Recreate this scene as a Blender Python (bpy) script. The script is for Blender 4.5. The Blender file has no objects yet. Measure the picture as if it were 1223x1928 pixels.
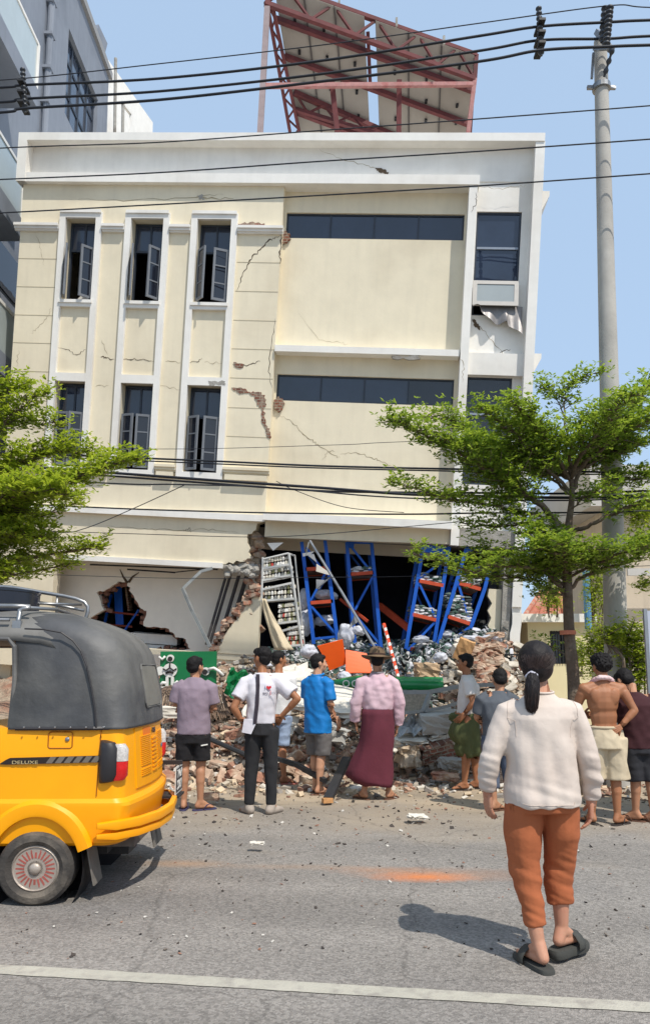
import bpy, bmesh, math, random
import numpy as np
from mathutils import Vector, Matrix, noise
from mathutils.geometry import tessellate_polygon
rad = math.radians
scene = bpy.context.scene
COL = scene.collection

# ------------------------------------------------------------------ camera, sky, sun, exposure
FPX, CX, YH, CAMH, PITCH = 1450.0, 611.5, 1260.0, 1.45, rad(8)
YP = YH - FPX*math.tan(PITCH)
cam = bpy.data.cameras.new('camera'); camo = bpy.data.objects.new('camera', cam); COL.objects.link(camo)
camo.location = (0, 0, CAMH); camo.rotation_euler = (rad(90)+PITCH, 0, 0)
cam.sensor_fit = 'VERTICAL'; cam.sensor_height = 24.0; cam.lens = 24.0*FPX/1928
cam.shift_y = (YP-964)/1928; cam.clip_end = 2000; cam.clip_start = 0.05
scene.camera = camo
SUN_EL, SUN_AZ = rad(56), rad(147)          # azimuth clockwise from +Y
to_sun = Vector((math.sin(SUN_AZ)*math.cos(SUN_EL), math.cos(SUN_AZ)*math.cos(SUN_EL), math.sin(SUN_EL)))
world = bpy.data.worlds.new('World'); scene.world = world; world.use_nodes = True
wn = world.node_tree; bg = wn.nodes['Background']
sky = wn.nodes.new('ShaderNodeTexSky'); sky.sky_type = 'NISHITA'; sky.sun_disc = False
sky.sun_elevation = SUN_EL; sky.sun_rotation = SUN_AZ; sky.air_density = 1.0; sky.dust_density = 1.6; sky.ozone_density = 1.0
hz_mix = wn.nodes.new('ShaderNodeMix'); hz_mix.data_type = 'RGBA'; hz_mix.inputs[0].default_value = .66      # thin high haze whitens the whole sky
hz_mix.inputs[7].default_value = (4.4, 5.95, 8.0, 1); wn.links.new(sky.outputs[0], hz_mix.inputs[6])
wn.links.new(hz_mix.outputs[2], bg.inputs[0]); bg.inputs[1].default_value = 0.125
sl = bpy.data.lights.new('sun', 'SUN'); sl.energy = 3.9; sl.angle = rad(0.5); sl.color = (1.0, 0.945, 0.86)
slo = bpy.data.objects.new('sun', sl); COL.objects.link(slo); slo.rotation_euler = to_sun.to_track_quat('Z', 'Y').to_euler()
scene.view_settings.view_transform = 'Standard'; scene.view_settings.look = 'None'
scene.view_settings.exposure = 0.12; scene.view_settings.gamma = 1; scene.view_settings.use_curve_mapping = False
scene.cycles.max_bounces = 6; scene.cycles.transparent_max_bounces = 12

# ------------------------------------------------------------------ placing helpers (survey of the place)
_sp, _cp = math.sin(PITCH), math.cos(PITCH)
def ray(px, py):
    a = (px-CX)/FPX; b = -(py-YP)/FPX
    return Vector((a, _cp-b*_sp, _sp+b*_cp))
def P(px, py, Y):
    d = ray(px, py); return Vector((0, 0, CAMH)) + d*(Y/d.y)
def G(px, py, z=0.0):
    d = ray(px, py); return Vector((0, 0, CAMH)) + d*((z-CAMH)/d.z)

# ------------------------------------------------------------------ mesh builder
def rmat(rx=0, ry=0, rz=0):
    return Matrix.Rotation(rz, 3, 'Z') @ Matrix.Rotation(ry, 3, 'Y') @ Matrix.Rotation(rx, 3, 'X')
class MB:
    def __init__(s): s.v = []; s.f = []; s.m = []; s.mi = 0
    def add(s, vs, fs):
        o = len(s.v); s.v += [tuple(p) for p in vs]
        for f in fs: s.f.append([i+o for i in f]); s.m.append(s.mi)
    def box(s, x0, x1, y0, y1, z0, z1, M=None):
        if x0 > x1: x0, x1 = x1, x0
        if y0 > y1: y0, y1 = y1, y0
        if z0 > z1: z0, z1 = z1, z0
        vs = [Vector((x, y, z)) for z in (z0, z1) for (x, y) in ((x0, y0), (x1, y0), (x1, y1), (x0, y1))]
        if M is not None: vs = [M @ v for v in vs]
        s.add(vs, [(3, 2, 1, 0), (4, 5, 6, 7), (0, 1, 5, 4), (1, 2, 6, 5), (2, 3, 7, 6), (3, 0, 4, 7)]); return s
    def obox(s, c, size, R=None):
        R = R or Matrix.Identity(3); c = Vector(c); h = [q/2 for q in size]
        vs = [c + R @ Vector((x*h[0], y*h[1], z*h[2])) for z in (-1, 1) for (x, y) in ((-1, -1), (1, -1), (1, 1), (-1, 1))]
        s.add(vs, [(3, 2, 1, 0), (4, 5, 6, 7), (0, 1, 5, 4), (1, 2, 6, 5), (2, 3, 7, 6), (3, 0, 4, 7)]); return s
    def bar(s, a, b, w, h=None, up=(0, 0, 1)):
        h = h or w; a = Vector(a); b = Vector(b); d = (b-a); L = d.length
        if L < 1e-6: return s
        y = d/L; u = Vector(up)
        if abs(y.dot(u)) > .98: u = Vector((0, 1, 0))
        x = y.cross(u).normalized(); z = x.cross(y)
        R = Matrix((x, y, z)).transposed(); return s.obox((a+b)/2, (w, L, h), R)
    def loft(s, rings, cap=True, close=True):
        n = len(rings[0]); vs = [p for r in rings for p in r]; fs = []
        for i in range(len(rings)-1):
            for j in range(n if close else n-1):
                k = (j+1) % n; fs.append((i*n+j, i*n+k, (i+1)*n+k, (i+1)*n+j))
        if cap: fs.append(tuple(reversed(range(n)))); fs.append(tuple(range((len(rings)-1)*n, len(rings)*n)))
        s.add(vs, fs); return s
    def tube(s, pts, r, n=8, cap=True):
        pts = [Vector(p) for p in pts]; m = len(pts)
        rs = list(r) if isinstance(r, (list, tuple)) else [r]*m
        rings = []; N = None
        for i, p in enumerate(pts):
            t = (pts[min(i+1, m-1)]-pts[max(i-1, 0)]).normalized()
            if N is None: N = t.cross(Vector((0, 0, 1)) if abs(t.z) < .9 else Vector((1, 0, 0))).normalized()
            else:
                N = (N - t*N.dot(t)); N = N.normalized() if N.length > 1e-6 else t.orthogonal().normalized()
            B = t.cross(N)
            rings.append([p + (N*math.cos(2*math.pi*k/n) + B*math.sin(2*math.pi*k/n))*rs[i] for k in range(n)])
        return s.loft(rings, cap)
    def ell(s, c, r, R=None, nu=12, nv=8):
        c = Vector(c); r = (r, r, r) if not hasattr(r, '__len__') else r
        vs = [Vector((0, 0, -r[2]))]
        for i in range(1, nv):
            a = math.pi*(i/nv)-math.pi/2
            for j in range(nu):
                t = 2*math.pi*j/nu
                vs.append(Vector((r[0]*math.cos(a)*math.cos(t), r[1]*math.cos(a)*math.sin(t), r[2]*math.sin(a))))
        vs.append(Vector((0, 0, r[2]))); fs = []
        for j in range(nu): fs.append((0, 1+(j+1) % nu, 1+j))
        for i in range(nv-2):
            for j in range(nu):
                a = 1+i*nu; k = (j+1) % nu; fs.append((a+j, a+k, a+nu+k, a+nu+j))
        t = len(vs)-1; a = 1+(nv-2)*nu
        for j in range(nu): fs.append((a+j, a+(j+1) % nu, t))
        if R is not None: vs = [R @ v for v in vs]
        s.add([c+v for v in vs], fs); return s
    def caps(s, a, b, ra, rb, n=12):
        """rounded cone from a to b"""
        a = Vector(a); b = Vector(b); t = (b-a)
        L = t.length; t = t/L if L > 1e-6 else Vector((0, 0, 1))
        N = t.orthogonal().normalized(); B = t.cross(N); rings = []
        for c, r, sg, angs in ((a, ra, -1, (80, 55, 28, 0)), (b, rb, 1, (0, 28, 55, 80))):
            for q in angs:
                q = rad(q); rr = r*math.cos(q); cc = c + t*(sg*r*math.sin(q))
                rings.append([cc + (N*math.cos(2*math.pi*k/n)+B*math.sin(2*math.pi*k/n))*rr for k in range(n)])
        return s.loft(rings)
    def plate(s, loops, y0, y1, fn=None):
        """closed 2D loops (x,z) -> slab from y0 (front) to y1; first loop outer, rest holes"""
        flat = [p for l in loops for p in l]
        tri = tessellate_polygon([[Vector((p[0], p[1], 0)) for p in l] for l in loops])
        n = len(flat); fr = [(p[0], y0, p[1]) for p in flat]; bk = [(p[0], y1, p[1]) for p in flat]
        fs = []
        for t in tri:
            a, b, c = [Vector(flat[i]) for i in t]
            if (b-a).cross(c-a) < 0: t = (t[0], t[2], t[1])
            fs.append(tuple(t)); fs.append(tuple(i+n for i in reversed(t)))
        o = 0
        for li, l in enumerate(loops):
            m = len(l); area = sum(l[i][0]*l[(i+1) % m][1]-l[(i+1) % m][0]*l[i][1] for i in range(m))
            flip = (area < 0) != (li > 0)
            for i in range(m):
                a = o+i; b = o+(i+1) % m; q = (a, a+n, b+n, b)
                fs.append(tuple(reversed(q)) if flip else q)
            o += m
        vs = fr+bk
        if fn: vs = [fn(Vector(v)) for v in vs]
        s.add(vs, fs); return s
    def build(s, name, mat, parent=None, smooth=False, bevel=0, M=None):
        me = bpy.data.meshes.new(name); me.from_pydata(s.v, [], s.f)
        mats = mat if isinstance(mat, (list, tuple)) else [mat]
        for m_ in mats: me.materials.append(m_)
        if len(mats) > 1:
            for p, i in zip(me.polygons, s.m): p.material_index = i
        me.validate(); me.update()
        o = bpy.data.objects.new(name, me); COL.objects.link(o)
        if parent is not None: o.parent = parent
        if M is not None: o.matrix_local = M
        if smooth:
            me.polygons.foreach_set('use_smooth', [True]*len(me.polygons))
            if smooth != 'all':
                try: me.set_sharp_from_angle(angle=rad(40))
                except Exception: pass
        if bevel:
            b = o.modifiers.new('bevel', 'BEVEL'); b.width = bevel; b.segments = 2; b.limit_method = 'ANGLE'
        return o
def tag(o, label=None, cat=None, group=None, kind=None):
    if label: o['label'] = label
    if cat: o['category'] = cat
    if group: o['group'] = group
    if kind: o['kind'] = kind
    return o
def empty(name, loc=(0, 0, 0), rz=0, label=None, cat=None, group=None, M=None):
    o = bpy.data.objects.new(name, None); COL.objects.link(o); o.empty_display_size = .2
    if M is not None: o.matrix_world = M
    else: o.location = loc; o.rotation_euler = (0, 0, rz)
    return tag(o, label, cat, group)
def copy_tree(o, parent=None):
    c = o.copy(); COL.objects.link(c)
    if parent: c.parent = parent
    for ch in [x for x in o.children]: copy_tree(ch, c)
    return c

# ------------------------------------------------------------------ materials
_mats = {}
def srgb(*c):
    return tuple(((x/255)/12.92 if x/255 <= .04045 else ((x/255+.055)/1.055)**2.4) for x in c)
def mat(name, col, rough=.8, var=.12, scale=3, bump=.15, bscale=60, metal=0, spec=.4, col2=None, fac2=.5, scale2=.6, streak=0, dist=.01):
    """procedural base: colour varied by two noises (+ vertical streaks), bump noise"""
    if name in _mats: return _mats[name]
    m = bpy.data.materials.new(name); m.use_nodes = True; nt = m.node_tree; N = nt.nodes; L = nt.links
    b = N['Principled BSDF']; b.inputs['Roughness'].default_value = rough; b.inputs['Metallic'].default_value = metal
    b.inputs['Specular IOR Level'].default_value = spec
    tc = N.new('ShaderNodeTexCoord')
    n1 = N.new('ShaderNodeTexNoise'); n1.inputs['Scale'].default_value = scale; n1.inputs['Detail'].default_value = 8; n1.inputs['Roughness'].default_value = .65
    L.new(tc.outputs['Object'], n1.inputs['Vector'])
    r = N.new('ShaderNodeMapRange'); r.inputs[1].default_value = .3; r.inputs[2].default_value = .7; r.inputs[3].default_value = 1-var; r.inputs[4].default_value = 1+var
    L.new(n1.outputs[0], r.inputs[0])
    base = N.new('ShaderNodeMix'); base.data_type = 'RGBA'; base.inputs[6].default_value = (*col, 1); base.inputs[7].default_value = (*(col2 or col), 1)
    n2 = N.new('ShaderNodeTexNoise'); n2.inputs['Scale'].default_value = scale2; n2.inputs['Detail'].default_value = 6
    L.new(tc.outputs['Object'], n2.inputs['Vector'])
    r2 = N.new('ShaderNodeMapRange'); r2.inputs[1].default_value = fac2; r2.inputs[2].default_value = fac2+.18; L.new(n2.outputs[0], r2.inputs[0]); L.new(r2.outputs[0], base.inputs[0])
    mul = N.new('ShaderNodeVectorMath'); mul.operation = 'SCALE'; L.new(base.outputs[2], mul.inputs[0]); L.new(r.outputs[0], mul.inputs['Scale'])
    out = mul.outputs[0]
    if streak:
        mp = N.new('ShaderNodeMapping'); mp.inputs['Scale'].default_value = (7, 7, .5); L.new(tc.outputs['Object'], mp.inputs[0])
        n3 = N.new('ShaderNodeTexNoise'); n3.inputs['Scale'].default_value = 1.2; n3.inputs['Detail'].default_value = 5; L.new(mp.outputs[0], n3.inputs['Vector'])
        r3 = N.new('ShaderNodeMapRange'); r3.inputs[1].default_value = .45; r3.inputs[2].default_value = .75; r3.inputs[3].default_value = 1; r3.inputs[4].default_value = 1-streak; L.new(n3.outputs[0], r3.inputs[0])
        m2 = N.new('ShaderNodeVectorMath'); m2.operation = 'SCALE'; L.new(out, m2.inputs[0]); L.new(r3.outputs[0], m2.inputs['Scale']); out = m2.outputs[0]
    L.new(out, b.inputs['Base Color'])
    if bump:
        nb = N.new('ShaderNodeTexNoise'); nb.inputs['Scale'].default_value = bscale; nb.inputs['Detail'].default_value = 5; L.new(tc.outputs['Object'], nb.inputs['Vector'])
        bp = N.new('ShaderNodeBump'); bp.inputs['Strength'].default_value = bump; bp.inputs['Distance'].default_value = dist; L.new(nb.outputs[0], bp.inputs['Height']); L.new(bp.outputs[0], b.inputs['Normal'])
    _mats[name] = m; return m
M_cream = mat('cream_paint', srgb(230, 219, 193), .85, .05, 2.2, .15, 14, col2=srgb(219, 207, 181), streak=.05, scale2=.7)
M_white = mat('white_paint', srgb(236, 233, 226), .8, .05, 3, .1, 20, col2=srgb(224, 219, 210), streak=.04)
M_soff = mat('soffit_paint', srgb(214, 202, 180), .85, .05, 3, .1, 20)
M_frame = mat('window_frame_paint', srgb(52, 60, 72), .5, .1, 5, 0)
M_case = mat('casement_paint', srgb(112, 116, 122), .5, .1, 5, 0)
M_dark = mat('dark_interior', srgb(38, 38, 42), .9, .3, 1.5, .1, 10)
M_conc = mat('concrete', srgb(160, 156, 148), .9, .2, 6, .6, 40, col2=srgb(128, 122, 114), scale2=2, dist=.02)
M_steel = mat('steel', srgb(150, 152, 154), .4, .15, 8, .1, 50, metal=.7)
M_black = mat('black_rubber', srgb(32, 32, 34), .6, .2, 6, .1, 40)
M_wire = mat('cable_black', srgb(26, 30, 38), .6, .05, 6, 0)
def brick_mat(name, scale=1.0, dusty=.3):
    m = mat(name, srgb(160, 92, 70), .95, .25, 9, .8, 60, dist=.02)
    nt = m.node_tree; N = nt.nodes; L = nt.links; b = N['Principled BSDF']
    tc = [n for n in N if n.type == 'TEX_COORD'][0]
    mp = N.new('ShaderNodeMapping'); mp.inputs['Rotation'].default_value = (rad(90), 0, 0); mp.inputs['Scale'].default_value = (scale,)*3; L.new(tc.outputs['Object'], mp.inputs[0])
    nz = N.new('ShaderNodeTexNoise'); nz.inputs['Scale'].default_value = 5; L.new(tc.outputs['Object'], nz.inputs['Vector'])
    av = N.new('ShaderNodeMix'); av.data_type = 'VECTOR'; av.inputs[0].default_value = .04; L.new(mp.outputs[0], av.inputs[4]); L.new(nz.outputs['Color'], av.inputs[5])
    bt = N.new('ShaderNodeTexBrick'); bt.inputs['Scale'].default_value = 5; bt.inputs['Color1'].default_value = (*srgb(146, 92, 72), 1); bt.inputs['Color2'].default_value = (*srgb(104, 70, 58), 1)
    bt.inputs['Mortar'].default_value = (*srgb(150, 138, 122), 1); bt.inputs['Mortar Size'].default_value = .04; bt.inputs['Mortar Smooth'].default_value = .3; L.new(av.outputs[1], bt.inputs['Vector'])
    dm = N.new('ShaderNodeMix'); dm.data_type = 'RGBA'; dm.inputs[7].default_value = (*srgb(176, 160, 140), 1)
    n4 = N.new('ShaderNodeTexNoise'); n4.inputs['Scale'].default_value = 7; n4.inputs['Detail'].default_value = 8; L.new(tc.outputs['Object'], n4.inputs['Vector'])
    rr = N.new('ShaderNodeMapRange'); rr.inputs[1].default_value = .62-dusty*.5; rr.inputs[2].default_value = .75; L.new(n4.outputs[0], rr.inputs[0]); L.new(rr.outputs[0], dm.inputs[0]); L.new(bt.outputs[0], dm.inputs[6])
    L.new(dm.outputs[2], b.inputs['Base Color']); return m
M_brick = brick_mat('broken_brickwork')
def glass_mat(name, col, rough=.015):
    m = mat(name, col, rough, .25, .8, 0, spec=.7)
    b = m.node_tree.nodes['Principled BSDF']; b.inputs['IOR'].default_value = 1.5
    tc = [n for n in m.node_tree.nodes if n.type == 'TEX_COORD'][0]
    nz = m.node_tree.nodes.new('ShaderNodeTexNoise'); nz.inputs['Scale'].default_value = 1.1; m.node_tree.links.new(tc.outputs['Object'], nz.inputs['Vector'])
    bp = m.node_tree.nodes.new('ShaderNodeBump'); bp.inputs['Strength'].default_value = .15; bp.inputs['Distance'].default_value = .02
    m.node_tree.links.new(nz.outputs[0], bp.inputs['Height']); m.node_tree.links.new(bp.outputs[0], b.inputs['Normal']); return m
M_glass = glass_mat('tinted_glass', srgb(44, 54, 72))
M_glass2 = glass_mat('dark_glass', srgb(30, 34, 44))
rng = random.Random(7)
def jag(pts, amp, n=6, seed=0):
    """roughen the segments of an open polyline of 2D points"""
    r = random.Random(seed); out = []
    for a, b in zip(pts[:-1], pts[1:]):
        a = Vector(a[:2]); b = Vector(b[:2]); d = b-a; pr = Vector((-d.y, d.x)).normalized() if d.length > 1e-6 else Vector((0, 1))
        for i in range(n): out.append(a + d*(i/n) + (pr*r.uniform(-amp, amp) if i else Vector((0, 0))))
    out.append(Vector(pts[-1][:2])); return [(p.x, p.y) for p in out]

# ------------------------------------------------------------------ ground and road
def road_material():
    m = mat('asphalt', srgb(140, 134, 127), .9, .07, 1.5, .9, 130, col2=srgb(130, 125, 120), dist=.012, scale2=.5)
    nt = m.node_tree; N = nt.nodes; L = nt.links; b = N['Principled BSDF']; tc = [n for n in N if n.type == 'TEX_COORD'][0]
    src = b.inputs['Base Color'].links[0].from_socket
    vo = N.new('ShaderNodeTexVoronoi'); vo.inputs['Scale'].default_value = 75; L.new(tc.outputs['Object'], vo.inputs['Vector'])
    gr = N.new('ShaderNodeSeparateColor'); L.new(vo.outputs['Color'], gr.inputs[0])
    mr = N.new('ShaderNodeMapRange'); mr.inputs[1].default_value = 0; mr.inputs[2].default_value = 1; mr.inputs[3].default_value = .72; mr.inputs[4].default_value = 1.28; L.new(gr.outputs[0], mr.inputs[0])
    sc = N.new('ShaderNodeVectorMath'); sc.operation = 'SCALE'; L.new(src, sc.inputs[0]); L.new(mr.outputs[0], sc.inputs['Scale'])
    sx = N.new('ShaderNodeSeparateXYZ'); L.new(tc.outputs['Object'], sx.inputs[0])
    nz = N.new('ShaderNodeTexNoise'); nz.inputs['Scale'].default_value = .9; nz.inputs['Detail'].default_value = 8; L.new(tc.outputs['Object'], nz.inputs['Vector'])
    ma = N.new('ShaderNodeMath'); ma.operation = 'MULTIPLY_ADD'; ma.inputs[1].default_value = 4.0; L.new(nz.outputs[0], ma.inputs[0]); L.new(sx.outputs[1], ma.inputs[2])
    mr2 = N.new('ShaderNodeMapRange'); mr2.inputs[1].default_value = 8.6; mr2.inputs[2].default_value = 11.2; L.new(ma.outputs[0], mr2.inputs[0])
    mx = N.new('ShaderNodeMix'); mx.data_type = 'RGBA'; mx.inputs[7].default_value = (*srgb(172, 155, 132), 1); L.new(sc.outputs[0], mx.inputs[6]); L.new(mr2.outputs[0], mx.inputs[0])
    # fallen orange powder: stains with a shape of their own
    mw = N.new('ShaderNodeMapping'); mw.inputs['Scale'].default_value = (.12, 1.1, 1); L.new(tc.outputs['Object'], mw.inputs[0]); nw = N.new('ShaderNodeTexNoise'); nw.inputs['Scale'].default_value = 1.6; nw.inputs['Detail'].default_value = 7; L.new(mw.outputs[0], nw.inputs['Vector'])
    mrw = N.new('ShaderNodeMapRange'); mrw.inputs[1].default_value = .35; mrw.inputs[2].default_value = .65; mrw.inputs[3].default_value = .86; mrw.inputs[4].default_value = 1.1; L.new(nw.outputs[0], mrw.inputs[0])
    vc = N.new('ShaderNodeTexVoronoi'); vc.feature = 'DISTANCE_TO_EDGE'; vc.inputs['Scale'].default_value = .55; nn2 = N.new('ShaderNodeTexNoise'); nn2.inputs['Scale'].default_value = 3; nn2.inputs['Detail'].default_value = 6; L.new(tc.outputs['Object'], nn2.inputs['Vector'])
    vm = N.new('ShaderNodeMix'); vm.data_type = 'VECTOR'; vm.inputs[0].default_value = .22; L.new(tc.outputs['Object'], vm.inputs[4]); L.new(nn2.outputs['Color'], vm.inputs[5]); L.new(vm.outputs[1], vc.inputs['Vector'])
    mc = N.new('ShaderNodeMapRange'); mc.inputs[1].default_value = .0; mc.inputs[2].default_value = .006; mc.inputs[3].default_value = .74; mc.inputs[4].default_value = 1; L.new(vc.outputs['Distance'], mc.inputs[0])
    mm1 = N.new('ShaderNodeMath'); mm1.operation = 'MULTIPLY'; L.new(mrw.outputs[0], mm1.inputs[0]); L.new(mc.outputs[0], mm1.inputs[1])
    cw = N.new('ShaderNodeVectorMath'); cw.operation = 'SCALE'; L.new(mx.outputs[2], cw.inputs[0]); L.new(mm1.outputs[0], cw.inputs['Scale'])
    cur = cw.outputs[0]
    for (ppx, ppy, rx, ry, k, colr) in ((795, 1651, .42, .15, 1.0, (226, 128, 60)), (840, 1646, .8, .22, .35, (206, 140, 90)), (720, 1638, .5, .12, .35, (206, 140, 90)), (345, 1626, .4, .14, .45, (200, 150, 100)), (560, 1632, .8, .1, .2, (200, 150, 100))):
        w = G(ppx, ppy); c = Matrix.Rotation(-rad(-8.3), 3, 'Z') @ w
        mp = N.new('ShaderNodeMapping'); mp.vector_type = 'TEXTURE'; mp.inputs['Location'].default_value = c; mp.inputs['Scale'].default_value = (rx, ry, 1); mp.inputs['Rotation'].default_value = (0, 0, rad(6)); L.new(tc.outputs['Object'], mp.inputs[0])
        ln = N.new('ShaderNodeVectorMath'); ln.operation = 'LENGTH'; L.new(mp.outputs[0], ln.inputs[0])
        nq = N.new('ShaderNodeTexNoise'); nq.inputs['Scale'].default_value = 9; nq.inputs['Detail'].default_value = 10; nq.inputs['Roughness'].default_value = .8; L.new(tc.outputs['Object'], nq.inputs['Vector'])
        ad = N.new('ShaderNodeMath'); ad.operation = 'MULTIPLY_ADD'; ad.inputs[1].default_value = 1.1; L.new(nq.outputs[0], ad.inputs[0]); L.new(ln.outputs['Value'], ad.inputs[2])
        mq = N.new('ShaderNodeMapRange'); mq.inputs[1].default_value = 1.6; mq.inputs[2].default_value = .55; mq.inputs[3].default_value = 0; mq.inputs[4].default_value = k*.85; L.new(ad.outputs[0], mq.inputs[0])
        mz = N.new('ShaderNodeMix'); mz.data_type = 'RGBA'; mz.inputs[7].default_value = (*srgb(*colr), 1); L.new(cur, mz.inputs[6]); L.new(mq.outputs[0], mz.inputs[0]); cur = mz.outputs[2]
    L.new(cur, b.inputs['Base Color']); return m
ROT = rad(-8.3)
M_road = road_material()
gmb = MB(); gmb.box(-400, 400, -60, 900, -1.0, -0.006)
M_dirt = mat('dusty_ground', srgb(168, 152, 130), .95, .12, 1.2, .8, 40, col2=srgb(150, 136, 118), dist=.02)
tag(gmb.build('ground', M_dirt), kind='structure')
rmb = MB(); rmb.add([(-120, -30, 0), (120, -30, 0), (120, 9.9, 0), (-120, 9.9, 0)], [(0, 1, 2, 3)])
ro = tag(rmb.build('road', M_road), kind='structure'); ro.rotation_euler = (0, 0, ROT)
# worn edge line
lm = MB(); segs = 44
def lerp2(tab, x):
    for (a, ya), (b, yb) in zip(tab[:-1], tab[1:]):
        if x <= b or (b, yb) == tab[-1]: return ya+(yb-ya)*(x-a)/(b-a)
r1 = random.Random(3); top = []; bot = []
pa, pb = G(0, 1826), G(1223, 1898); dd = (pb-pa).normalized(); nn = Vector((-dd.y, dd.x, 0))
L_ = -14.0; q0 = pa
while L_ < 16:
    w = .055+r1.uniform(-.003, .003)
    top.append(q0+dd*L_+nn*w+Vector((0, 0, .004))); bot.append(q0+dd*L_-nn*(w+r1.uniform(-.003, .003))+Vector((0, 0, .004))); L_ += .09
n_ = len(top); lm.add(top+bot, [(n_+i, n_+i+1, i+1, i) for i in range(n_-1)])
M_line = mat('worn_road_paint', srgb(176, 171, 157), .85, .14, 6, .5, 90, col2=srgb(150, 144, 134), scale2=12, fac2=.5)
tag(lm.build('lane_marking', M_line), 'long worn off-white line painted along the near asphalt', kind='structure')
# ------------------------------------------------------------------ the damaged white building (its own tilted frame)
R3 = Matrix(((0.99388945, 0.09461855, 0.05684278), (-0.08758428, 0.98943033, -0.11557084), (-0.06717711, 0.10988611, 0.99167146)))
BM = Matrix.Translation((0, 14.0, 6.0)) @ R3.to_4x4()
BMI = BM.inverted()
def fac(px, py, y=0.0):
    """where the sight line meets the plane y of the building's own frame"""
    o = BMI @ Vector((0, 0, CAMH)); d = BMI.to_3x3() @ ray(px, py); t = (y-o.y)/d.y; return o+d*t
bld = empty('damaged_building', M=BM, label='cream and white three storey building, cracked and leaning over its crushed ground floor', cat='building')
rect = lambda a, b, c, d: [(a, c), (b, c), (b, d), (a, d)]
cols3 = [(-5.42, -4.57), (-4.10, -3.22), (-2.79, -1.89)]
W = .12
# left wall
holes = []
for a, b in cols3:
    holes.append(rect(a+W, b-W, -1.0, .68)); holes.append(rect(a+W, b-W, 2.24, 3.88))
edge = jag([(-1.04, -1.72), (-1.12, -1.9), (-1.36, -2.18), (-1.25, -2.58), (-1.74, -2.72)], .035, 7, 5)
outer = [(-6.24, -2.72)] + edge[::-1] + [(-1.04, 4.56), (-6.24, 4.56)]
mb = MB(); mb.plate([outer]+holes, 0, .32); mb.build('wall', M_cream, bld)
# mid panels stand back a little: recess is made by the proud frame round each column of windows
fr = MB()
for i, (a, b) in enumerate(cols3):
    fr.plate([rect(a, b, -1.13, 3.99), rect(a+W, b-W, -1.0, .66), rect(a+W, b-W, .82, 2.12), rect(a+W, b-W, 2.26, 3.87)], -.07, .0)
    fr.box(a+.015, b-.015, -.10, -.072, 3.99-.03, 4.02); fr.box(a+W-.03, b-W+.03, -.10, -.072, 2.19, 2.25)
fr.build('window_surround', M_white, bld)
# shelf mouldings
def shelf(mb, a, b, v, white=None):
    mb.box(a, b, -.05, 0, v-.13, v-.10); mb.box(a, b, -.085, 0, v-.10, v-.05); mb.box(a, b, -.12, 0, v-.05, v)
for a, b in ((-6.33, -5.43), (-4.56, -4.11), (-3.21, -2.80), (-1.88, -1.00)): sh = MB(); shelf(sh, a, b, 3.74); sh.build('cornice_moulding', M_white, bld)
for a, b in ((-6.3, -5.43), (-4.56, -4.11), (-3.21, -2.80), (-1.88, -.99)): sh = MB(); shelf(sh, a, b, -.88); sh.box(a+.04, b-.04, -.1, 0, -1.12, -1.02); sh.build('cornice_moulding', M_cream, bld)
for a, b in ((-6.24, -5.43), (-1.87, -1.04)):
    for v in (3.07, 2.51, 1.95, 1.40, .84, .27, -.28): gv = MB(); gv.box(a, b, -.0035, .002, v-.006, v+.006); gv.build('score_line', mat('score_shadow', srgb(182, 171, 146), .9, .1, 4, 0), bld)
# bands
bn = MB()
bn.box(-6.30, -1.03, -.10, .05, -1.88, -1.76); bn.box(-4.9, -1.78, -.05, 0, -2.80, -2.70)
bn.box(-1.02, 2.44, -.30, .3, -1.86, -1.72)
bn.box(-1.03, 2.42, -.06, .3, 1.36, 1.48)                      # ledge between the strip windows
bn.box(-6.31, 2.62, -.12, .3, 4.55, 4.73)                     # cornice under the parapet band
bn.build('white_band', M_white, bld)
# parapet frame
pf = MB()
pf.box(-6.33, 3.76, -.14, .5, 5.36, 5.51); pf.box(-6.33, -6.15, -.14, .5, 4.55, 5.36)
pf.plate([[(3.60, -3.2), (3.77, -3.2), (3.77, 5.36), (3.60, 5.36)]], -.12, .5)
pf.build('parapet_frame', M_white, bld)
pw = MB(); pw.box(-6.15, 3.60, .12, .4, 4.73, 5.36); pw.build('parapet_panel', M_white, bld)
# recessed panel, right of the seam
y1 = .22
s_h = [rect(-1.00, 2.40, 3.65, 4.15), rect(-1.00, 2.37, .49, 1.0)]
mb = MB(); mb.plate([rect(-1.04, 2.44, -1.86, 4.56)]+s_h, y1, y1+.25); mb.build('recessed_wall', M_cream, bld)
# pilaster beside the tall windows + bay
pl = MB(); pl.box(2.44, 2.59, -.10, .5, -2.14, 4.55); pl.build('pilaster', M_white, bld)
bay = MB()
bay.plate([rect(2.59, 3.60, -2.12, 4.74), rect(2.62, 3.45, 2.20, 4.17), rect(2.60, 3.43, -.98, 1.04)], .14, .4)
bay.box(2.59, 3.60, .02, .14, 1.05, 1.46)
bay.build('bay_wall', M_white, bld)
# broken lower beam
bm_ = MB(); bm_.plate([[(-1.02, -2.17), (2.42, -2.12), (2.42, -1.86), (-1.02, -1.86)]], -.02, .5); bm_.build('lower_beam', M_cream, bld)
bm_ = MB(); bm_.plate([[(2.42, -2.14), (2.54, -2.15), (2.54, -1.80), (2.42, -1.80)]], -.06, .5); bm_.plate([jag([(2.54, -2.13), (3.2, -2.16), (3.6, -2.12)], .02, 6, 3)+[(3.6, -1.84)]+jag([(3.6, -1.84), (2.54, -1.82)], .02, 6, 4)[1:]], -.03, .5)
bm_.build('exposed_beam', M_conc, bld)
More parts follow.
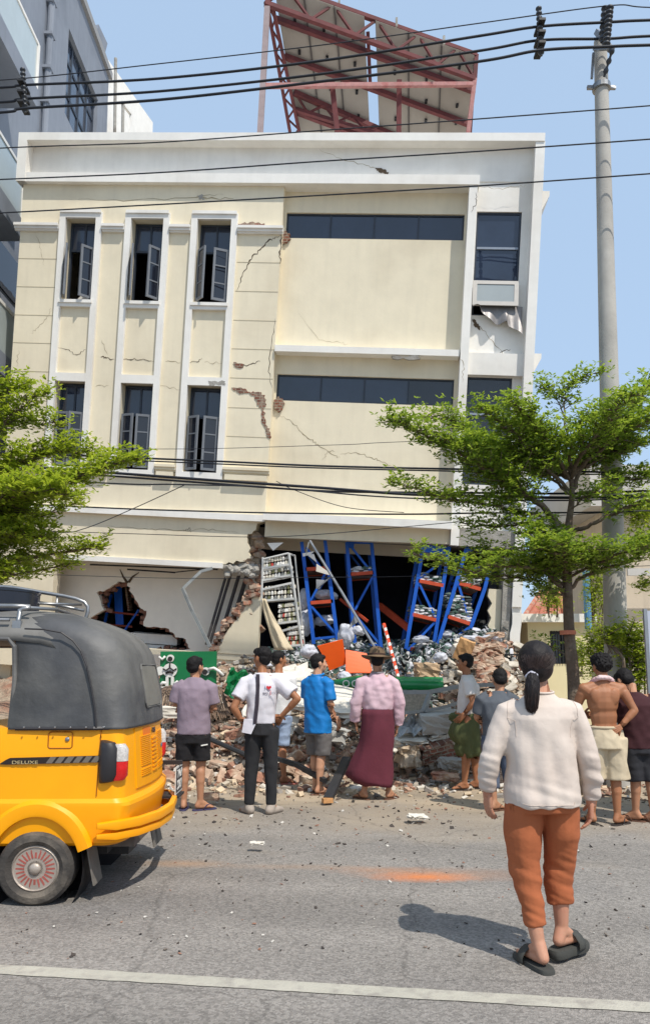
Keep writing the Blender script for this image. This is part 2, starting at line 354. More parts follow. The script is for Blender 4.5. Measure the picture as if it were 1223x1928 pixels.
# roof slab, side and back walls, soffit of the shattered storey
rf = MB(); rf.box(-6.24, 3.70, .5, 11.5, 4.5, 4.75); rf.box(-6.33, -6.1, .5, 11.5, 4.5, 5.51); rf.box(3.5, 3.76, .5, 11.5, 4.5, 5.51); rf.box(-6.33, 3.76, 11.4, 11.6, -2, 5.51)
rf.build('roof', M_white, bld)
sw = MB(); sw.box(-6.22, -6.0, .3, 11.4, -6, 4.5); sw.build('side_wall', M_cream, bld)
sw = MB(); sw.box(3.5, 3.74, .5, 11.4, -3.0, 4.5); sw.build('side_wall', M_cream, bld)
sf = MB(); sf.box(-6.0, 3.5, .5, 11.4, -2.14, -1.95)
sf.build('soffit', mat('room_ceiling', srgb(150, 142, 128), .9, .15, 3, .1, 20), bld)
ib = MB(); ib.box(-1.3, 2.5, .95, 1.15, -2.36, -2.14); ib.build('inner_beam', M_soff, bld)
for v in (4.3, 1.25):                                       # small ledges that return along the side
    l_ = MB(); l_.plate([[(3.76, v-.20), (3.93, v+.16), (3.93, v+.25), (3.76, v+.25)]], .1, 3.0); l_.build('side_ledge', M_white, bld)
# upper floors: dark rooms behind the windows
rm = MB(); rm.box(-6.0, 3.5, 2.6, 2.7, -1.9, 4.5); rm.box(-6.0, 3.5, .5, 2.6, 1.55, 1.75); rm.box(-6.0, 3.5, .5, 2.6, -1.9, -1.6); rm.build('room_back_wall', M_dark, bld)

# --- windows
def casement(parent, hx, v0, v1, w, side, ang, nrail=3):
    """open leaf hinged at hx; side +1 = leaf runs towards +u when closed; ang opens it outward"""
    M = Matrix.Translation((hx, .02, 0)) @ Matrix.Rotation(-side*ang, 4, 'Z')
    s = MB(); t = .045
    def rb(a, b, c, d): s.box(side*a, side*b, -.018, .018, c, d)
    rb(0, t, v0, v1); rb(w-t, w, v0, v1); rb(t, w-t, v0, v0+t); rb(t, w-t, v1-t, v1)
    for k in range(1, nrail): vv = v0+(v1-v0)*k/nrail; s.box(side*t, side*(w-t), -.012, .012, vv-.012, vv+.012)
    o = s.build('casement', M_case, parent, M=M)
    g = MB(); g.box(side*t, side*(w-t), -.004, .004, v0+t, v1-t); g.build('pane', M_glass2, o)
for i, (a, b) in enumerate(cols3):
    for k, (v0, v1) in enumerate(((2.26, 3.87), (-1.0, .66))):
        a_, b_ = a+W, b-W; mid = (a_+b_)/2
        f = MB(); t = .04; yy = .20; vt = v0+(v1-v0)*.66
        f.box(a_, a_+t, yy, yy+.06, v0, v1); f.box(b_-t, b_, yy, yy+.06, v0, v1); f.box(a_+t, b_-t, yy, yy+.06, v0, v0+t); f.box(a_+t, b_-t, yy, yy+.06, v1-t, v1)
        f.box(a_+t, b_-t, yy, yy+.06, vt-.02, vt+.02); f.box(mid-.018, mid+.018, yy, yy+.06, vt+.02, v1-t)
        wo = f.build('window', M_frame, bld)
        g = MB(); g.box(a_+t, mid-.018, yy+.02, yy+.03, vt+.02, v1-t); g.box(mid+.018, b_-t, yy+.02, yy+.03, vt+.02, v1-t); g.build('pane', M_glass, wo)
        angs = {(0, 0): (68, 50), (1, 0): (70, 52), (2, 0): (50, 26), (0, 1): (10, 22), (1, 1): (24, 14), (2, 1): (34, 24)}[(i, k)]
        wl = (b_-a_)/2-.04
        casement(wo, a_+.035, v0+.04, vt-.02, wl, 1, rad(angs[0])); casement(wo, b_-.035, v0+.04, vt-.02, wl, -1, rad(angs[1]))
cur = MB(); cur.plate([[(-3.72, 3.18), (-3.56, 3.18), (-3.62, 2.7)]], .3, .31); cur.build('blue_cloth', mat('blue_cloth', srgb(50, 130, 220), .8, .1, 6, 0), bld)
cur = MB(); cur.plate([[(-5.25, 2.3), (-4.9, 2.3), (-4.93, 2.62)]], .34, .35); cur.build('fallen_sheet', M_white, bld)
for (a, b, v0, v1) in ((-1.0, 2.40, 3.65, 4.15), (-1.0, 2.37, .49, 1.0)):
    f = MB(); t = .03; yy = y1+.05
    f.box(a, b, yy, yy+.05, v0, v0+t); f.box(a, b, yy, yy+.05, v1-t, v1); n = 4
    for k in range(n+1): x = a+(b-a-t)*k/n; f.box(x, x+t, yy, yy+.05, v0+t, v1-t)
    wo = f.build('strip_window', M_frame, bld)
    for k in range(n):
        g = MB(); x = a+(b-a-t)*k/n; g.box(x+t, x+(b-a-t)/n, yy+.02, yy+.03, v0+t, v1-t); g.build('pane', M_glass if not (v0 < 1 and k == 3) else M_glass2, wo)
for (a, b, v0, v1, rails) in ((2.62, 3.45, 2.20, 4.17, (3.49, 2.84)), (2.60, 3.43, -.98, 1.04, (.35, -.35))):
    f = MB(); t = .035; yy = .18
    f.box(a, a+t, yy, yy+.05, v0, v1); f.box(b-t, b, yy, yy+.05, v0, v1); f.box(a+t, b-t, yy, yy+.05, v0, v0+t); f.box(a+t, b-t, yy, yy+.05, v1-t, v1)
    wo = f.build('tall_window', M_frame, bld)
    r_ = MB()
    for v in rails: r_.box(a+t, b-t, yy-.01, yy+.05, v-.02, v+.02)
    r_.build('rail', mat('pale_rail', srgb(140, 150, 165), .5, .1, 5, 0), wo)
    vs = [v1-t, rails[0]+.02]; seq = [(rails[0]+.02, v1-t), (rails[1]+.02, rails[0]-.02), (v0+t, rails[1]-.02)]
    for q, (c, d) in enumerate(seq):
        if v0 > 0 and q == 2: continue
        g = MB(); g.box(a+t, b-t, yy+.02, yy+.03, c, d); g.build('pane', M_glass if v0 > 0 else M_glass2, wo)
# the hopper leaf that hangs open, with the torn sheet beneath it
hp = MB(); Mh = Matrix.Translation((3.03, .10, 2.83)) @ Matrix.Rotation(rad(-10), 4, 'X')
hp.box(-.42, .42, -.03, .0, -.50, -.42); hp.box(-.42, .42, -.03, .0, -.07, 0); hp.box(-.42, -.34, -.03, 0, -.42, -.07); hp.box(.34, .42, -.03, 0, -.42, -.07)
ho = hp.build('hopper_window', mat('aluminium_pale', srgb(176, 172, 166), .45, .06, 6, 0, metal=.3), bld, M=Mh)
g = MB(); g.box(-.34, .34, -.018, -.012, -.42, -.07); g.build('pane', mat('frosted_glass', srgb(150, 158, 160), .3, .05, 2, 0), ho)
ts = MB(); n = 22; rings = []
for i in range(n+1):
    u = 2.62+.92*i/n; ph = i*.95
    yb = -.02-.05*math.sin(ph)-.05*math.sin(ph*.37+1); top = 2.36; bot = 2.20-.012*i+.06*math.sin(i*.45) - (.12 if i > 15 else 0) + (.1 if i < 4 else 0)
    rings.append([(u, .09, top), (u-.01, .05+yb*.3, (top+bot)/2+.03), (u, yb, bot), (u, yb+.006, bot), (u-.01, .056+yb*.3, (top+bot)/2+.03), (u, .096, top)])
ts.loft(rings); ts.build('torn_flashing', mat('foil_sheet', srgb(140, 136, 134), .5, .15, 8, .2, 30, metal=.5), bld, smooth=True)
# ------------------------------------------------------------------ cracks and spalled patches
M_crack = mat('crack_gap', srgb(92, 78, 62), .95, .2, 20, 0)
M_crack2 = mat('fine_crack', srgb(158, 142, 112), .95, .2, 20, 0)
def crack(pts, w, y, seed, fine=False, amp=.025):
    """pts in pixels of the survey, drawn on the wall plane y as a jagged groove strip"""
    q = [fac(px, py, y) for px, py in pts]; q = jag([(p.x, p.z) for p in q], amp, 6, seed); r = random.Random(seed); n = len(q); t = []; b = []
    for i, (u, v) in enumerate(q):
        a = Vector(q[max(i-1, 0)]); c = Vector(q[min(i+1, n-1)]); d = (c-a).normalized(); pr = Vector((-d.y, d.x)); k = w*min(1, 3*min(i+.3, n-1-i+.3)/n+.2)*r.uniform(.4, 1.3)
        t.append((u+pr.x*k, v+pr.y*k)); b.append((u-pr.x*k, v-pr.y*k))
    m_ = MB(); vs = [(p[0], y-.003, p[1]) for p in t+b]; m_.add(vs, [(i, n+i, n+i+1, i+1) for i in range(n-1)]); m_.build('crack', M_crack2 if fine else M_crack, bld)
ck = [([(446, 549), (456, 520), (470, 490), (490, 470), (506, 452), (517, 450), (527, 440)], .011, 0, 0), ([(527, 430), (530, 445), (528, 470), (527, 497)], .014, 0, 0), ([(512, 730), (505, 700), (511, 650), (517, 600)], .007, 0, 0),
      ([(68, 440), (78, 470), (84, 500)], .004, 0, 1), ([(97, 580), (88, 600), (70, 618), (60, 628)], .004, 0, 1), ([(36, 660), (32, 690)], .004, 0, 1),
      ([(110, 654), (128, 658), (145, 668), (162, 658)], .006, -.002, 0), ([(190, 672), (200, 674), (215, 676)], .012, 0, 0), ([(192, 640), (203, 668)], .005, 0, 1), ([(232, 677), (250, 677), (270, 676), (292, 680)], .009, -.002, 0),
      ([(312, 681), (340, 683)], .005, 0, 1), ([(355, 682), (375, 680), (380, 674)], .006, -.002, 0), ([(385, 682), (418, 684)], .005, 0, 1), ([(180, 728), (205, 726)], .004, 0, 1), ([(300, 726), (340, 734)], .004, 0, 1), ([(438, 686), (450, 692), (470, 686), (490, 680)], .009, 0, 0),
      ([(148, 375), (250, 377), (370, 372), (420, 366)], .005, 0, 1), ([(370, 370), (383, 372), (390, 374), (440, 374)], .010, 0, 1),
      ([(524, 780), (545, 790), (560, 805), (585, 828), (600, 840), (632, 858), (640, 862)], .007, .22, 1), ([(640, 855), (670, 852), (700, 862), (715, 868), (740, 878)], .006, .22, 1), ([(606, 867), (616, 850), (630, 850)], .005, .22, 1),
      ([(600, 280), (640, 298), (690, 312), (712, 318), (733, 332)], .005, .12, 1), ([(892, 348), (930, 356), (975, 352), (990, 350)], .004, .02, 1), ([(895, 362), (896, 380), (886, 400)], .005, -.1, 0), ([(890, 610), (905, 618), (925, 640), (945, 665), (960, 690)], .005, .14, 1), ([(940, 664), (960, 658)], .006, .14, 0),
      ([(865, 674), (872, 690), (870, 720)], .004, -.1, 1), ([(200, 990), (260, 996), (300, 996), (355, 1000), (400, 996), (450, 1004)], .005, 0, 1), ([(345, 1000), (358, 994), (360, 1002)], .007, 0, 0), ([(560, 585), (600, 640), (640, 645), (655, 648)], .003, .22, 1), ([(440, 900), (470, 940), (490, 958)], .0, 0, 1)]
for i, (p, w, y, fine) in enumerate(ck):
    if w > 0: crack(p, w, y, i+10, bool(fine))
def patch(name, pts, y, thick, m_, seed, amp=.015):
    q = [fac(px, py, y) for px, py in pts]; q = [(p.x, p.z) for p in q]; q = jag(q+[q[0]], amp*1.5, 5, seed)[:-1]
    m = MB(); m.plate([q], y-thick, y+.05)
    o = m.build(name, m_, bld); return o
for i, pts in enumerate([[(448, 422), (458, 428), (480, 431), (500, 430), (498, 421), (470, 419)], [(436, 730), (446, 738), (452, 742), (466, 740), (478, 744), (484, 760), (492, 770), (500, 766), (499, 744), (486, 738), (470, 738), (455, 730)],
                         [(516, 756), (518, 772), (526, 776), (534, 762), (533, 752), (522, 748)], [(502, 806), (503, 824), (508, 826), (508, 806)], [(440, 682), (442, 690), (456, 692), (460, 686)], [(518, 440), (524, 455), (530, 462), (546, 452), (545, 440), (534, 436)], [(492, 770), (492, 790), (500, 812), (504, 812), (500, 790), (497, 770)]]):
    patch('spalled_patch', pts, 0 if i not in (2, 5) else .20, .012 if i not in (2, 5) else .03, M_brick, 40+i)
patch('spalled_patch', [(706, 316), (712, 324), (724, 328), (733, 332), (727, 322), (718, 317)], .12, .01, M_crack, 60)
patch('spalled_patch', [(888, 602), (892, 614), (903, 622), (900, 610), (893, 602)], .14, .01, M_crack, 61)
patch('spalled_patch', [(372, 368), (376, 376), (385, 376), (382, 367)], 0, .008, M_conc, 62)
patch('spalled_patch', [(736, 670), (738, 675), (790, 676), (788, 670)], -.06, .006, M_conc, 63)
patch('spalled_patch', [(392, 717), (394, 725), (424, 726), (424, 718)], -.07, .004, M_conc, 64)

# ------------------------------------------------------------------ crushed storey: remnants of the wall and columns
def blob(mb, c, size, seed, R=None, amp=.22):
    """angular broken lump"""
    r = random.Random(seed); b = bmesh.new(); bmesh.ops.create_icosphere(b, subdivisions=2, radius=1)
    pl = [(Vector((r.gauss(0, 1), r.gauss(0, 1), r.gauss(0, 1))).normalized(), r.uniform(.55, .85)) for _ in range(9)]
    for v in b.verts:
        for n_, d in pl:
            k = v.co.dot(n_)-d
            if k > 0: v.co -= n_*k
        v.co += Vector((r.uniform(-1, 1), r.uniform(-1, 1), r.uniform(-1, 1)))*amp*.12
    R = R or rmat(r.uniform(-.5, .5), r.uniform(-.5, .5), r.uniform(0, 6))
    vs = [Vector(c)+R @ Vector((v.co.x*size[0], v.co.y*size[1], v.co.z*size[2])) for v in b.verts]
    mb.add(vs, [[v.index for v in f.verts] for f in b.faces]); b.free()
cb = MB(); r = random.Random(11)
for i in range(26):
    v = -2.15-2.2*i/25; u = -1.2+r.uniform(-.12, .1)+(.06*math.sin(i)); blob(cb, (u, .15+r.uniform(-.05, .1), v), (r.uniform(.1, .17), .14, r.uniform(.07, .12)), i)
cb.build('broken_column', mat('spalled_masonry', srgb(172, 152, 132), .95, .3, 9, .9, 50, col2=srgb(150, 96, 74), scale2=4, dist=.03), bld)
cb = MB()
for i in range(16): blob(cb, (-1.78+.62*i/15, .1, -2.78+r.uniform(-.02, .05)-.05*(i % 3)), (.1, .16, .10), i+50)
cb.build('broken_lintel', M_conc, bld)
tri = MB(); hyp = jag([(-1.05, -3.15), (-1.14, -3.3), (-1.42, -3.66), (-1.85, -4.4)], .03, 8, 9)
tri.plate([hyp+[(-1.03, -4.4), (-1.03, -3.15)]], 0, .2); tri.build('wall_remnant', M_cream, bld)
def palette_early():
    m = mat('loose_brick', srgb(168, 118, 96), .95, .3, 12, .6, 60, col2=srgb(186, 166, 146), scale2=7, fac2=.42); nt = m.node_tree; N = nt.nodes; L = nt.links; b = N['Principled BSDF']
    src = b.inputs['Base Color'].links[0].from_socket; g = N.new('ShaderNodeNewGeometry'); r = N.new('ShaderNodeMapRange'); r.inputs[3].default_value = .65; r.inputs[4].default_value = 1.15; L.new(g.outputs['Random Per Island'], r.inputs[0]); v = N.new('ShaderNodeVectorMath'); v.operation = 'SCALE'; L.new(src, v.inputs[0]); L.new(r.outputs[0], v.inputs['Scale']); L.new(v.outputs[0], b.inputs['Base Color']); return m
be = MB(); r = random.Random(21)
for k in range(70):
    i = k*(len(hyp)-1)/70; a = Vector(hyp[int(i)]); b2 = Vector(hyp[min(int(i)+1, len(hyp)-1)]); p = a.lerp(b2, i-int(i))
    be.obox((p.x-.04+r.uniform(-.10, .05), .1+r.uniform(-.06, .06), p.y+r.uniform(-.02, .06)), (r.uniform(.05, .17), .2, r.uniform(.03, .08)), rmat(r.uniform(-.3, .3), r.uniform(-.3, .3), r.uniform(-.3, .3)))
be.build('brick_edge', palette_early(), bld)
lw = MB(); lw.box(-1.95, -.75, .02, .25, -4.52, -4.40); lw.box(-1.9, -.8, .05, .25, -4.8, -4.52); lw.box(-1.95, -.7, -.03, .25, -4.95, -4.80); lw.box(-4.9, -1.95, .1, .2, -4.52, -4.42)
lw.build('low_sill_wall', M_cream, bld)
# right hand pillars
pr_ = MB(); pr_.plate([jag([(3.60, -3.2), (3.63, -4.5)], .02, 8, 2)+jag([(3.79, -4.5), (3.77, -3.2)], .012, 8, 3)], -.08, .3); pr_.build('side_pillar', M_white, bld)
pr_ = MB(); pr_.plate([[(3.43, -2.1), (3.45, -4.5), (3.60, -4.5), (3.58, -2.1)]], -.02, .35); pr_.build('grey_pillar', M_conc, bld)
pr_ = MB(); pr_.plate([jag([(3.2, -2.9), (3.27, -3.7), (3.34, -4.3)], .05, 6, 8)+[(3.44, -4.3), (3.43, -2.9)]], .1, .3); pr_.build('cracked_panel', M_cream, bld)
lp = MB(); lp.box(-6.2, -5.1, 0, .3, -4.9, -2.72); lp.build('end_pillar', M_cream, bld)
# inner partition of the left room with the hole knocked through it
hole = [fac(*p, .8) for p in ((196, 1148), (182, 1116), (205, 1108), (222, 1095), (240, 1098), (247, 1116), (262, 1142), (276, 1150), (270, 1178), (290, 1180), (318, 1184), (330, 1200), (350, 1204), (358, 1222), (300, 1226), (180, 1226), (150, 1180))]
hole = jag([(p.x, p.z) for p in hole]+[(hole[0].x, hole[0].z)], .025, 4, 77)[:-1]
pt = MB(); pt.plate([rect(-6.0, -1.25, -5.0, -2.10), hole], .8, 1.0); pt.build('partition_wall', mat('interior_plaster', srgb(238, 232, 220), .85, .05, 3, .1, 20), bld)
pe = MB(); r = random.Random(5)
for k in range(64):
    i = int(len(hole)*k/64); p = hole[i]
    c = Vector((sum(q[0] for q in hole)/len(hole), sum(q[1] for q in hole)/len(hole))); d = (c-Vector(p)).normalized()
    pe.obox((p[0]+d.x*r.uniform(-.01, .09), .94+r.uniform(-.02, .05), p[1]+d.y*r.uniform(-.01, .09)), (.12, .1, .07), rmat(r.uniform(-.2, .2), r.uniform(-.6, .6), r.uniform(-.3, .3)))
pe.build('brick_edge', mat('dim_brick', srgb(128, 92, 78), .95, .3, 12, .6, 60), bld)
for (a, b2, w, mt_) in (((222, 1100), (226, 1176), .17, 0), ((210, 1118), (196, 1180), .05, 0), ((262, 1148), (236, 1186), .06, 0), ((190, 1150), (262, 1158), .05, 1), ((205, 1176), (250, 1180), .05, 1), ((240, 1106), (246, 1150), .22, 2), ((200, 1112), (204, 1130), .3, 2)):
    A, B = fac(*a, 1.6), fac(*b2, 1.6); cr = MB(); cr.bar(A, B, w, .04); cr.build('rack_piece', [mat('shaded_blue_rack', srgb(16, 96, 206), .5, .1, 6, 0), mat('rust_beam', srgb(150, 70, 50), .7, .1, 6, 0), M_brick][mt_], bld)
pb = MB(); pb.box(-3.9, -2.9, 1.10, 1.42, -4.42, -4.22); pb.box(-3.7, -3.0, 1.10, 1.42, -4.6, -4.44); pb.build('block_wall', M_white, bld)
for a, b2, w in (((170, 1063), (410, 1072), .03), ((240, 1072), (330, 1078), .03), ((325, 1078), (400, 1070), .02)):
    cr = MB(); cr.bar(fac(*a, .35), fac(*b2, .35), w); cr.build('ceiling_rail', M_black, bld)
# crossing edge cracks of the partition
for pts in ([(240, 1098), (232, 1086), (226, 1072)], [(243, 1096), (250, 1086), (262, 1078)]):
    q = [fac(*p, .79) for p in pts]; m_ = MB(); m_.tube([(p.x, .79, p.z) for p in q], [.03, .02, .006], 5); m_.build('crack', M_crack, bld)
# collapsed shutter guides leaning in the left opening
sh = MB()
for (a, b2, w, y) in (((452, 1076), (408, 1222), .10, .5), ((436, 1076), (394, 1216), .04, .4), ((428, 1076), (388, 1214), .025, .35), ((466, 1080), (424, 1215), .16, .6)):
    A, B = fac(*a, y), fac(*b2, y); sh.bar(A, B, w, .05)
so = sh.build('fallen_shutter', mat('dark_shutter', srgb(70, 66, 66), .7, .25, 6, .3, 40), bld)
# dark floor slab of the exposed storey and room walls
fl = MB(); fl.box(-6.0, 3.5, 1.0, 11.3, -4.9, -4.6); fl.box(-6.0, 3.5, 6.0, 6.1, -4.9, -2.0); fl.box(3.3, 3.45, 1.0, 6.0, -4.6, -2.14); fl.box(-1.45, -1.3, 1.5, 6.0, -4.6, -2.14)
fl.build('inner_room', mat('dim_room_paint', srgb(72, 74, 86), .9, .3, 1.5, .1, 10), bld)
# ------------------------------------------------------------------ grey block on the left, seen obliquely
GX = -7.4
def on_x(px, py, X):
    d = ray(px, py); t = X/d.x; return Vector((0, 0, CAMH))+d*t
gb = empty('grey_building', (GX, 20, 0), label='tall dark grey building with glass balconies rising left of the cracked one', cat='building')
M_grey = mat('grey_render', srgb(134, 140, 150), .85, .06, 1.5, .15, 18, col2=srgb(122, 128, 138), streak=.08)
def gp(px, py, dx=0): v = on_x(px, py, GX+dx)-Vector((GX, 20, 0)); return v
def gbuild(mb, name, m, par=gb, **k): return mb.build(name, m, par, **k)
RT = gp(170, 50).z
ww = gp(130, 60); we = gp(187, 150); wz1 = gp(130, 52).z; wz0 = gp(128, 225).z
wy0, wy1 = gp(128, 100).y, gp(186, 160).y
yend = gp(205, 150).y
toyz = lambda q: (q[0], 0, q[1])
mb = MB(); fn = lambda v: Vector((-v.y, v.x, v.z))
mb.plate([[(-9, -1), (yend, -1), (yend, RT), (-9, RT)], [(wy0, wz0), (wy1, wz0), (wy1, wz1), (wy0, wz1)]], 0, 8, fn=lambda v: Vector((-v.y, v.x, v.z)))
gbuild(mb, 'wall', M_grey)
cp = MB(); cp.box(-8, .10, -9, yend+.1, RT, RT+.25); gbuild(cp, 'coping', mat('coping_grey', srgb(150, 150, 150), .8, .05, 3, .1))
wf = MB(); t = .09
wf.box(-.2, -.12, wy0, wy0+t, wz0, wz1); wf.box(-.2, -.12, wy1-t, wy1, wz0, wz1); wf.box(-.2, -.12, wy0, wy1, wz0, wz0+t); wf.box(-.2, -.12, wy0, wy1, wz1-t, wz1)
for k in (1, 2, 3): y = wy0+(wy1-wy0)*k/4; wf.box(-.2, -.12, y-.04, y+.04, wz0+t, wz1-t)
for k in (.35, .72): z = wz0+(wz1-wz0)*k; wf.box(-.2, -.13, wy0+t, wy1-t, z-.05, z+.05)
wo = gbuild(wf, 'window', M_frame)
pn = MB(); pn.box(-.17, -.16, wy0, wy1, wz0, wz1); pn.build('pane', glass_mat('blue_grey_glass', srgb(64, 74, 90), .05), wo)
# drainpipe with brackets
dp = MB(); a = gp(100, -60, .12); b_ = gp(86, 262, .12); a.y = b_.y = (a.y+b_.y)/2; dp.tube([a+Vector((0, 0, 3)), b_-Vector((0, 0, 6))], .09, 10)
for k in range(6): z = b_.z+(a.z-b_.z)*k/5; dp.box(a.x-.13, a.x+.1, a.y-.13, a.y+.13, z-.04, z+.04)
gbuild(dp, 'drainpipe', M_grey)
# balconies with glass rail
M_glr = mat('balcony_glass', srgb(182, 192, 192), .12, .05, 2, 0, spec=.6)
def balcony(pt_top_near, pt_top_far, h, seed):
    A, B = gp(*pt_top_near, .9), gp(*pt_top_far, .9); B.z = A.z = (A.z+B.z)/2; A.y -= 3
    m = MB(); m.box(0, .95, A.y, B.y+.05, A.z-h-.45, A.z-h); o = gbuild(m, 'balcony_slab', M_grey)
    m = MB(); m.bar((.9, A.y, A.z), (.9, B.y, B.z), .07); m.bar((.9, B.y, B.z), (.9, B.y, B.z-h), .09); m.bar((.9, B.y, B.z), (0, B.y, B.z), .07); m.bar((.9, A.y+2, A.z), (.9, A.y+2, A.z-h), .05); m.build('rail', M_white, o)
    m = MB(); m.box(.885, .915, A.y, B.y-.05, A.z-h, A.z-.04); m.box(.02, .85, B.y-.02, B.y+.01, A.z-h, A.z-.04); m.build('glass_panel', M_glr, o)
balcony((0, -60), (72, 75), 1.1, 1); balcony((0, 262), (45, 318), 1.1, 2); balcony((0, 565), (28, 600), 1.0, 3)
dw = MB(); q0 = gp(-20, 480); q1 = gp(30, 560); dw.box(.0, .03, q0.y-2, q1.y, q1.z-.2, q0.z+.6); gbuild(dw, 'window', M_glass2)

# white rooftop house further back
rb = empty('white_rooftop_house', P(240, 260, 28), label='small white rooftop block with pipes behind the grey building', cat='building')
o_ = P(240, 260, 28)
def rp(px, py, Y): return P(px, py, Y)-o_
m = MB(); A, B = rp(195, 100, 26.6), rp(287, 262, 30.4)
q = [(A.x, A.y), (B.x, B.y)]
m.add([(A.x, A.y, -14), (B.x, B.y, -14), (B.x, B.y, A.z), (A.x, A.y, A.z), (A.x-5, A.y, -14), (B.x-5, B.y+1, -14), (B.x-5, B.y+1, A.z), (A.x-5, A.y, A.z)], [(0, 1, 2, 3), (5, 4, 7, 6), (4, 0, 3, 7), (1, 5, 6, 2), (3, 2, 6, 7), (4, 5, 1, 0)])
m.build('wall', M_white, rb)
for (a, b2) in (((218, 110), (216, 262)), ((232, 195), (231, 262))):
    m = MB(); m.tube([rp(*a, 26.2), rp(*b2, 26.2)], .06, 8); m.build('drainpipe', M_conc, rb)
m = MB(); m.bar(rp(229, 192, 26.1), rp(246, 214, 26.8), .1); m.bar(rp(246, 214, 26.8), rp(244, 250, 26.8), .06); m.build('pipe_bracket', M_white, rb)
m = MB(); m.bar(rp(176, 60, 26.3), rp(193, 96, 27.0), .3, .8); m.build('parapet', M_grey, rb)

# ------------------------------------------------------------------ solar canopy on the roof
M_red = mat('red_oxide_steel', srgb(104, 54, 54), .8, .2, 6, .3, 60, col2=srgb(82, 46, 46), scale2=3)
M_redp = mat('faded_red_steel', srgb(160, 112, 108), .7, .2, 8, .3, 60, col2=srgb(150, 84, 80), scale2=5)
M_pan = mat('panel_backsheet', srgb(158, 150, 140), .7, .06, 2, .05, 20)
TL, TR, BL = P(508, -28, 15.0), P(895, 106, 17.0), P(562, 258, 17.7)
pn_ = (TR-TL).cross(BL-TL).normalized()
def onp(px, py, lift=0):
    d = ray(px, py); o = Vector((0, 0, CAMH)); t = ((TL-o).dot(pn_))/d.dot(pn_); return o+d*t - (pn_*lift if pn_.z > 0 else -pn_*lift)
base = P(690, 262, 16.5)
sc_ = empty('solar_canopy', base, label='rusty red steel truss frame carrying solar sheets on the roof', cat='roof canopy')
M_ = lambda v: Vector(v)-base
def quad_slab(mb, pts, th):
    up = pn_ if pn_.z > 0 else -pn_
    a = [M_(p) for p in pts]; b2 = [p+up*th for p in a]; mb.add(a+b2, [(3, 2, 1, 0), (4, 5, 6, 7), (0, 1, 5, 4), (1, 2, 6, 5), (2, 3, 7, 6), (3, 0, 4, 7)])
for L_, R_ in (((515, 0, 562, 300), (686, 40, 697, 300)), ((706, 45, 714, 300), (893, 108, 880, 300))):
    # columns of panels, seams left between them
    (xt, yt, xb, yb), (xt2, yt2, xb2, yb2) = L_, R_
    n = 3 if xt == 515 else 3; tops = [onp(xt+(xt2-xt)*k/n, -34+(xt+(xt2-xt)*k/n-500)*.352) for k in range(n+1)]
    bots = [onp(xb+(xb2-xb)*k/n, 262+(k-n)*0) for k in range(n+1)]
    for k in range(n):
        m = MB(); e = (tops[k+1]-tops[k])*.012; e2 = (bots[k+1]-bots[k])*.012; quad_slab(m, [bots[k]+e2, bots[k+1]-e2, tops[k+1]-e, tops[k]+e], .04); m.build('panel', M_pan, sc_)
        for f in (.18, .38, .6, .8):
            c = (tops[k]*.45+tops[k+1]*.55).lerp(bots[k]*.45+bots[k+1]*.55, f); m = MB(); m.obox(M_(c)-(pn_ if pn_.z > 0 else -pn_)*.03, (.06, .12, .04)); m.build('junction_box', M_black, sc_)
        if k: m = MB(); m.bar(M_(tops[k])-Vector((0, 0, .03)), M_(bots[k])-Vector((0, 0, .03)), .035); m.build('seam_rail', mat('seam_rail', srgb(90, 84, 80), .7, .1, 5, 0), sc_)
for (a, b2) in (((518, 34), (890, 170)), ((534, 104), (880, 232)), ((552, 172), (760, 262)), ((556, 208), (700, 262))):
    m = MB(); A, B = onp(*a, .09), onp(*b2, .09); m.bar(M_(A), M_(B), .10, .12); m.build('purlin', M_red, sc_)
# front truss
t0, t1 = P(498, -36, 15.0), P(896, 104, 17.05); b0, b1 = P(498, 6, 15.0), P(893, 149, 17.05)
def tb(a, b2, w, name='beam', mt=M_red): m = MB(); m.bar(M_(a), M_(b2), w); return m.build(name, mt, sc_)
tb(t0, t1, .10); tb(b0, b1, .10); tb(t1, b1, .10)
K = 10
for k in range(K):
    f0, f1 = k/K, (k+1)/K; A = b0.lerp(b1, f0) if k % 2 == 0 else t0.lerp(t1, f0); B = t0.lerp(t1, f1) if k % 2 == 0 else b0.lerp(b1, f1); tb(A, B, .05, 'lacing')
# left rafter truss
r0, r1_ = P(503, 8, 15.1), P(548, 262, 17.6); s0, s1 = P(513, 12, 15.1), P(566, 262, 17.6)
tb(r0, r1_, .07); tb(s0, s1, .07)
for k in range(12):
    A = r0.lerp(r1_, k/12) if k % 2 == 0 else s0.lerp(s1, k/12); B = s0.lerp(s1, (k+1)/12) if k % 2 == 0 else r0.lerp(r1_, (k+1)/12); tb(A, B, .035, 'lacing')
tb(b1, P(879, 262, 17.05), .10, 'post', M_redp); tb(P(894, 112, 17.1), P(884, 262, 17.6), .06, 'post')
tb(P(503, 15, 15.0), P(489, 262, 15.0), .12, 'post', mat('pinkish_grey_paint', srgb(150, 134, 134), .7, .15, 6, .2))
tb(P(492, 162, 15.0), P(888, 159, 16.8), .09, 'tie_beam', M_redp)
tb(P(624, 152, 15.7), P(636, 262, 15.9), .11, 'post'); tb(P(751, 152, 16.3), P(750, 262, 16.5), .11, 'post')
tb(P(692, 60, 16.0), P(697, 170, 16.6), .08, 'beam')
m0, m1 = P(552, 205, 17.0), P(740, 262, 17.4)
tb(m0, m1, .09)
for k in range(6):
    A = onp(556+k*26, 175+k*10, .1) if k % 2 == 0 else m0.lerp(m1, k/7); B = m0.lerp(m1, (k+1)/7) if k % 2 == 0 else onp(556+(k+1)*26, 175+(k+1)*10, .1); tb(A, B, .045, 'lacing')
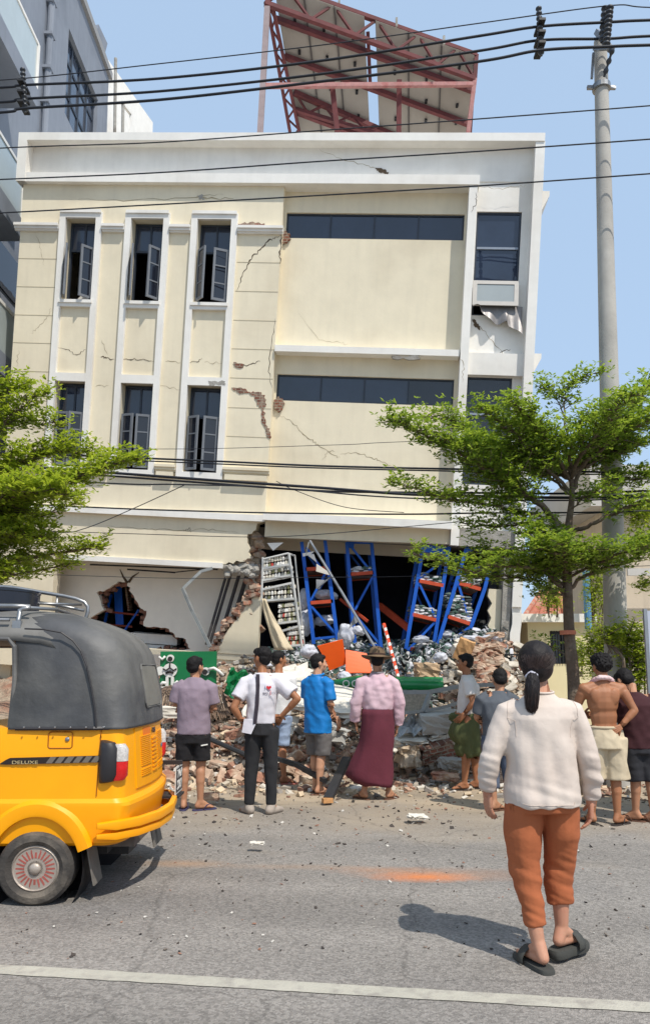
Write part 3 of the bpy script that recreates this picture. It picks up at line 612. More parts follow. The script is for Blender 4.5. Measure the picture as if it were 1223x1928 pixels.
for px, py in ((638, -6), (746, 34), (835, 68)):
    tb(P(px, py, 16), P(px, py+16, 16), .05, 'stub', M_conc)

# ------------------------------------------------------------------ buildings on the right
gh = empty('gatehouse', P(1050, 1300, 15.0), label='small pale yellow gatehouse with flat white roof ledge behind the tree', cat='building'); g0 = P(1050, 1300, 15.0)
def gq(px, py, Y=15.0): return P(px, py, Y)-g0
z0 = -g0.z; A, B = gq(992, 1172), gq(1108, 1172)
wx0, wx1 = gq(1034, 1190).x, gq(1064, 1190).x; wz0, wz1 = gq(0, 1250).z, gq(0, 1188).z
m = MB(); m.plate([[(A.x, z0), (B.x, z0), (B.x, A.z), (A.x, A.z)], [(wx0, wz0), (wx1, wz0), (wx1, wz1), (wx0, wz1)]], 0, 2.2); m.build('wall', mat('yellow_render', srgb(216, 204, 164), .85, .06, 2, .1, 20), gh)
m = MB(); m.box(A.x-.15, B.x+.1, -.15, 2.3, A.z, A.z+.16); m.build('roof_ledge', M_white, gh)
m = MB(); m.box(wx0, wx0+.06, .1, .16, wz0, wz1); m.box(wx1-.06, wx1, .1, .16, wz0, wz1); m.box(wx0, wx1, .1, .16, wz1-.06, wz1); wo = m.build('window', M_frame, gh)
m = MB(); m.box(wx0, wx1, .13, .14, wz0, wz1); m.build('pane', M_glass2, wo)
for k in range(6): m = MB(); x = wx0+(wx1-wx0)*(k+.5)/6; m.bar((x, -.02, wz0), (x, -.02, wz1), .015); m.build('grille_bar', M_black, wo)
M_tile = mat('red_roof_tile', srgb(168, 104, 84), .85, .25, 10, .4, 40, col2=srgb(176, 150, 132), scale2=4)
h1 = empty('tiled_roof_house', P(1010, 1200, 19), label='low house with a faded red tiled roof beyond the gatehouse', cat='building'); h0 = P(1010, 1200, 19)
def hq(px, py, Y): return P(px, py, Y)-h0
m = MB(); a, b2, c, d = hq(978, 1175, 18), hq(1066, 1172, 18), hq(1052, 1118, 20), hq(1016, 1118, 20)
m.add([a, b2, c, d], [(0, 1, 2, 3)]); m.add([p-Vector((0, 0, .12)) for p in (a, b2, c, d)], [(3, 2, 1, 0)]); m.build('roof', M_tile, h1)
m = MB(); m.box(hq(985, 1180, 18.5).x, hq(1060, 1180, 18.5).x, 0, 3, -h0.z, hq(0, 1165, 18.5).z); m.build('wall', M_white, h1)
m = MB()
for k in range(6): e0 = a.lerp(b2, k/5); e1 = d.lerp(c, k/5); m.tube([e0+Vector((0, 0, .03)), e1+Vector((0, 0, .03))], .06, 6)
m.build('ridge_tiles', M_tile, h1)
bb = empty('beige_block', P(1150, 1200, 22), label='plain beige building behind the utility pole at the right edge', cat='building'); b0_ = P(1150, 1200, 22)
m = MB(); X0 = P(1090, 1200, 22).x-b0_.x; X1 = X0+9; zt = P(0, 885, 22).z-b0_.z
m.box(X0+.9, X1, 0, 6, -b0_.z, zt-1.2)
m.build('wall', mat('beige_render', srgb(190, 178, 160), .9, .06, 1.2, .2, 14, streak=.12), bb)
m = MB(); m.box(X0+.3, X1+.2, -.6, 6, zt-1.2, zt); m.box(X0+1.2, X1, -.7, -.6, zt-3.2, zt-3.0); m.build('parapet', mat('grey_parapet', srgb(178, 176, 172), .9, .06, 1.2, .2, 14), bb)
m = MB(); m.box(X0+.9, X0+1.1, -.25, 0, -b0_.z, zt-1.2); m.build('corner_strip', M_white, bb)
bp_ = MB(); a = P(1102, 1075, 14.6); bp_.tube([(a.x, a.y, a.z), (a.x, a.y, 2.2)], .07, 10); tag(bp_.build('blue_pipe', mat('blue_pvc', srgb(86, 136, 176), .5, .05, 4, 0)), 'upright blue plastic pipe above the gatehouse ledge', 'pipe')
sb_ = MB(); a = P(1217, 1150, 7.9); sb_.box(a.x, a.x+.9, 7.9, 7.96, .4, a.z); so_ = sb_.build('metal_cabinet', mat('grey_sheet_metal', srgb(176, 180, 190), .5, .05, 4, .05)); tag(so_, 'tall pale grey sheet metal panel cut off by the right edge', 'panel')
sf_ = MB(); sf_.bar((a.x-.015, 7.92, .02), (a.x-.015, 7.92, a.z+.02), .035); sf_.build('edge_frame', M_steel, so_)
gt = empty('iron_gate', P(960, 1290, 13.4), label='low dark iron gate with grid top in front of the white pillars', cat='gate'); g1 = P(960, 1290, 13.4)
A, B = P(936, 1232, 13.4)-g1, P(990, 1232, 13.4)-g1; zz = P(0, 1256, 13.4).z-g1.z
m = MB(); m.box(A.x, B.x, 0, .05, -g1.z, zz); m.build('sheet_panel', mat('dark_gate', srgb(48, 46, 48), .6, .15, 5, .1), gt)
for k in range(7): x = A.x+(B.x-A.x)*k/6; m = MB(); m.bar((x, .02, zz), (x, .02, A.z), .02); m.build('bar', M_black, gt)
for zq in (A.z, (A.z+zz)/2): m = MB(); m.bar((A.x, .02, zq), (B.x, .02, zq), .022); m.build('rail', M_black, gt)

# ------------------------------------------------------------------ utility pole and its cables
pole = empty('utility_pole', (P(1158, 1280, 9.9).x, 9.9, 0), label='tall round concrete utility pole leaning slightly behind the green tree', cat='utility pole'); pb0 = Vector((P(1158, 1280, 9.9).x, 9.9, 0))
m = MB(); tp = P(1129, 78, 9.8)-pb0; bt_ = P(1161, 1395, 9.9)-pb0; bt_.z = 0
m.tube([bt_.lerp(tp, k/12) for k in range(13)], [.158-.070*k/12 for k in range(13)], 20)
m.build('shaft', mat('cast_concrete', srgb(176, 172, 164), .9, .1, 4, .35, 50, col2=srgb(156, 152, 145), streak=.1, dist=.006), pole, smooth=True)
m = MB(); cc = P(1131, 165, 9.8)-pb0; m.tube([cc-Vector((0, 0, .035)), cc+Vector((0, 0, .035))], .125, 16); m.obox(cc+Vector((-.15, 0, 0)), (.1, .04, .05)); m.obox(cc+Vector((.15, 0, 0)), (.1, .04, .05)); m.build('clamp', M_steel, pole)
br = MB(); A = P(1118, 92, 9.6)-pb0; B = P(1145, 90, 9.4)-pb0; br.bar(A, B, .05); br.bar(P(1123, 60, 9.7)-pb0, P(1150, 95, 9.45)-pb0, .07); br.bar(P(1116, 100, 9.7)-pb0, P(1113, 148, 9.7)-pb0, .03); br.build('bracket', M_steel, pole)
def insulator(par, a, b2, r, n, name='insulator', mt=None):
    m = MB(); L = (b2-a); k = 4*n; pts = [a+L*i/k for i in range(k+1)]; m.tube(pts, [r*(1 if i % 4 in (1, 2) else .45) for i in range(k+1)], 10); return m.build(name, mt or mat('grey_insulator', srgb(62, 66, 72), .4, .1, 5, 0), par, smooth=True)
insulator(pole, P(1147, 12, 9.4)-pb0, P(1140, 88, 9.4)-pb0, .055, 9); insulator(pole, P(1153, 90, 9.4)-pb0, P(1136, 145, 9.6)-pb0, .035, 3)
insulator(pole, P(1138, 12, 9.5)-pb0, P(1132, 80, 9.5)-pb0, .05, 6)
def Yw(px): return 9.45+(1137-px)*.0011
def cable(pts, r, label, group, name='overhead_cable', yo=0.0, n=10):
    """pts surveyed along one cable; smooth curve through them, extended past the frame"""
    w = [P(px, py, Yw(px)+yo) for px, py in pts]; out = []
    for i in range(len(w)-1):
        p0 = w[max(i-1, 0)]; p1 = w[i]; p2 = w[i+1]; p3 = w[min(i+2, len(w)-1)]
        for k in range(n):
            t = k/n; out.append(.5*((2*p1)+(p2-p0)*t+(2*p0-5*p1+4*p2-p3)*t*t+(3*p1-p0-3*p2+p3)*t**3))
    out.append(w[-1]); m = MB(); m.tube(out, r, 7); o = m.build(name, M_wire, smooth='all'); tag(o, label, 'cable', group); return o
GA = 'thick insulated cables at the top of the pole'; GB = 'thin wires crossing in front of the upper facade'; GC = 'bundled lines crossing in front of the lower facade'
cable([(-300, 178), (0, 165), (50, 160), (300, 148), (600, 115), (900, 68), (1015, 50), (1142, 42), (1223, 38), (1500, 30)], .019, 'upper of the three thick black cables crossing the solar frame', GA)
cable([(-300, 208), (0, 193), (50, 186), (300, 172), (600, 140), (900, 96), (1015, 76), (1142, 73), (1223, 68), (1500, 58)], .019, 'middle of the three thick black cables crossing the solar frame', GA, yo=.12)
cable([(-300, 230), (0, 212), (50, 204), (300, 188), (600, 154), (900, 116), (1015, 95), (1142, 88), (1223, 85), (1500, 78)], .020, 'lowest of the three thick black cables crossing the solar frame', GA, yo=-.12)
cable([(-300, 160), (0, 151), (300, 120), (620, 83), (900, 44), (1142, 11), (1223, 14), (1500, 20)], .008, 'topmost thin wire running to the tip of the utility pole', GB)
cable([(-300, 300), (0, 279), (300, 268), (600, 246), (900, 224), (1223, 199), (1500, 175)], .009, 'thin wire grazing the parapet edge of the cracked building', GB)
cable([(-300, 350), (0, 338), (300, 325), (600, 304), (900, 285), (1223, 262), (1500, 240)], .010, 'thin wire crossing the white parapet band', GB)
cable([(-300, 415), (0, 401), (300, 385), (600, 368), (900, 350), (1223, 327), (1500, 305)], .010, 'thin wire just above the tops of the upper windows', GB)
cable([(-300, 840), (130, 857), (400, 868), (600, 877), (850, 883), (1100, 888), (1223, 893), (1500, 902)], .014, 'black line at the foot of the lower windows', GC)
cable([(-300, 846), (130, 862), (400, 873), (600, 881), (850, 887), (1100, 893), (1223, 889), (1500, 890)], .010, 'thin black line running just under the one at the window feet', GC, yo=.1)
cable([(-300, 850), (125, 884), (250, 893), (400, 904), (600, 918), (760, 930), (900, 934), (1080, 937), (1223, 932), (1500, 925)], .020, 'heaviest black cable bundle sagging across below the windows', GC)
cable([(-300, 862), (125, 890), (250, 899), (400, 910), (600, 924), (760, 927), (900, 928), (1080, 929), (1223, 924), (1500, 918)], .015, 'black cable clipped beside the heaviest bundle', GC, yo=.08)
cable([(-300, 880), (190, 909), (330, 912), (500, 917), (700, 934), (850, 940), (1080, 942), (1223, 936), (1500, 930)], .010, 'thin black line starting under the left tree and joining the bundle', GC, yo=-.1)
cable([(-300, 930), (150, 954), (400, 963), (600, 967), (780, 968), (900, 966), (1080, 965), (1223, 962), (1500, 955)], .011, 'single black line along the white band above the ground floor', GC)
cable([(-100, 1010), (100, 1004), (160, 995), (250, 958), (350, 912)], .006, 'thin drop wire slanting up from the left tree to the bundle', GC, yo=.05)
cable([(-300, 985), (100, 1000), (250, 1005), (470, 1011), (600, 1006), (760, 992), (900, 980), (1223, 960)], .005, 'hair thin wire across the beam over the blue racks', GC)
cable([(-300, 1070), (95, 1082), (350, 1089), (600, 1087), (770, 1085), (1000, 1075), (1223, 1065)], .004, 'hair thin wire across the dark opening', GC)
cable([(-300, 828), (250, 845), (620, 838), (750, 832), (1223, 815)], .004, 'hair thin wire above the window feet', GC)
cable([(520, 906), (560, 925), (650, 955), (760, 965)], .005, 'slack loop of wire under the cable bundle', GC)
for (px, y0, y1_, lb) in ((45, 128, 212, 'ribbed grey spacer holding the thick cables by the grey building'), (1015, 13, 105, 'ribbed grey spacer holding the thick cables left of the utility pole')):
    e = empty('cable_spacer', P(px, y1_, Yw(px)), label=lb, cat='cable spacer', group='cable spacers'); o0 = P(px, y1_, Yw(px))
    insulator(e, P(px-2, y0, Yw(px)-.05)-o0, P(px+3, y1_, Yw(px)-.05)-o0, .042, 10); m = MB()
    for f in (.42, .66, .88): m.obox(P(px, y0+(y1_-y0)*f, Yw(px))-o0, (.09, .3, .035))
    m.build('clip', M_black, e)

# ------------------------------------------------------------------ trees
def leaf_mat(name, c1, c2):
    m = bpy.data.materials.new(name); m.use_nodes = True; N = m.node_tree.nodes; L = m.node_tree.links; b = N['Principled BSDF']; b.inputs['Roughness'].default_value = .45; b.inputs['Specular IOR Level'].default_value = .35
    g = N.new('ShaderNodeNewGeometry'); mx = N.new('ShaderNodeMix'); mx.data_type = 'RGBA'; mx.inputs[6].default_value = (*c1, 1); mx.inputs[7].default_value = (*c2, 1); L.new(g.outputs['Random Per Island'], mx.inputs[0]); L.new(mx.outputs[2], b.inputs['Base Color'])
    tr = N.new('ShaderNodeBsdfTranslucent'); sc = N.new('ShaderNodeVectorMath'); sc.operation = 'MULTIPLY'; sc.inputs[1].default_value = (1.45, 1.35, .75); L.new(mx.outputs[2], sc.inputs[0]); L.new(sc.outputs[0], tr.inputs[0])
    ms = N.new('ShaderNodeMixShader'); ms.inputs[0].default_value = .52; L.new(b.outputs[0], ms.inputs[1]); L.new(tr.outputs[0], ms.inputs[2]); L.new(ms.outputs[0], N['Material Output'].inputs[0]); return m
M_bark = mat('bark', srgb(104, 88, 74), .95, .25, 14, .8, 40, col2=srgb(128, 116, 102), scale2=5, dist=.02)
M_leafd = leaf_mat('leaf_green', srgb(98, 128, 52), srgb(158, 178, 80)); M_leafl = leaf_mat('leaf_yellow_green', srgb(118, 142, 46), srgb(172, 186, 76))
class Leaves:
    def __init__(s): s.v = []; s.f = []
    def leaf(s, p, d, n, L, w):
        x = d.cross(n)
        if x.length < 1e-4: return
        x.normalize(); k = len(s.v); t = p+d*L; md = p+d*(L*.62)+n*(L*.06)
        s.v += [tuple(p), tuple(md+x*w*.5-n*w*.1), tuple(t), tuple(md-x*w*.5-n*w*.1)]; s.f += [(k, k+1, k+2, k+3)]
    def rosette(s, p, r, L=.062, k=5, up=.5):
        for _ in range(k):
            a = r.uniform(0, 6.283); d = Vector((math.cos(a), math.sin(a), r.uniform(-.2, .75))).normalized(); nrm = Vector((r.uniform(-.4, .4), r.uniform(-.4, .4), 1)).normalized()
            s.leaf(p, d, (nrm-d*nrm.dot(d)).normalized(), L*r.uniform(.7, 1.25), L*.42)
def spline(w, n=6):
    out = []
    for i in range(len(w)-1):
        p0 = w[max(i-1, 0)]; p1 = w[i]; p2 = w[i+1]; p3 = w[min(i+2, len(w)-1)]
        for k in range(n): t = k/n; out.append(.5*((2*p1)+(p2-p0)*t+(2*p0-5*p1+4*p2-p3)*t*t+(3*p1-p0-3*p2+p3)*t**3))
    out.append(w[-1]); return out
def limb(trunk, lv, pts, r0, seed, dens=1.0, spread=.75, start=.22, L=.062, lift=.25):
    r = random.Random(seed); s = spline(pts, 7); n = len(s)
    s = [p+Vector((r.gauss(0, .012), r.gauss(0, .012), r.gauss(0, .012))) if 0 < i else p for i, p in enumerate(s)]
    trunk.tube(s, [max(.006, r0*(1-i/(n-1))**.8) for i in range(n)], 7)
    total = sum((s[i+1]-s[i]).length for i in range(n-1)); acc = 0; step = .023/dens; nxt = total*start; side = 1
    for i in range(n-1):
        seg = (s[i+1]-s[i]); l = seg.length
        while nxt < acc+l:
            f = (nxt-acc)/l; p = s[i]+seg*f; T = seg.normalized(); t_ = nxt/total
            H = Vector((-T.y, T.x, 0)).normalized() if abs(T.z) < .98 else Vector((1, 0, 0))
            side = -side; ang = r.uniform(.5, 1.15); d = (T*math.cos(ang)+H*side*math.sin(ang)); d.z = d.z*.5+r.uniform(-.05, lift); d.normalize()
            ln = spread*total*.42*(1-t_*.72)*r.uniform(.45, 1.1); ln = min(ln, .95); q = p; m = max(2, int(ln/.055)); tw = [q]
            for k in range(m):
                d = (d+Vector((r.uniform(-.22, .22), r.uniform(-.22, .22), r.uniform(-.1, .14)))).normalized(); q = q+d*.055; tw.append(q)
                if k > 0 or t_ > .6:
                    if r.random() < .9: lv.rosette(q+Vector((r.gauss(0, .025), r.gauss(0, .025), r.gauss(.015, .035))), r, L, r.choice((3, 4, 5, 6)))
                for _ in range(r.choice((1, 1, 2, 3))):
                    e = q+Vector((r.uniform(-.13, .13), r.uniform(-.13, .13), r.uniform(-.09, .16))); lv.rosette(e, r, L, 5)
            trunk.tube(tw, [.006*(1-.6*k/m)+.001 for k in range(m+1)], 4, cap=False)
            nxt += step*r.uniform(.5, 1.5)
        acc += l
    for _ in range(4): lv.rosette(s[-1]+Vector((r.gauss(0, .03), r.gauss(0, .03), r.gauss(0, .02))), r, L, 6)
def finish_tree(root, trunk, lv, lm_):
    trunk.build('trunk', M_bark, root, smooth='all')
    me = bpy.data.meshes.new('crown'); me.from_pydata(lv.v, [], lv.f); me.materials.append(lm_); me.update(); o = bpy.data.objects.new('crown', me); COL.objects.link(o); o.parent = root; return o
def tree(label, basep, trunkpts, limbs, lm_, seed, extra=(), group=None, L=.064, tr0=.12):
    root = empty('almond_tree', basep, label=label, cat='tree', group=group); T = MB(); lv = Leaves(); B = Vector(basep); r = random.Random(seed)
    tp = [Vector(basep)]+[P(*p) for p in trunkpts]; s = spline([p-B for p in tp], 5); n = len(s); T.tube(s, [tr0*(1-.72*i/(n-1)) for i in range(n)], 12)
    for i, l in enumerate(limbs):
        pts = [P(*p)-B for p in l[0]]; limb(T, lv, pts, l[1], seed*31+i, *l[2:], L=L)
    for i, (c, R, zup, az, rr) in enumerate(extra):       # limbs toward and away from the street
        c = P(*c)-B; d = Vector((math.cos(az), math.sin(az), 0)); pts = [c, c+d*R*.35+Vector((0, 0, zup*.5)), c+d*R*.7+Vector((0, 0, zup*.85)), c+d*R+Vector((0, 0, zup))]; limb(T, lv, pts, rr, seed*77+i, 1.0, L=L)
    finish_tree(root, T, lv, lm_); return root
Y0 = 9.3
bs = G(1086, 1498); bs = Vector((P(1082, 1490, Y0).x, Y0, 0))
rt = tree('green almond tree with tiered crown between the building and the pole', bs, [(1079, 1290, Y0), (1070, 1180, Y0), (1066, 1040, Y0), (1070, 985, Y0), (1076, 930, Y0), (1072, 880, Y0)],
 [([(1068, 1010, Y0), (1020, 955, Y0-.1), (965, 915, Y0-.25), (890, 868, Y0-.4), (810, 822, Y0-.5), (742, 792, Y0-.6)], .045, 1.0, .62, .2),
  ([(1020, 955, Y0), (950, 885, Y0+.1), (900, 830, Y0+.2), (850, 790, Y0+.3), (800, 785, Y0+.4)], .02, .9, .6, .2),
  ([(1070, 925, Y0), (1010, 860, Y0-.3), (950, 800, Y0-.6), (905, 768, Y0-.7)], .025, 1.1, .8, .2),
  ([(1072, 905, Y0), (1040, 850, Y0-.1), (1000, 805, Y0+.2), (960, 800, Y0+.3)], .02, 1.0, .9, .2),
  ([(1075, 930, Y0), (1100, 870, Y0), (1150, 820, Y0-.1), (1195, 760, Y0-.2), (1225, 715, Y0-.2)], .03, 1.1, .75, .25),
  ([(1074, 890, Y0), (1075, 830, Y0-.2), (1100, 790, Y0-.4), (1140, 775, Y0-.5)], .02, 1.1, 1.0, .2),
  ([(1072, 890, Y0), (1065, 810, Y0-.1), (1060, 760, Y0), (1072, 725, Y0), (1128, 700, Y0)], .015, .75, .42, .5),
  ([(1060, 790, Y0), (1045, 745, Y0+.1), (1018, 728, Y0+.1)], .01, .9, .7, .4),
  ([(1100, 880, Y0), (1160, 850, Y0), (1230, 830, Y0), (1300, 820, Y0)], .02, 1.1, .7, .2),
  ([(1055, 985, Y0), (990, 965, Y0-.2), (900, 948, Y0-.3), (820, 932, Y0-.4), (737, 908, Y0-.5)], .015, .9, .42, .25),
  ([(1062, 1000, Y0), (1000, 985, Y0-.1), (930, 990, Y0-.2), (875, 988, Y0-.3)], .012, 1.0, .55, .2),
  ([(1070, 1003, Y0), (1120, 985, Y0-.2), (1180, 955, Y0-.3), (1240, 940, Y0-.4), (1300, 930, Y0-.4)], .030, .9, .42, .3),
  ([(1100, 940, Y0), (1150, 905, Y0), (1200, 900, Y0), (1280, 890, Y0)], .012, 1.1, .7, .25), ([(1066, 1010, Y0), (1020, 1000, Y0-.4), (980, 1005, Y0-.7)], .012, .9, .8, .2), ([(1072, 960, Y0), (1110, 930, Y0-.4), (1150, 925, Y0-.6)], .012, .9, .8, .2),
  ([(1070, 930, Y0), (1010, 885, Y0), (940, 850, Y0-.1), (860, 838, Y0-.2)], .02, 1.1, .8, .15), ([(1075, 900, Y0), (1120, 850, Y0+.1), (1180, 800, Y0+.1), (1235, 785, Y0)], .02, 1.1, .9, .15), ([(1066, 1125, Y0), (1000, 1092, Y0+.1), (930, 1085, Y0+.1), (880, 1092, Y0)], .015, 1.0, .7, .1),
  ([(1066, 1120, Y0), (1020, 1075, Y0-.2), (950, 1065, Y0-.5), (870, 1075, Y0-.7), (782, 1042, Y0-.8)], .03, .9, .42, .15),
  ([(1066, 1110, Y0), (1010, 1060, Y0), (940, 1045, Y0+.2), (890, 1035, Y0+.3)], .02, 1.1, .75, .15),
  ([(1068, 1090, Y0), (1040, 1040, Y0-.5), (1000, 1035, Y0-.8)], .02, 1.2, 1.0, .1),
  ([(1068, 1110, Y0), (1120, 1075, Y0-.2), (1170, 1060, Y0-.3), (1225, 1035, Y0-.5), (1280, 1015, Y0-.6)], .025, 1.0, .6, .15),
  ([(1068, 1080, Y0), (1100, 1045, Y0-.4), (1140, 1035, Y0-.8)], .018, 1.0, 1.0, .15),
  ([(1068, 1130, Y0), (1040, 1110, Y0-.2), (1010, 1120, Y0-.4)], .012, .5, .8, .3), ([(1068, 1240, Y0), (1045, 1220, Y0+.2), (1020, 1215, Y0+.3)], .01, .4, .5, .3)],
 M_leafd, 5, extra=[((1070, 900, Y0), 1.5, .55, -1.4, .03), ((1070, 900, Y0), 1.5, .5, 1.3, .03), ((1070, 900, Y0), 1.4, .6, -2.3, .03), ((1070, 900, Y0), 1.4, .5, 2.4, .03), ((1070, 900, Y0), 1.3, .55, .6, .03), ((1070, 895, Y0), 1.3, .6, -.6, .03),
   ((1066, 1090, Y0), 1.2, .25, -1.9, .02), ((1066, 1090, Y0), 1.1, .25, 1.8, .02), ((1066, 1090, Y0), 1.1, .25, -1.0, .02)], tr0=.085)
bd = MB(); c = P(1068, 1191, Y0)-bs; bd.tube([c-Vector((0, 0, .025)), c+Vector((0, 0, .025))], .094, 14); bd.build('trunk_band', mat('faded_orange_band', srgb(196, 120, 92), .8, .1, 5, 0), rt)
X0 = 8.7
lb = Vector((P(-75, 1490, X0).x, X0, 0))
lt = tree('yellow-green almond tree reaching in from the left edge of the picture', lb, [(-75, 1290, X0), (-72, 1150, X0), (-78, 1000, X0), (-70, 880, X0), (-72, 790, X0)],
 [([(-70, 1010, X0), (0, 960, X0-.3), (90, 915, X0-.5), (170, 890, X0-.6), (262, 862, X0-.7)], .04, 1.1, .55, .15),
  ([(-70, 960, X0), (-10, 900, X0+.1), (60, 860, X0+.2), (130, 850, X0+.3), (190, 862, X0+.3)], .03, 1.1, .8, .15),
  ([(-70, 900, X0), (-20, 830, X0), (40, 765, X0-.1), (92, 738, X0-.1)], .02, .9, .6, .25), ([(-70, 850, X0), (-30, 780, X0), (10, 735, X0-.1), (50, 728, X0-.1)], .02, 1.0, .8, .2), ([(-70, 850, X0), (0, 800, X0+.2), (60, 795, X0+.3), (120, 800, X0+.4)], .02, 1.0, .7, .2),
  ([(-70, 1000, X0), (0, 950, X0-.7), (60, 930, X0-1.0), (130, 935, X0-1.1)], .02, 1.2, .9, .1), ([(-70, 1030, X0), (0, 985, X0), (70, 975, X0+.1), (150, 940, X0+.2)], .02, .9, .7, .15),
  ([(-72, 1110, X0), (0, 1062, X0-.2), (60, 1052, X0-.3), (120, 1040, X0-.4), (192, 1030, X0-.4)], .03, 1.1, .5, .15), ([(-72, 1110, X0), (0, 1080, X0), (70, 1075, X0+.2), (140, 1062, X0+.3)], .02, 1.1, .6, .1),
  ([(-72, 1080, X0), (-10, 1020, X0-.4), (40, 1010, X0-.7), (90, 1015, X0-.9)], .02, 1.2, .9, .1), ([(-72, 1120, X0), (-20, 1090, X0-.6), (40, 1080, X0-.8)], .02, 1.2, .8, .1)],
 M_leafl, 9, extra=[((-72, 900, X0), 1.3, .4, -1.3, .03), ((-72, 1060, X0), 1.2, .25, -1.2, .02), ((-72, 950, X0), 1.3, .4, .9, .02)])
# background foliage: climbing shrubs by the right wall and a drooping bough at the right edge
def shrub(label, blobs, lm_, seed, n, L=.06, stems=(), hang=False):
    c0 = P(*blobs[0][0]); root = empty('leafy_shrub', (c0.x, c0.y, 0), label=label, cat='shrub', group='shrubs along the side wall'); B = Vector((c0.x, c0.y, 0)); lv = Leaves(); T = MB(); r = random.Random(seed)
    for (c, R) in blobs:
        cc = P(*c)-B
        for _ in range(int(n*R[0]*R[2]*4)):
            v = Vector((r.gauss(0, .42), r.gauss(0, .42), r.gauss(0, .45))); lv.rosette(cc+Vector((v.x*R[0], v.y*R[1], v.z*R[2])), r, L, 4)
        for _ in range(0 if hang else 5): T.tube([Vector((cc.x+r.uniform(-.1, .1), cc.y, max(0, cc.z-R[2]*1.3))), cc+Vector((r.uniform(-.2, .2), 0, 0)), cc+Vector((r.uniform(-.5, .5)*R[0], r.uniform(-.3, .3), R[2]*.8))], [.014, .009, .004], 5)
    for st in stems: T.tube([P(*p)-B for p in st], [.03, .02, .012][:len(st)] if len(st) <= 3 else [.03]*len(st), 6)
    T.build('stem', M_bark, root); me = bpy.data.meshes.new('leaves'); me.from_pydata(lv.v, [], lv.f); me.materials.append(lm_); o = bpy.data.objects.new('leaves', me); COL.objects.link(o); o.parent = root
shrub('bright yellow-green shrub in front of the utility pole foot', [((1190, 1205, 9.5), (.25, .2, .3)), ((1130, 1230, 11), (.3, .25, .5)), ((1200, 1260, 9.6), (.22, .2, .35)), ((1150, 1200, 9.3), (.15, .15, .15))], M_leafl, 3, 2000, stems=[[(1178, 1330, 9.4), (1172, 1240, 9.4), (1150, 1210, 9.4)]])
shrub('darker climber hanging beside the gatehouse roof ledge', [((1120, 1110, 13.6), (.25, .2, .55)), ((1040, 1130, 14.5), (.3, .2, .25)), ((1090, 1230, 13), (.2, .2, .3))], M_leafl, 4, 1100)
shrub('light green bough hanging in at the right edge beside the pole', [((1215, 1020, 9.2), (.25, .3, .2)), ((1200, 965, 11), (.35, .3, .3)), ((1215, 1100, 9.0), (.12, .2, .12))], M_leafl, 6, 1500, stems=[[(1330, 1000, 9.4), (1262, 1015, 9.3), (1205, 1018, 9.2)], [(1330, 960, 11), (1262, 955, 11), (1190, 968, 11)], [(1330, 1080, 9.0), (1262, 1085, 9.0), (1212, 1100, 9.0)]], hang=True)
# ------------------------------------------------------------------ rubble
def palette(name, cols, rough=.9, bump=.4, bscale=40, var=.2):
    m = mat(name, (1, 1, 1), rough, var, 12, bump, bscale); nt = m.node_tree; N = nt.nodes; L = nt.links; b = N['Principled BSDF']
    src = b.inputs['Base Color'].links[0].from_socket; g = N.new('ShaderNodeNewGeometry'); cr = N.new('ShaderNodeValToRGB'); cr.color_ramp.interpolation = 'CONSTANT'
    e = cr.color_ramp.elements; e[0].color = (*cols[0], 1); e[1].position = 1/len(cols); e[1].color = (*cols[1], 1)
    for i in range(2, len(cols)): q = e.new(i/len(cols)); q.color = (*cols[i], 1)
    L.new(g.outputs['Random Per Island'], cr.inputs[0]); mu = N.new('ShaderNodeVectorMath'); mu.operation = 'MULTIPLY'; L.new(src, mu.inputs[0]); L.new(cr.outputs[0], mu.inputs[1]); L.new(mu.outputs[0], b.inputs['Base Color']); return m
def sst(a, b, x): t = min(1, max(0, (x-a)/(b-a))); return t*t*(3-2*t)
def hz(x, y):
    foot = 10.45+.25*math.sin(x*1.7)+.15*math.sin(x*4.1+1)-.25*sst(-1.0, -3.0, x)
    z = max(0, (y-foot))*.44
    z = min(z, 1.58)
    z += .34*sst(1.5, 3.0, x)*sst(12.4, 13.5, y)*sst(4.0, 3.4, x) - .35*sst(-1.2, -2.5, x)*sst(11, 12.5, y)
    n = noise.noise(Vector((x*1.3, y*1.3, 0)))*.16+noise.noise(Vector((x*4, y*4, 3)))*.06
    z = z+n*sst(0, .5, z)
    z *= sst(4.15, 3.5, x)
    return z
M_mound = mat('rubble_dust', srgb(164, 146, 126), .95, .3, 10, 1.0, 30, col2=srgb(150, 112, 92), scale2=3, dist=.05)
NX, NY = 130, 110; vs = []; xs = [-7.5+12.2*i/NX for i in range(NX+1)]; ys = [9.5+(15.5*(j/NY)**1.6) for j in range(NY+1)]
for y in ys:
    for x in xs: vs.append((x, y, hz(x, y)-.03+(.02*noise.noise(Vector((x*14, y*14, 0))) if hz(x, y) > .02 else 0)))
mm = MB(); mm.add(vs, [(j*(NX+1)+i, j*(NX+1)+i+1, (j+1)*(NX+1)+i+1, (j+1)*(NX+1)+i) for j in range(NY) for i in range(NX)])
tag(mm.build('rubble_heap', M_mound, smooth='all'), 'grey and brick-red rubble heap under the crushed ground floor', 'rubble', kind='stuff')
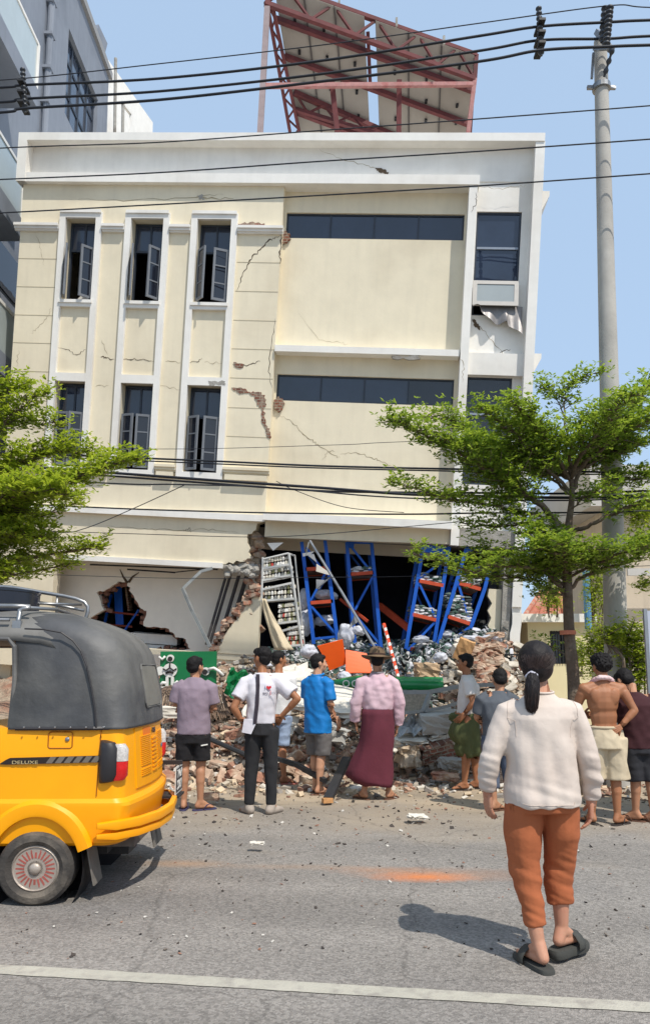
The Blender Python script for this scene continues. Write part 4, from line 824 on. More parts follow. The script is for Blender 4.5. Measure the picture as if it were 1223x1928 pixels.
def frag(mb, c, s, r, flat=.6):
    """chipped brick or plaster fragment"""
    h = [s*r.uniform(.6, 1.3), s*r.uniform(.4, 1.0), s*flat*r.uniform(.4, 1.0)]; R = rmat(r.gauss(0, .35), r.gauss(0, .35), r.uniform(0, 6.28)); ch = r.uniform(.15, .4)
    vs = []
    for sz in (-1, 1):
        for sx, sy in ((-1, -1), (1, -1), (1, 1), (-1, 1)): k = 1-r.uniform(0, ch); vs.append(Vector(c)+R @ Vector((sx*h[0]/2*k, sy*h[1]/2*k, sz*h[2]/2*k)))
    mb.add(vs, [(3, 2, 1, 0), (4, 5, 6, 7), (0, 1, 5, 4), (1, 2, 6, 5), (2, 3, 7, 6), (3, 0, 4, 7)])
RUB = [srgb(156, 118, 98), srgb(142, 108, 92), srgb(178, 148, 126), srgb(182, 170, 152), srgb(160, 150, 136), srgb(206, 198, 184), srgb(128, 112, 98), srgb(198, 178, 150), srgb(140, 132, 124), srgb(216, 210, 200)]
M_frag = palette('mixed_fragments', RUB)
r = random.Random(99); fm = MB()
for _ in range(9000):
    x = r.uniform(-4.3, 3.8); y = 9.0+5.8*r.random()**.95
    z = hz(x, y)
    if z < .02 and r.random() > .12+.5*sst(9.0, 10.3, y): continue
    s_ = r.choice((.04, .05, .06, .08, .10, .13))*r.uniform(.7, 1.2); frag(fm, (x, y, z+s_*.12), s_, r)
tag(fm.build('brick_rubble', M_frag), 'loose bits of brick, plaster and mortar strewn over the heap', 'rubble', kind='stuff')
# chips scattered over the road
r = random.Random(5); fm = MB()
for _ in range(3600):
    px = r.uniform(-80, 1300); t = r.random(); py = 1478+t**2.3*330
    if t > .55 and r.random() < .5: continue
    p = G(px, py)
    if p.y > 10.3 or (p.y < 6 and r.random() < .45): continue
    s_ = r.choice((.010, .012, .016, .022, .04 if p.y > 6.6 else .012)); frag(fm, (p.x, p.y, .004+s_*.08), s_, r, .25)
tag(fm.build('scattered_chips', palette('road_chips', [srgb(70, 62, 56), srgb(90, 80, 72), srgb(60, 54, 50), srgb(150, 110, 90), srgb(190, 184, 174), srgb(110, 100, 90)], bump=0)), 'dark and pale chips scattered over the dusty road', 'debris', kind='stuff')
# individual broken bricks: a few shapes, many copies
protos = []
M_bk = [mat('brick_piece_red', srgb(156, 112, 92), .95, .25, 14, .7, 60, col2=srgb(180, 158, 136), scale2=7, fac2=.44), mat('brick_piece_pale', srgb(178, 150, 128), .95, .25, 14, .7, 60, col2=srgb(200, 186, 166), scale2=6), mat('plaster_piece', srgb(208, 200, 186), .9, .12, 8, .5, 50, col2=srgb(176, 166, 150), scale2=5)]
for k in range(9):
    r = random.Random(200+k); m = MB(); b = bmesh.new(); bmesh.ops.create_cube(b, size=1); bmesh.ops.subdivide_edges(b, edges=b.edges[:], cuts=3, use_grid_fill=True)
    n_ = Vector((r.uniform(.5, 1), r.uniform(-.5, .5), r.uniform(-.5, .5))).normalized()
    for v in b.verts:
        kk = v.co.dot(n_)-r.uniform(.22, .3)
        if kk > 0: v.co -= n_*kk
        v.co += Vector((r.uniform(-1, 1), r.uniform(-1, 1), r.uniform(-1, 1)))*.03
        v.co = Vector((v.co.x*.22, v.co.y*.11, v.co.z*.075))
    m.add([v.co.copy() for v in b.verts], [[v.index for v in f.verts] for f in b.faces]); b.free(); o = m.build('broken_brick', M_bk[k % 3]); protos.append(o)
r = random.Random(31); cnt = 0
GB_ = 'broken bricks lying on the rubble heap'
for i in range(230):
    if i < 9: o = protos[i]
    else: o = protos[i % 9].copy(); COL.objects.link(o)
    if i % 3 != 2: x = r.uniform(-3.0, 3.0); y = 10.1+r.random()**1.2*2.6
    else: x = r.uniform(1.6, 3.5); y = r.uniform(11.2, 13.8)
    s_ = r.uniform(.8, 1.5); o.location = (x, y, hz(x, y)+.035*s_); o.rotation_euler = (r.gauss(0, .4), r.gauss(0, .4), r.uniform(0, 6.28)); o.scale = (s_,)*3
    tag(o, ('broken red brick lying loose on the rubble heap', 'broken dusty pink brick lying loose on the rubble heap', 'broken pale plaster lump lying loose on the rubble heap')[i % 3], ('brick', 'brick', 'plaster lump')[i % 3], (GB_+', red', GB_+', pink', 'plaster lumps on the rubble heap')[i % 3])
for (px, py, kk, rz) in ((385, 1527, 0, .1), (445, 1405, 0, .5)):
    pass
# ------------------------------------------------------------------ large pieces in the rubble (each surveyed)
def slab(name, px, py, Y, size, rot, mt, label, cat, seed=1, rough=.02):
    r = random.Random(seed); w, d, h = size; b = bmesh.new(); bmesh.ops.create_cube(b, size=1); bmesh.ops.subdivide_edges(b, edges=b.edges[:], cuts=4, use_grid_fill=True)
    for v in b.verts:
        e = max(abs(v.co.x), abs(v.co.y)) > .49; v.co = Vector((v.co.x*w, v.co.y*d, v.co.z*h))
        if e: v.co += Vector((r.uniform(-1, 1)*rough, r.uniform(-1, 1)*rough, r.uniform(-1, 1)*rough*.5))
        v.co += Vector((0, 0, r.uniform(-1, 1)*rough*.12))
    m = MB(); m.add([v.co.copy() for v in b.verts], [[v.index for v in f.verts] for f in b.faces]); b.free(); o = m.build(name, mt); o.location = P(px, py, Y); o.rotation_euler = [rad(a) for a in rot]; tag(o, label, cat); return o
M_slab = mat('pale_slab', srgb(214, 208, 196), .85, .08, 5, .4, 30, col2=srgb(190, 182, 168), scale2=3)
M_blk = mat('grey_block', srgb(176, 174, 168), .9, .15, 6, .5, 40, col2=srgb(150, 148, 142), scale2=3)
slab('wall_slab', 612, 1316, 11.1, (.95, .6, .07), (34, 8, -6), M_slab, 'large cream wall slab tilted behind the blue-shirted man', 'wall slab', 1, .05)
slab('wall_slab', 556, 1276, 11.9, (.5, .4, .06), (38, -14, 20), M_slab, 'pale triangular wall slab right of the white-shirted man', 'wall slab', 2, .07)
slab('wall_slab', 508, 1352, 10.9, (.7, .4, .07), (30, 22, 0), M_slab, 'pale slab sloping down behind the man with the shoulder strap', 'wall slab', 3, .05)
slab('wall_slab', 315, 1341, 11.0, (.6, .25, .14), (4, 0, -2), M_slab, 'long cream beam piece beside the yellow rickshaw', 'wall slab', 4, .015)
slab('concrete_block', 825, 1358, 10.75, (.52, .35, .27), (10, -4, 12), M_blk, 'squarish pale grey concrete block left of the olive skirt', 'concrete block', 5, .03)
slab('concrete_block', 770, 1392, 10.7, (.45, .35, .07), (8, 4, -8), M_slab, 'flat white plaster slab lying before the concrete block', 'wall slab', 6, .04)
slab('concrete_block', 830, 1386, 10.75, (.35, .3, .05), (4, -6, 8), M_slab, 'thin white slab lying on the broken brick wall', 'wall slab', 7, .04)
slab('concrete_block', 716, 1398, 10.5, (.42, .3, .16), (6, 10, 14), M_slab, 'cream plastered lump right behind the maroon skirt', 'wall slab', 8, .04)
slab('wall_chunk', 832, 1408, 10.6, (.62, .28, .20), (14, -10, 10), M_brick, 'chunk of red brickwork in rows left of the olive skirt', 'brickwork', 9, .04)
slab('wall_chunk', 850, 1438, 10.3, (.3, .22, .13), (5, 4, 25), M_conc, 'cut grey concrete lump at the foot of the brickwork chunk', 'concrete block', 10, .02)
slab('wall_chunk', 768, 1425, 10.4, (.24, .2, .26), (-8, 3, 20), mat('plastered_lump', srgb(172, 152, 128), .9, .25, 8, .6, 40, col2=srgb(186, 178, 164)), 'upright plastered stub left of the red brickwork', 'wall stub', 11, .04)
slab('wall_chunk', 838, 1462, 9.9, (.3, .16, .09), (3, 3, -15), M_bk[0], 'flat half brick lying in front of the brickwork chunk', 'brick', 12, .03)
slab('wall_chunk', 628, 1380, 10.2, (.3, .25, .2), (10, 20, 30), M_blk, 'grey lump beside the hand of the blue-shirted man', 'concrete block', 13, .05)
slab('brick', 393, 1500, 8.6, (.22, .11, .07), (0, 0, 12), M_bk[0], 'whole red brick on the road behind the man in black shorts', 'brick', 14, .004)
slab('plaster_chip', 785, 1537, 7.6, (.17, .10, .02), (4, 3, 12), M_slab, 'white plaster chip on the road right of the maroon skirt', 'plaster chip', 15, .02)
slab('plaster_chip', 484, 1587, 6.45, (.10, .05, .012), (0, 0, -10), M_slab, 'small white chip alone on the asphalt below the black jeans', 'plaster chip', 16, .012)
slab('plaster_chip', 712, 1455, 9.6, (.16, .1, .03), (0, 6, 30), M_slab, 'white chip on the sand right of the maroon skirt', 'plaster chip', 17, .02)
slab('cardboard_box', 873, 1224, 12.9, (.26, .12, .36), (12, 22, -12), mat('cardboard', srgb(196, 152, 104), .9, .12, 6, .2, 40, col2=srgb(178, 132, 88)), 'tan cardboard box tipped on its corner above the olive-skirted man', 'box', 18, .01)
slab('cardboard_box', 803, 1262, 12.5, (.36, .25, .22), (6, 3, 8), mat('cardboard_dusty', srgb(176, 150, 120), .9, .12, 6, .2, 40), 'crushed dusty cardboard box right of the striped pole', 'box', 19, .03)
# crumpled grey sheet
def crumple(name, px, py, Y, w, d, h, rot, mt, label, cat, seed, n=14, th=.004):
    r = random.Random(seed); m = MB(); vs = []
    for j in range(n+1):
        for i in range(n+1):
            x = (i/n-.5)*w; y = (j/n-.5)*d; z = h*(abs(noise.noise(Vector((x*5, y*5, seed))))*2+.4*noise.noise(Vector((x*13, y*13, seed)))); vs.append((x, y, z))
    top = len(vs); vs2 = vs+[(x, y, z-th) for x, y, z in vs]; q = lambda j, i: j*(n+1)+i
    fs = [(q(j, i), q(j, i+1), q(j+1, i+1), q(j+1, i)) for j in range(n) for i in range(n)]; fs += [tuple(top+k for k in reversed(f)) for f in fs]
    for i in range(n): fs += [(q(0, i), top+q(0, i), top+q(0, i+1), q(0, i+1)), (q(n, i+1), top+q(n, i+1), top+q(n, i), q(n, i)), (q(i+1, 0), top+q(i+1, 0), top+q(i, 0), q(i, 0)), (q(i, n), top+q(i, n), top+q(i+1, n), q(i+1, n))]
    m.add(vs2, fs); o = m.build(name, mt); o.location = P(px, py, Y); o.rotation_euler = [rad(a) for a in rot]; tag(o, label, cat); return o
crumple('metal_sheet', 768, 1372, 10.8, .42, .4, .14, (30, 5, 20), mat('dented_sheet', srgb(172, 176, 178), .45, .1, 5, .1, 20, metal=.4), 'crumpled grey metal sheet between the maroon skirt and the block', 'metal sheet', 4)
M_green = mat('green_sign_sheet', srgb(14, 112, 62), .38, .08, 4, .05, 20, col2=srgb(20, 100, 58), spec=.5)
crumple('sign_scrap', 460, 1300, 12.0, .62, .5, .18, (50, 20, 15), M_green, 'crumpled dark green sheet scrap between the two left men', 'sign scrap', 9)
# fallen green sign with raised white lettering remains
sg = empty('green_sign', P(354, 1262, 12.6), rad(-4), label='flat green sign panel with broken white raised symbols behind the mauve shirt', cat='sign')
sc0 = 12.6/1450
m = MB(); m.box(-53*sc0, 53*sc0, 0, .05, -33*sc0, 35*sc0); m.build('panel', M_green, sg)
M_let = mat('white_acrylic', srgb(224, 222, 214), .4, .05, 4, 0); M_letb = mat('letter_shadow', srgb(44, 40, 38), .8, .05, 4, 0)
def disc(par, px, py, rr, y, mt, name='letter', dy=.03, rz=1.0):
    m = MB(); c = Vector(((px-354)*sc0, y, -(py-1262)*sc0)); n = 24; ring = [(c.x+rr*sc0*math.cos(6.283*k/n), c.z+rr*rz*sc0*math.sin(6.283*k/n)) for k in range(n)]; m.plate([ring], y, y+dy); return m.build(name, mt, par)
def stroke(par, pts, w, y, mt, name='letter'):
    m = MB(); m.tube([((a-354)*sc0, y, -(b-1262)*sc0) for a, b in pts], w*sc0, 8); return m.build(name, mt, par, smooth='all')
disc(sg, 321, 1262, 13.5, -.04, M_let, rz=.95); disc(sg, 321, 1240, 7, -.04, M_let); disc(sg, 321, 1241, 4.5, -.055, M_letb, 'letter_hole')
stroke(sg, [(308, 1259), (314, 1262), (321, 1257), (328, 1262), (334, 1259)], 1.3, -.05, M_letb, 'letter_groove'); stroke(sg, [(314, 1267), (321, 1264), (328, 1267)], 2.2, -.05, M_letb, 'letter_groove'); stroke(sg, [(321, 1249), (321, 1257)], 1.3, -.05, M_letb, 'letter_groove')
for x_ in (316, 326): m = MB(); m.box((x_-2.6-354)*sc0, (x_+2.6-354)*sc0, -.04, 0, -(1292-1262)*sc0, -(1274-1262)*sc0); m.build('letter', M_let, sg)
stroke(sg, [(304, 1290), (308, 1285), (314, 1286)], 3.4, -.03, M_let); stroke(sg, [(329, 1288), (335, 1283), (339, 1288)], 2.8, -.03, M_let)
stroke(sg, [(299, 1237), (306, 1242), (311, 1236)], 2.4, -.03, M_let); disc(sg, 302, 1263, 8, -.03, M_let)
disc(sg, 388, 1264, 7.5, -.04, M_let); disc(sg, 387, 1265, 5, -.055, M_letb, 'letter_hole'); stroke(sg, [(394, 1260), (404, 1258), (414, 1264), (422, 1272)], 2.8, -.05, M_let)
# rusty rod fringe (bare reinforcement hanging under the sign)
rf_ = empty('reinforcement_rods', P(400, 1300, 12.1), label='dense fringe of thin rusty rods hanging below the green sign', cat='metal rods'); o0 = P(400, 1300, 12.1)
M_rust = mat('rusty_rod', srgb(120, 100, 84), .9, .25, 20, .4, 60, col2=srgb(92, 78, 68), scale2=6)
r = random.Random(8)
for k in range(44):
    f = k/43; xt = 301+f*116; xb = xt+(f-.45)*34; yt = 1296-8*math.sin(f*3)+r.uniform(-2, 2); yb = (1330 if f < .35 else 1352)+r.uniform(-5, 5)
    m = MB(); m.tube([P(xt, yt, 12.1)-o0, P((xt+xb)/2+r.uniform(-1, 1), (yt+yb)/2, 11.9)-o0, P(xb, yb, 11.8)-o0], .011, 5); m.build('rod', M_rust, rf_)
m = MB(); m.tube([P(300, 1296, 12.15)-o0, P(350, 1291, 12.15)-o0, P(418, 1293, 12.15)-o0], .03, 6); m.build('edge_strip', M_conc, rf_)
# rolled green sign sheet
gr_ = empty('rolled_sign', P(728, 1290, 11.7), label='long green sheet curled like a trough lying across the rubble behind the hat', cat='sign'); o0 = P(728, 1290, 11.7)
rings = []; n = 18
for k in range(25):
    f = k/24; c = P(622+f*210, 1287+f*4, 11.75)-o0; rr = .145*(.45+.55*sst(0, .25, f)); tw = rad(10)*(1-f)
    rg = []
    for j in range(n): a = rad(-35)+tw+rad(205)*j/(n-1); rg.append((c.x, c.y-rr*math.cos(a)*.9, c.z+rr*math.sin(a)*.88))
    for j in reversed(range(n)): a = rad(-35)+tw+rad(205)*j/(n-1); rg.append((c.x, c.y-(rr-.006)*math.cos(a)*.9, c.z+(rr-.006)*math.sin(a)*.88))
    rings.append(rg)
m = MB(); m.loft(rings); m.build('sheet', mat('green_gloss_sheet', srgb(14, 124, 64), .25, .1, 4, .03, 20, spec=.6), gr_, smooth=True)
for px in (651, 668):
    c = P(px, 1287, 11.55)-o0; m = MB(); m.tube([c+Vector((.045*math.cos(a), -.02, .045*math.sin(a))) for a in [6.283*k/16 for k in range(17)]], .010, 6); m.build('ring_mark', M_let, gr_)
# frames, posts and bars
def barthing(name, pts, w, h, mt, label, cat, rnd=False):
    c = sum((P(*p) for p in pts), Vector())/len(pts); e = MB()
    for a, b in zip(pts[:-1], pts[1:]):
        if rnd: e.tube([P(*a)-c, P(*b)-c], w, 8)
        else: e.bar(P(*a)-c, P(*b)-c, w, h)
    o = e.build(name, mt); o.location = c; tag(o, label, cat); return o
M_alu = mat('dull_aluminium', srgb(148, 150, 148), .5, .15, 8, .1, 30, metal=.4)
wf = empty('window_frame', P(820, 1320, 10.8), label='bent grey window frame lying on edge behind the olive-skirted man', cat='window frame'); o0 = P(820, 1320, 10.8)
for nm, pts, w in (('rail', [(700, 1304, 10.9), (806, 1303, 10.8), (870, 1291, 10.8), (930, 1289, 10.8), (958, 1306, 10.7)], .055), ('rail', [(700, 1346, 10.7), (770, 1342, 10.7), (830, 1333, 10.7), (880, 1318, 10.7)], .04), ('mullion', [(808, 1304, 10.8), (797, 1340, 10.7)], .06)):
    m = MB()
    for a, b in zip(pts[:-1], pts[1:]): m.bar(P(*a)-o0, P(*b)-o0, w)
    m.build(nm, M_alu, wf)
m = MB(); m.add([P(704, 1308, 10.87)-o0, P(803, 1306, 10.78)-o0, P(794, 1339, 10.7)-o0, P(703, 1343, 10.72)-o0], [(0, 1, 2, 3)]); m.build('mesh_screen', mat('dusty_mesh', srgb(146, 136, 120), .9, .35, 30, 0), wf)
M_blkp = mat('black_steel', srgb(44, 44, 46), .6, .2, 8, .1, 40)
ps = barthing('black_post', [(652, 1428, 9.9), (617, 1505, 8.6)], .10, .05, M_blkp, 'black steel post with broken wooden end lying beside the maroon skirt', 'post')
m = MB(); c = P(616, 1507, 8.58)-ps.location; m.obox(c, (.11, .06, .05), rmat(0, 0, .4)); m.build('wood_end', mat('splintered_wood', srgb(190, 140, 90), .9, .2, 20, .5, 50), ps)
barthing('black_tube', [(376, 1383, 9.9), (478, 1428, 9.4)], .032, 0, M_blkp, 'black tube lying on the bricks between the two left men', 'tube', True)
barthing('black_beam', [(508, 1425, 9.9), (555, 1438, 9.7), (612, 1470, 9.2)], .06, .05, M_blkp, 'dark beam lying behind the legs of the blue-shirted man', 'beam')
barthing('thin_rod', [(1120, 1495, 8.6), (1223, 1508, 8.5), (1300, 1515, 8.4)], .008, 0, M_rust, 'thin rod on the sand between the men at the right', 'rod', True)
barthing('bent_frame', [(400, 1070, 13.3), (378, 1076, 13.3), (344, 1108, 13.2), (362, 1150, 13.1), (396, 1218, 13.0)], .045, .05, M_alu, 'bent metal frame dangling in the left opening', 'metal frame')
barthing('leaning_pole', [(583, 1018, 13.6), (640, 1110, 13.4), (714, 1234, 13.0)], .024, 0, M_steel, 'grey metal pole leaning from the beam to the brown hat', 'pole', True)
def plateat(name, pts, Y, th, mt, label, cat):
    w = [P(a, b, Y+(pp[0] if pp else 0)) for a, b, *pp in pts]; c = sum(w, Vector())/len(w); n = (w[1]-w[0]).cross(w[2]-w[0]).normalized(); m = MB(); k = len(w); a = [p-c for p in w]; b_ = [p-n*th for p in a]
    m.add(a+b_, [tuple(range(k)), tuple(reversed(range(k, 2*k)))]+[((i+1) % k, i, k+i, k+(i+1) % k) for i in range(k)]); o = m.build(name, mt); o.location = c; tag(o, label, cat); return o
M_or = mat('orange_enamel', srgb(246, 96, 22), .5, .05, 5, .05, 20)
plateat('tilted_orange_sheet', [(597, 1217), (645, 1204), (652, 1250, .1), (620, 1263, .1), (611, 1240, .05)], 12.3, -.03, M_or, 'flat bright orange panel tilted above the blue shirt', 'panel')
op = empty('orange_shutter', P(675, 1248, 12.2), label='ribbed orange sheet lying between the flat orange panel and the hat', cat='ribbed sheet'); o0 = P(675, 1248, 12.2)
q4 = [P(650, 1229, 12.5), P(690, 1236, 12.5), P(701, 1268, 12.0), P(651, 1268, 12.0)]
for k in range(5):
    f, g_ = k/5, (k+.78)/5; a, b, c, d = q4[0].lerp(q4[3], f)-o0, q4[1].lerp(q4[2], f)-o0, q4[1].lerp(q4[2], g_)-o0, q4[0].lerp(q4[3], g_)-o0
    m = MB(); up = Vector((0, -.03, .05)); m.add([a+up, b+up, c, d, a, b, c-up*.3, d-up*.3], [(0, 3, 2, 1), (4, 5, 6, 7), (0, 1, 5, 4), (3, 7, 6, 2), (0, 4, 7, 3), (1, 2, 6, 5)]); m.build('rib', M_or, op)
M_org = mat('orange_beam', srgb(188, 74, 42), .55, .12, 6, .1, 40)
barthing('orange_beam', [(714, 1140, 15.2), (770, 1184, 14.6)], .07, .12, M_org, 'fallen orange rack beam sloping in the dark opening', 'beam')
barthing('orange_rail', [(640, 1128, 14.9), (692, 1170, 14.6)], .04, .05, M_org, 'thin orange rail sloping behind the leaning pole', 'beam')
# striped pole
sp_ = empty('striped_pole', P(748, 1275, 12.3), label='red and white striped pole sticking up beside the brown hat', cat='striped pole'); o0 = P(748, 1275, 12.3)
A, B = P(722, 1175, 12.9)-o0, P(749, 1276, 12.3)-o0
M_sr = mat('stripe_red', srgb(222, 74, 34), .6, .1, 6, 0)
m = MB(); m.tube([A, B], .030, 12); m.build('pole', M_sr, sp_)
d = (B-A).normalized(); u1 = d.orthogonal().normalized(); u2 = d.cross(u1); L_ = (B-A).length; nst = 7
for k in range(nst):     # spiral white bands
    m = MB(); pts_o = []; rows = []
    for j in range(13):
        a = 6.283*j/12; s0 = L_*(k+.2+.5*j/12)/nst; rows.append((A+d*s0+(u1*math.cos(a)+u2*math.sin(a))*.0312, A+d*(s0+L_*.4/nst)+(u1*math.cos(a)+u2*math.sin(a))*.0312))
    m.add([p for rr in rows for p in rr], [(2*j, 2*j+1, 2*j+3, 2*j+2) for j in range(12)]); m.build('stripe', M_let, sp_)

# ------------------------------------------------------------------ storage racks and their goods
M_blue = mat('blue_rack_paint', srgb(18, 86, 182), .5, .1, 6, .05, 30)
def z4(x, y): return (470+x*.2044, 1000+y*.2044)
def z5(x, y): return (700+x*.2289, 1000+y*.2289)
def rack(label, Y, posts, braces, shelves, zf, depth=.9, head=None):
    c = P(*zf(*posts[0][1]), Y); e = empty('storage_rack', c, label=label, cat='storage rack', group='blue and orange storage racks')
    def w(p, dy=0): return P(*zf(*p), Y)+Vector((0, dy, 0))-c
    for dy in (0, depth):
        for a, b in posts: m = MB(); m.bar(w(a, dy), w(b, dy), .066, .05, up=(0, 1, 0)); m.build('upright', M_blue, e)
        for a, b in braces: m = MB(); m.bar(w(a, dy+.01), w(b, dy+.01), .042, .03, up=(0, 1, 0)); m.build('brace', M_blue, e)
    for a, b in shelves:
        m = MB(); m.bar(w(a, .0), w(b, .0), .05, .065); m.build('shelf_beam', M_org, e); m = MB(); m.bar(w(a, depth), w(b, depth), .05, .065); m.build('shelf_beam', M_org, e)
        m = MB(); a0, b0, a1, b1_ = w(a, .03), w(b, .03), w(a, depth-.03), w(b, depth-.03); up = Vector((0, 0, .012)); m.add([a0+up, b0+up, b1_+up, a1+up, a0-up, b0-up, b1_-up, a1-up], [(0, 1, 2, 3), (7, 6, 5, 4), (0, 4, 5, 1), (2, 6, 7, 3), (1, 5, 6, 2), (3, 7, 4, 0)]); m.build('deck', mat('dusty_deck', srgb(120, 96, 84), .9, .2, 8, .2), e)
    if head: m = MB(); a, b, h = head; m.bar(w(a, .02), w(b, .02), .05, h); m.build('head_plate', M_blue, e)
    return e
rack('leftmost blue rack with a white sack, next to the white wire shelf', 14.5, [((478, 100), (590, 1040)), ((692, 85), (808, 1000))], [((520, 150), (700, 400)), ((690, 400), (560, 640)), ((565, 690), (800, 955)), ((588, 992), (806, 970))], [((515, 352), (720, 340)), ((555, 662), (765, 645))], z4)
rack('second blue rack from the left, crossed by the leaning grey pole', 14.6, [((893, 105), (972, 1095)), ((1120, 105), (1208, 1080))], [((935, 145), (1132, 395)), ((1132, 420), (968, 725)), ((985, 790), (1200, 1045)), ((1010, 1050), (1208, 1048)), ((900, 105), (1130, 108))], [((925, 398), (1140, 382))], z4, head=((885, 120), (960, 130), .12))
rack('third blue rack from the left, leaning right beyond the striped pole', 14.2, [((420, 130), (272, 1000)), ((632, 130), (490, 1045))], [((510, 300), (378, 395)), ((380, 415), (530, 730)), ((520, 745), (288, 985)), ((272, 985), (492, 1035))], [((378, 408), (585, 448)), ((330, 685), (540, 735)), ((315, 968), (490, 990))], z5, head=((415, 140), (638, 165), .14))
rack('rightmost blue rack, leaning hardest beside the cracked pillar', 14.1, [((775, 140), (515, 1015)), ((925, 470), (775, 890)), ((960, 330), (925, 470))], [((705, 420), (802, 745)), ((805, 785), (535, 990)), ((515, 985), (650, 1030)), ((880, 290), (700, 400))], [((718, 430), (890, 478)), ((615, 700), (800, 762)), ((560, 970), (650, 1015))], z5, head=((775, 150), (930, 155), .12))
GOOD = [srgb(74, 98, 88), srgb(100, 118, 110), srgb(60, 64, 64), srgb(170, 172, 172), srgb(212, 212, 216), srgb(92, 106, 102), srgb(66, 90, 78), srgb(128, 132, 130), srgb(48, 54, 54), srgb(222, 222, 224), srgb(150, 150, 150), srgb(196, 194, 190)]
M_goods = palette('plastic_packets', GOOD, .3, .3, 60); M_goods.node_tree.nodes['Principled BSDF'].inputs['Roughness'].default_value = .5
def packet(mb, c, s, R):
    w, d, h = s; rings = []
    for f, k in ((-.5, .55), (-.35, .95), (0, 1), (.35, .95), (.5, .55)): rings.append([Vector(c)+R @ Vector((w*f, d*.5*sy*k, h*.5*sz*k)) for sy, sz in ((-1, -.6), (-.7, -1), (.7, -1), (1, -.6), (1, .6), (.7, 1), (-.7, 1), (-1, .6))])
    mb.loft(rings)
r = random.Random(44); gm = MB()
for _ in range(6500):
    x = r.uniform(-.75, 3.3)-.3*r.random(); y = 12.5+r.random()*3.2
    if x > 1.9 and y < 13.3: continue
    if x < 0 and y < 13.6: continue
    if y < 12.3+.6*abs(math.sin(x*2)): continue
    top = hz(x, y)-.02+.28*sst(13.4, 14.6, y)+.22*noise.noise(Vector((x*1.6, y*1.6, 5)))
    packet(gm, (x, y, top+r.uniform(-.06, .05)), (r.uniform(.08, .18), r.uniform(.04, .09), r.uniform(.01, .025)), rmat(r.gauss(0, .7), r.gauss(0, .7), r.uniform(0, 6.28)))
tag(gm.build('packaged_goods', M_goods), 'glossy dark green and white plastic packets spilled around the racks', 'goods', kind='stuff')
def shelf_goods(label, Y, a, b, zf, layers, seed, sz=.17):
    r = random.Random(seed); A, B = P(*zf(*a), Y), P(*zf(*b), Y); m = MB(); n = max(2, int((B-A).length/(sz*.55)))
    for L_ in range(layers):
        for k in range(n):
            for dy in (.1, .35, .6):
                c = A.lerp(B, (k+.5+r.uniform(-.2, .2))/n)+Vector((0, dy, .04+L_*.035+r.uniform(-.005, .01))); packet(m, c, (sz, .22, .04), rmat(r.gauss(0, .12), r.gauss(0, .12), r.gauss(0, .35)))
    o = m.build('shelved_packets', M_goods); tag(o, label, 'goods', kind='stuff')
shelf_goods('neat stack of folded dark packets on the rightmost rack', 14.1, (640, 715), (810, 765), z5, 13, 1)
shelf_goods('loose packets on the upper deck of the rightmost rack', 14.1, (730, 430), (890, 478), z5, 4, 2)
shelf_goods('packets on the middle deck of the third rack', 14.2, (345, 690), (540, 735), z5, 5, 3, .14); shelf_goods('packets on the upper deck of the third rack', 14.2, (390, 412), (580, 448), z5, 4, 4, .14)
shelf_goods('packets on the lowest deck of the third rack', 14.2, (325, 968), (490, 990), z5, 3, 5, .14); shelf_goods('dim packets on the deck of the second rack', 14.6, (930, 398), (1130, 382), z4, 3, 6, .13)
# white sacks
M_sack = mat('white_sack', srgb(196, 198, 206), .6, .08, 6, .4, 25, dist=.03)
def sack(px, py, Y, s, rot, seed, label):
    b = bmesh.new(); bmesh.ops.create_icosphere(b, subdivisions=4, radius=1); R = rmat(*[rad(a) for a in rot])
    for v in b.verts:
        n_ = noise.noise(v.co*1.8+Vector((seed, 0, 0)))*.22+abs(noise.noise(v.co*4+Vector((0, seed, 0))))*.16; v.co = v.co*(1+n_)
    m = MB(); m.add([R @ Vector((v.co.x*s[0], v.co.y*s[1], v.co.z*s[2])) for v in b.verts], [[v.index for v in f.verts] for f in b.faces]); b.free(); o = m.build('white_sack', M_sack, smooth='all'); o.location = P(px, py, Y); tag(o, label, 'sack', 'white plastic sacks among the racks')
sack(*z4(700, 590), 14.8, (.22, .2, .10), (0, 5, 0), 1, 'white sack lying on the deck of the leftmost rack'); sack(*z4(885, 960), 13.9, (.14, .14, .21), (0, 0, 0), 2, 'bluish white sack slumped between the two left racks')
sack(*z4(1000, 915), 13.9, (.12, .12, .08), (0, 20, 0), 3, 'small white sack right beside the slumped bluish one'); sack(*z4(500, 640), 14.9, (.11, .2, .22), (0, 0, 0), 4, 'upright pale sack between the wire shelf and the leftmost rack')
sack(*z4(520, 840), 14.8, (.15, .2, .24), (0, 0, 0), 5, 'tall pale sack low behind the leftmost rack upright'); sack(*z4(690, 820), 14.9, (.2, .2, .10), (0, -8, 0), 6, 'flat white sack behind the brace of the leftmost rack')
sack(*z5(620, 850), 14.3, (.12, .12, .08), (0, 0, 0), 7, 'white bundle between the feet of the two right racks'); sack(*z5(640, 960), 13.9, (.13, .12, .08), (0, 10, 0), 8, 'white bundle inside the foot of the rightmost rack')
sack(*z5(565, 1040), 13.4, (.12, .12, .09), (0, 0, 0), 9, 'bluish white bundle in front of the crossing rack feet'); sack(*z5(860, 890), 13.7, (.26, .15, .06), (0, 8, 0), 10, 'flat white sack right of the rightmost rack'); sack(*z5(970, 880), 13.6, (.2, .15, .07), (0, -10, 0), 11, 'flat pale sack at the cracked pillar')
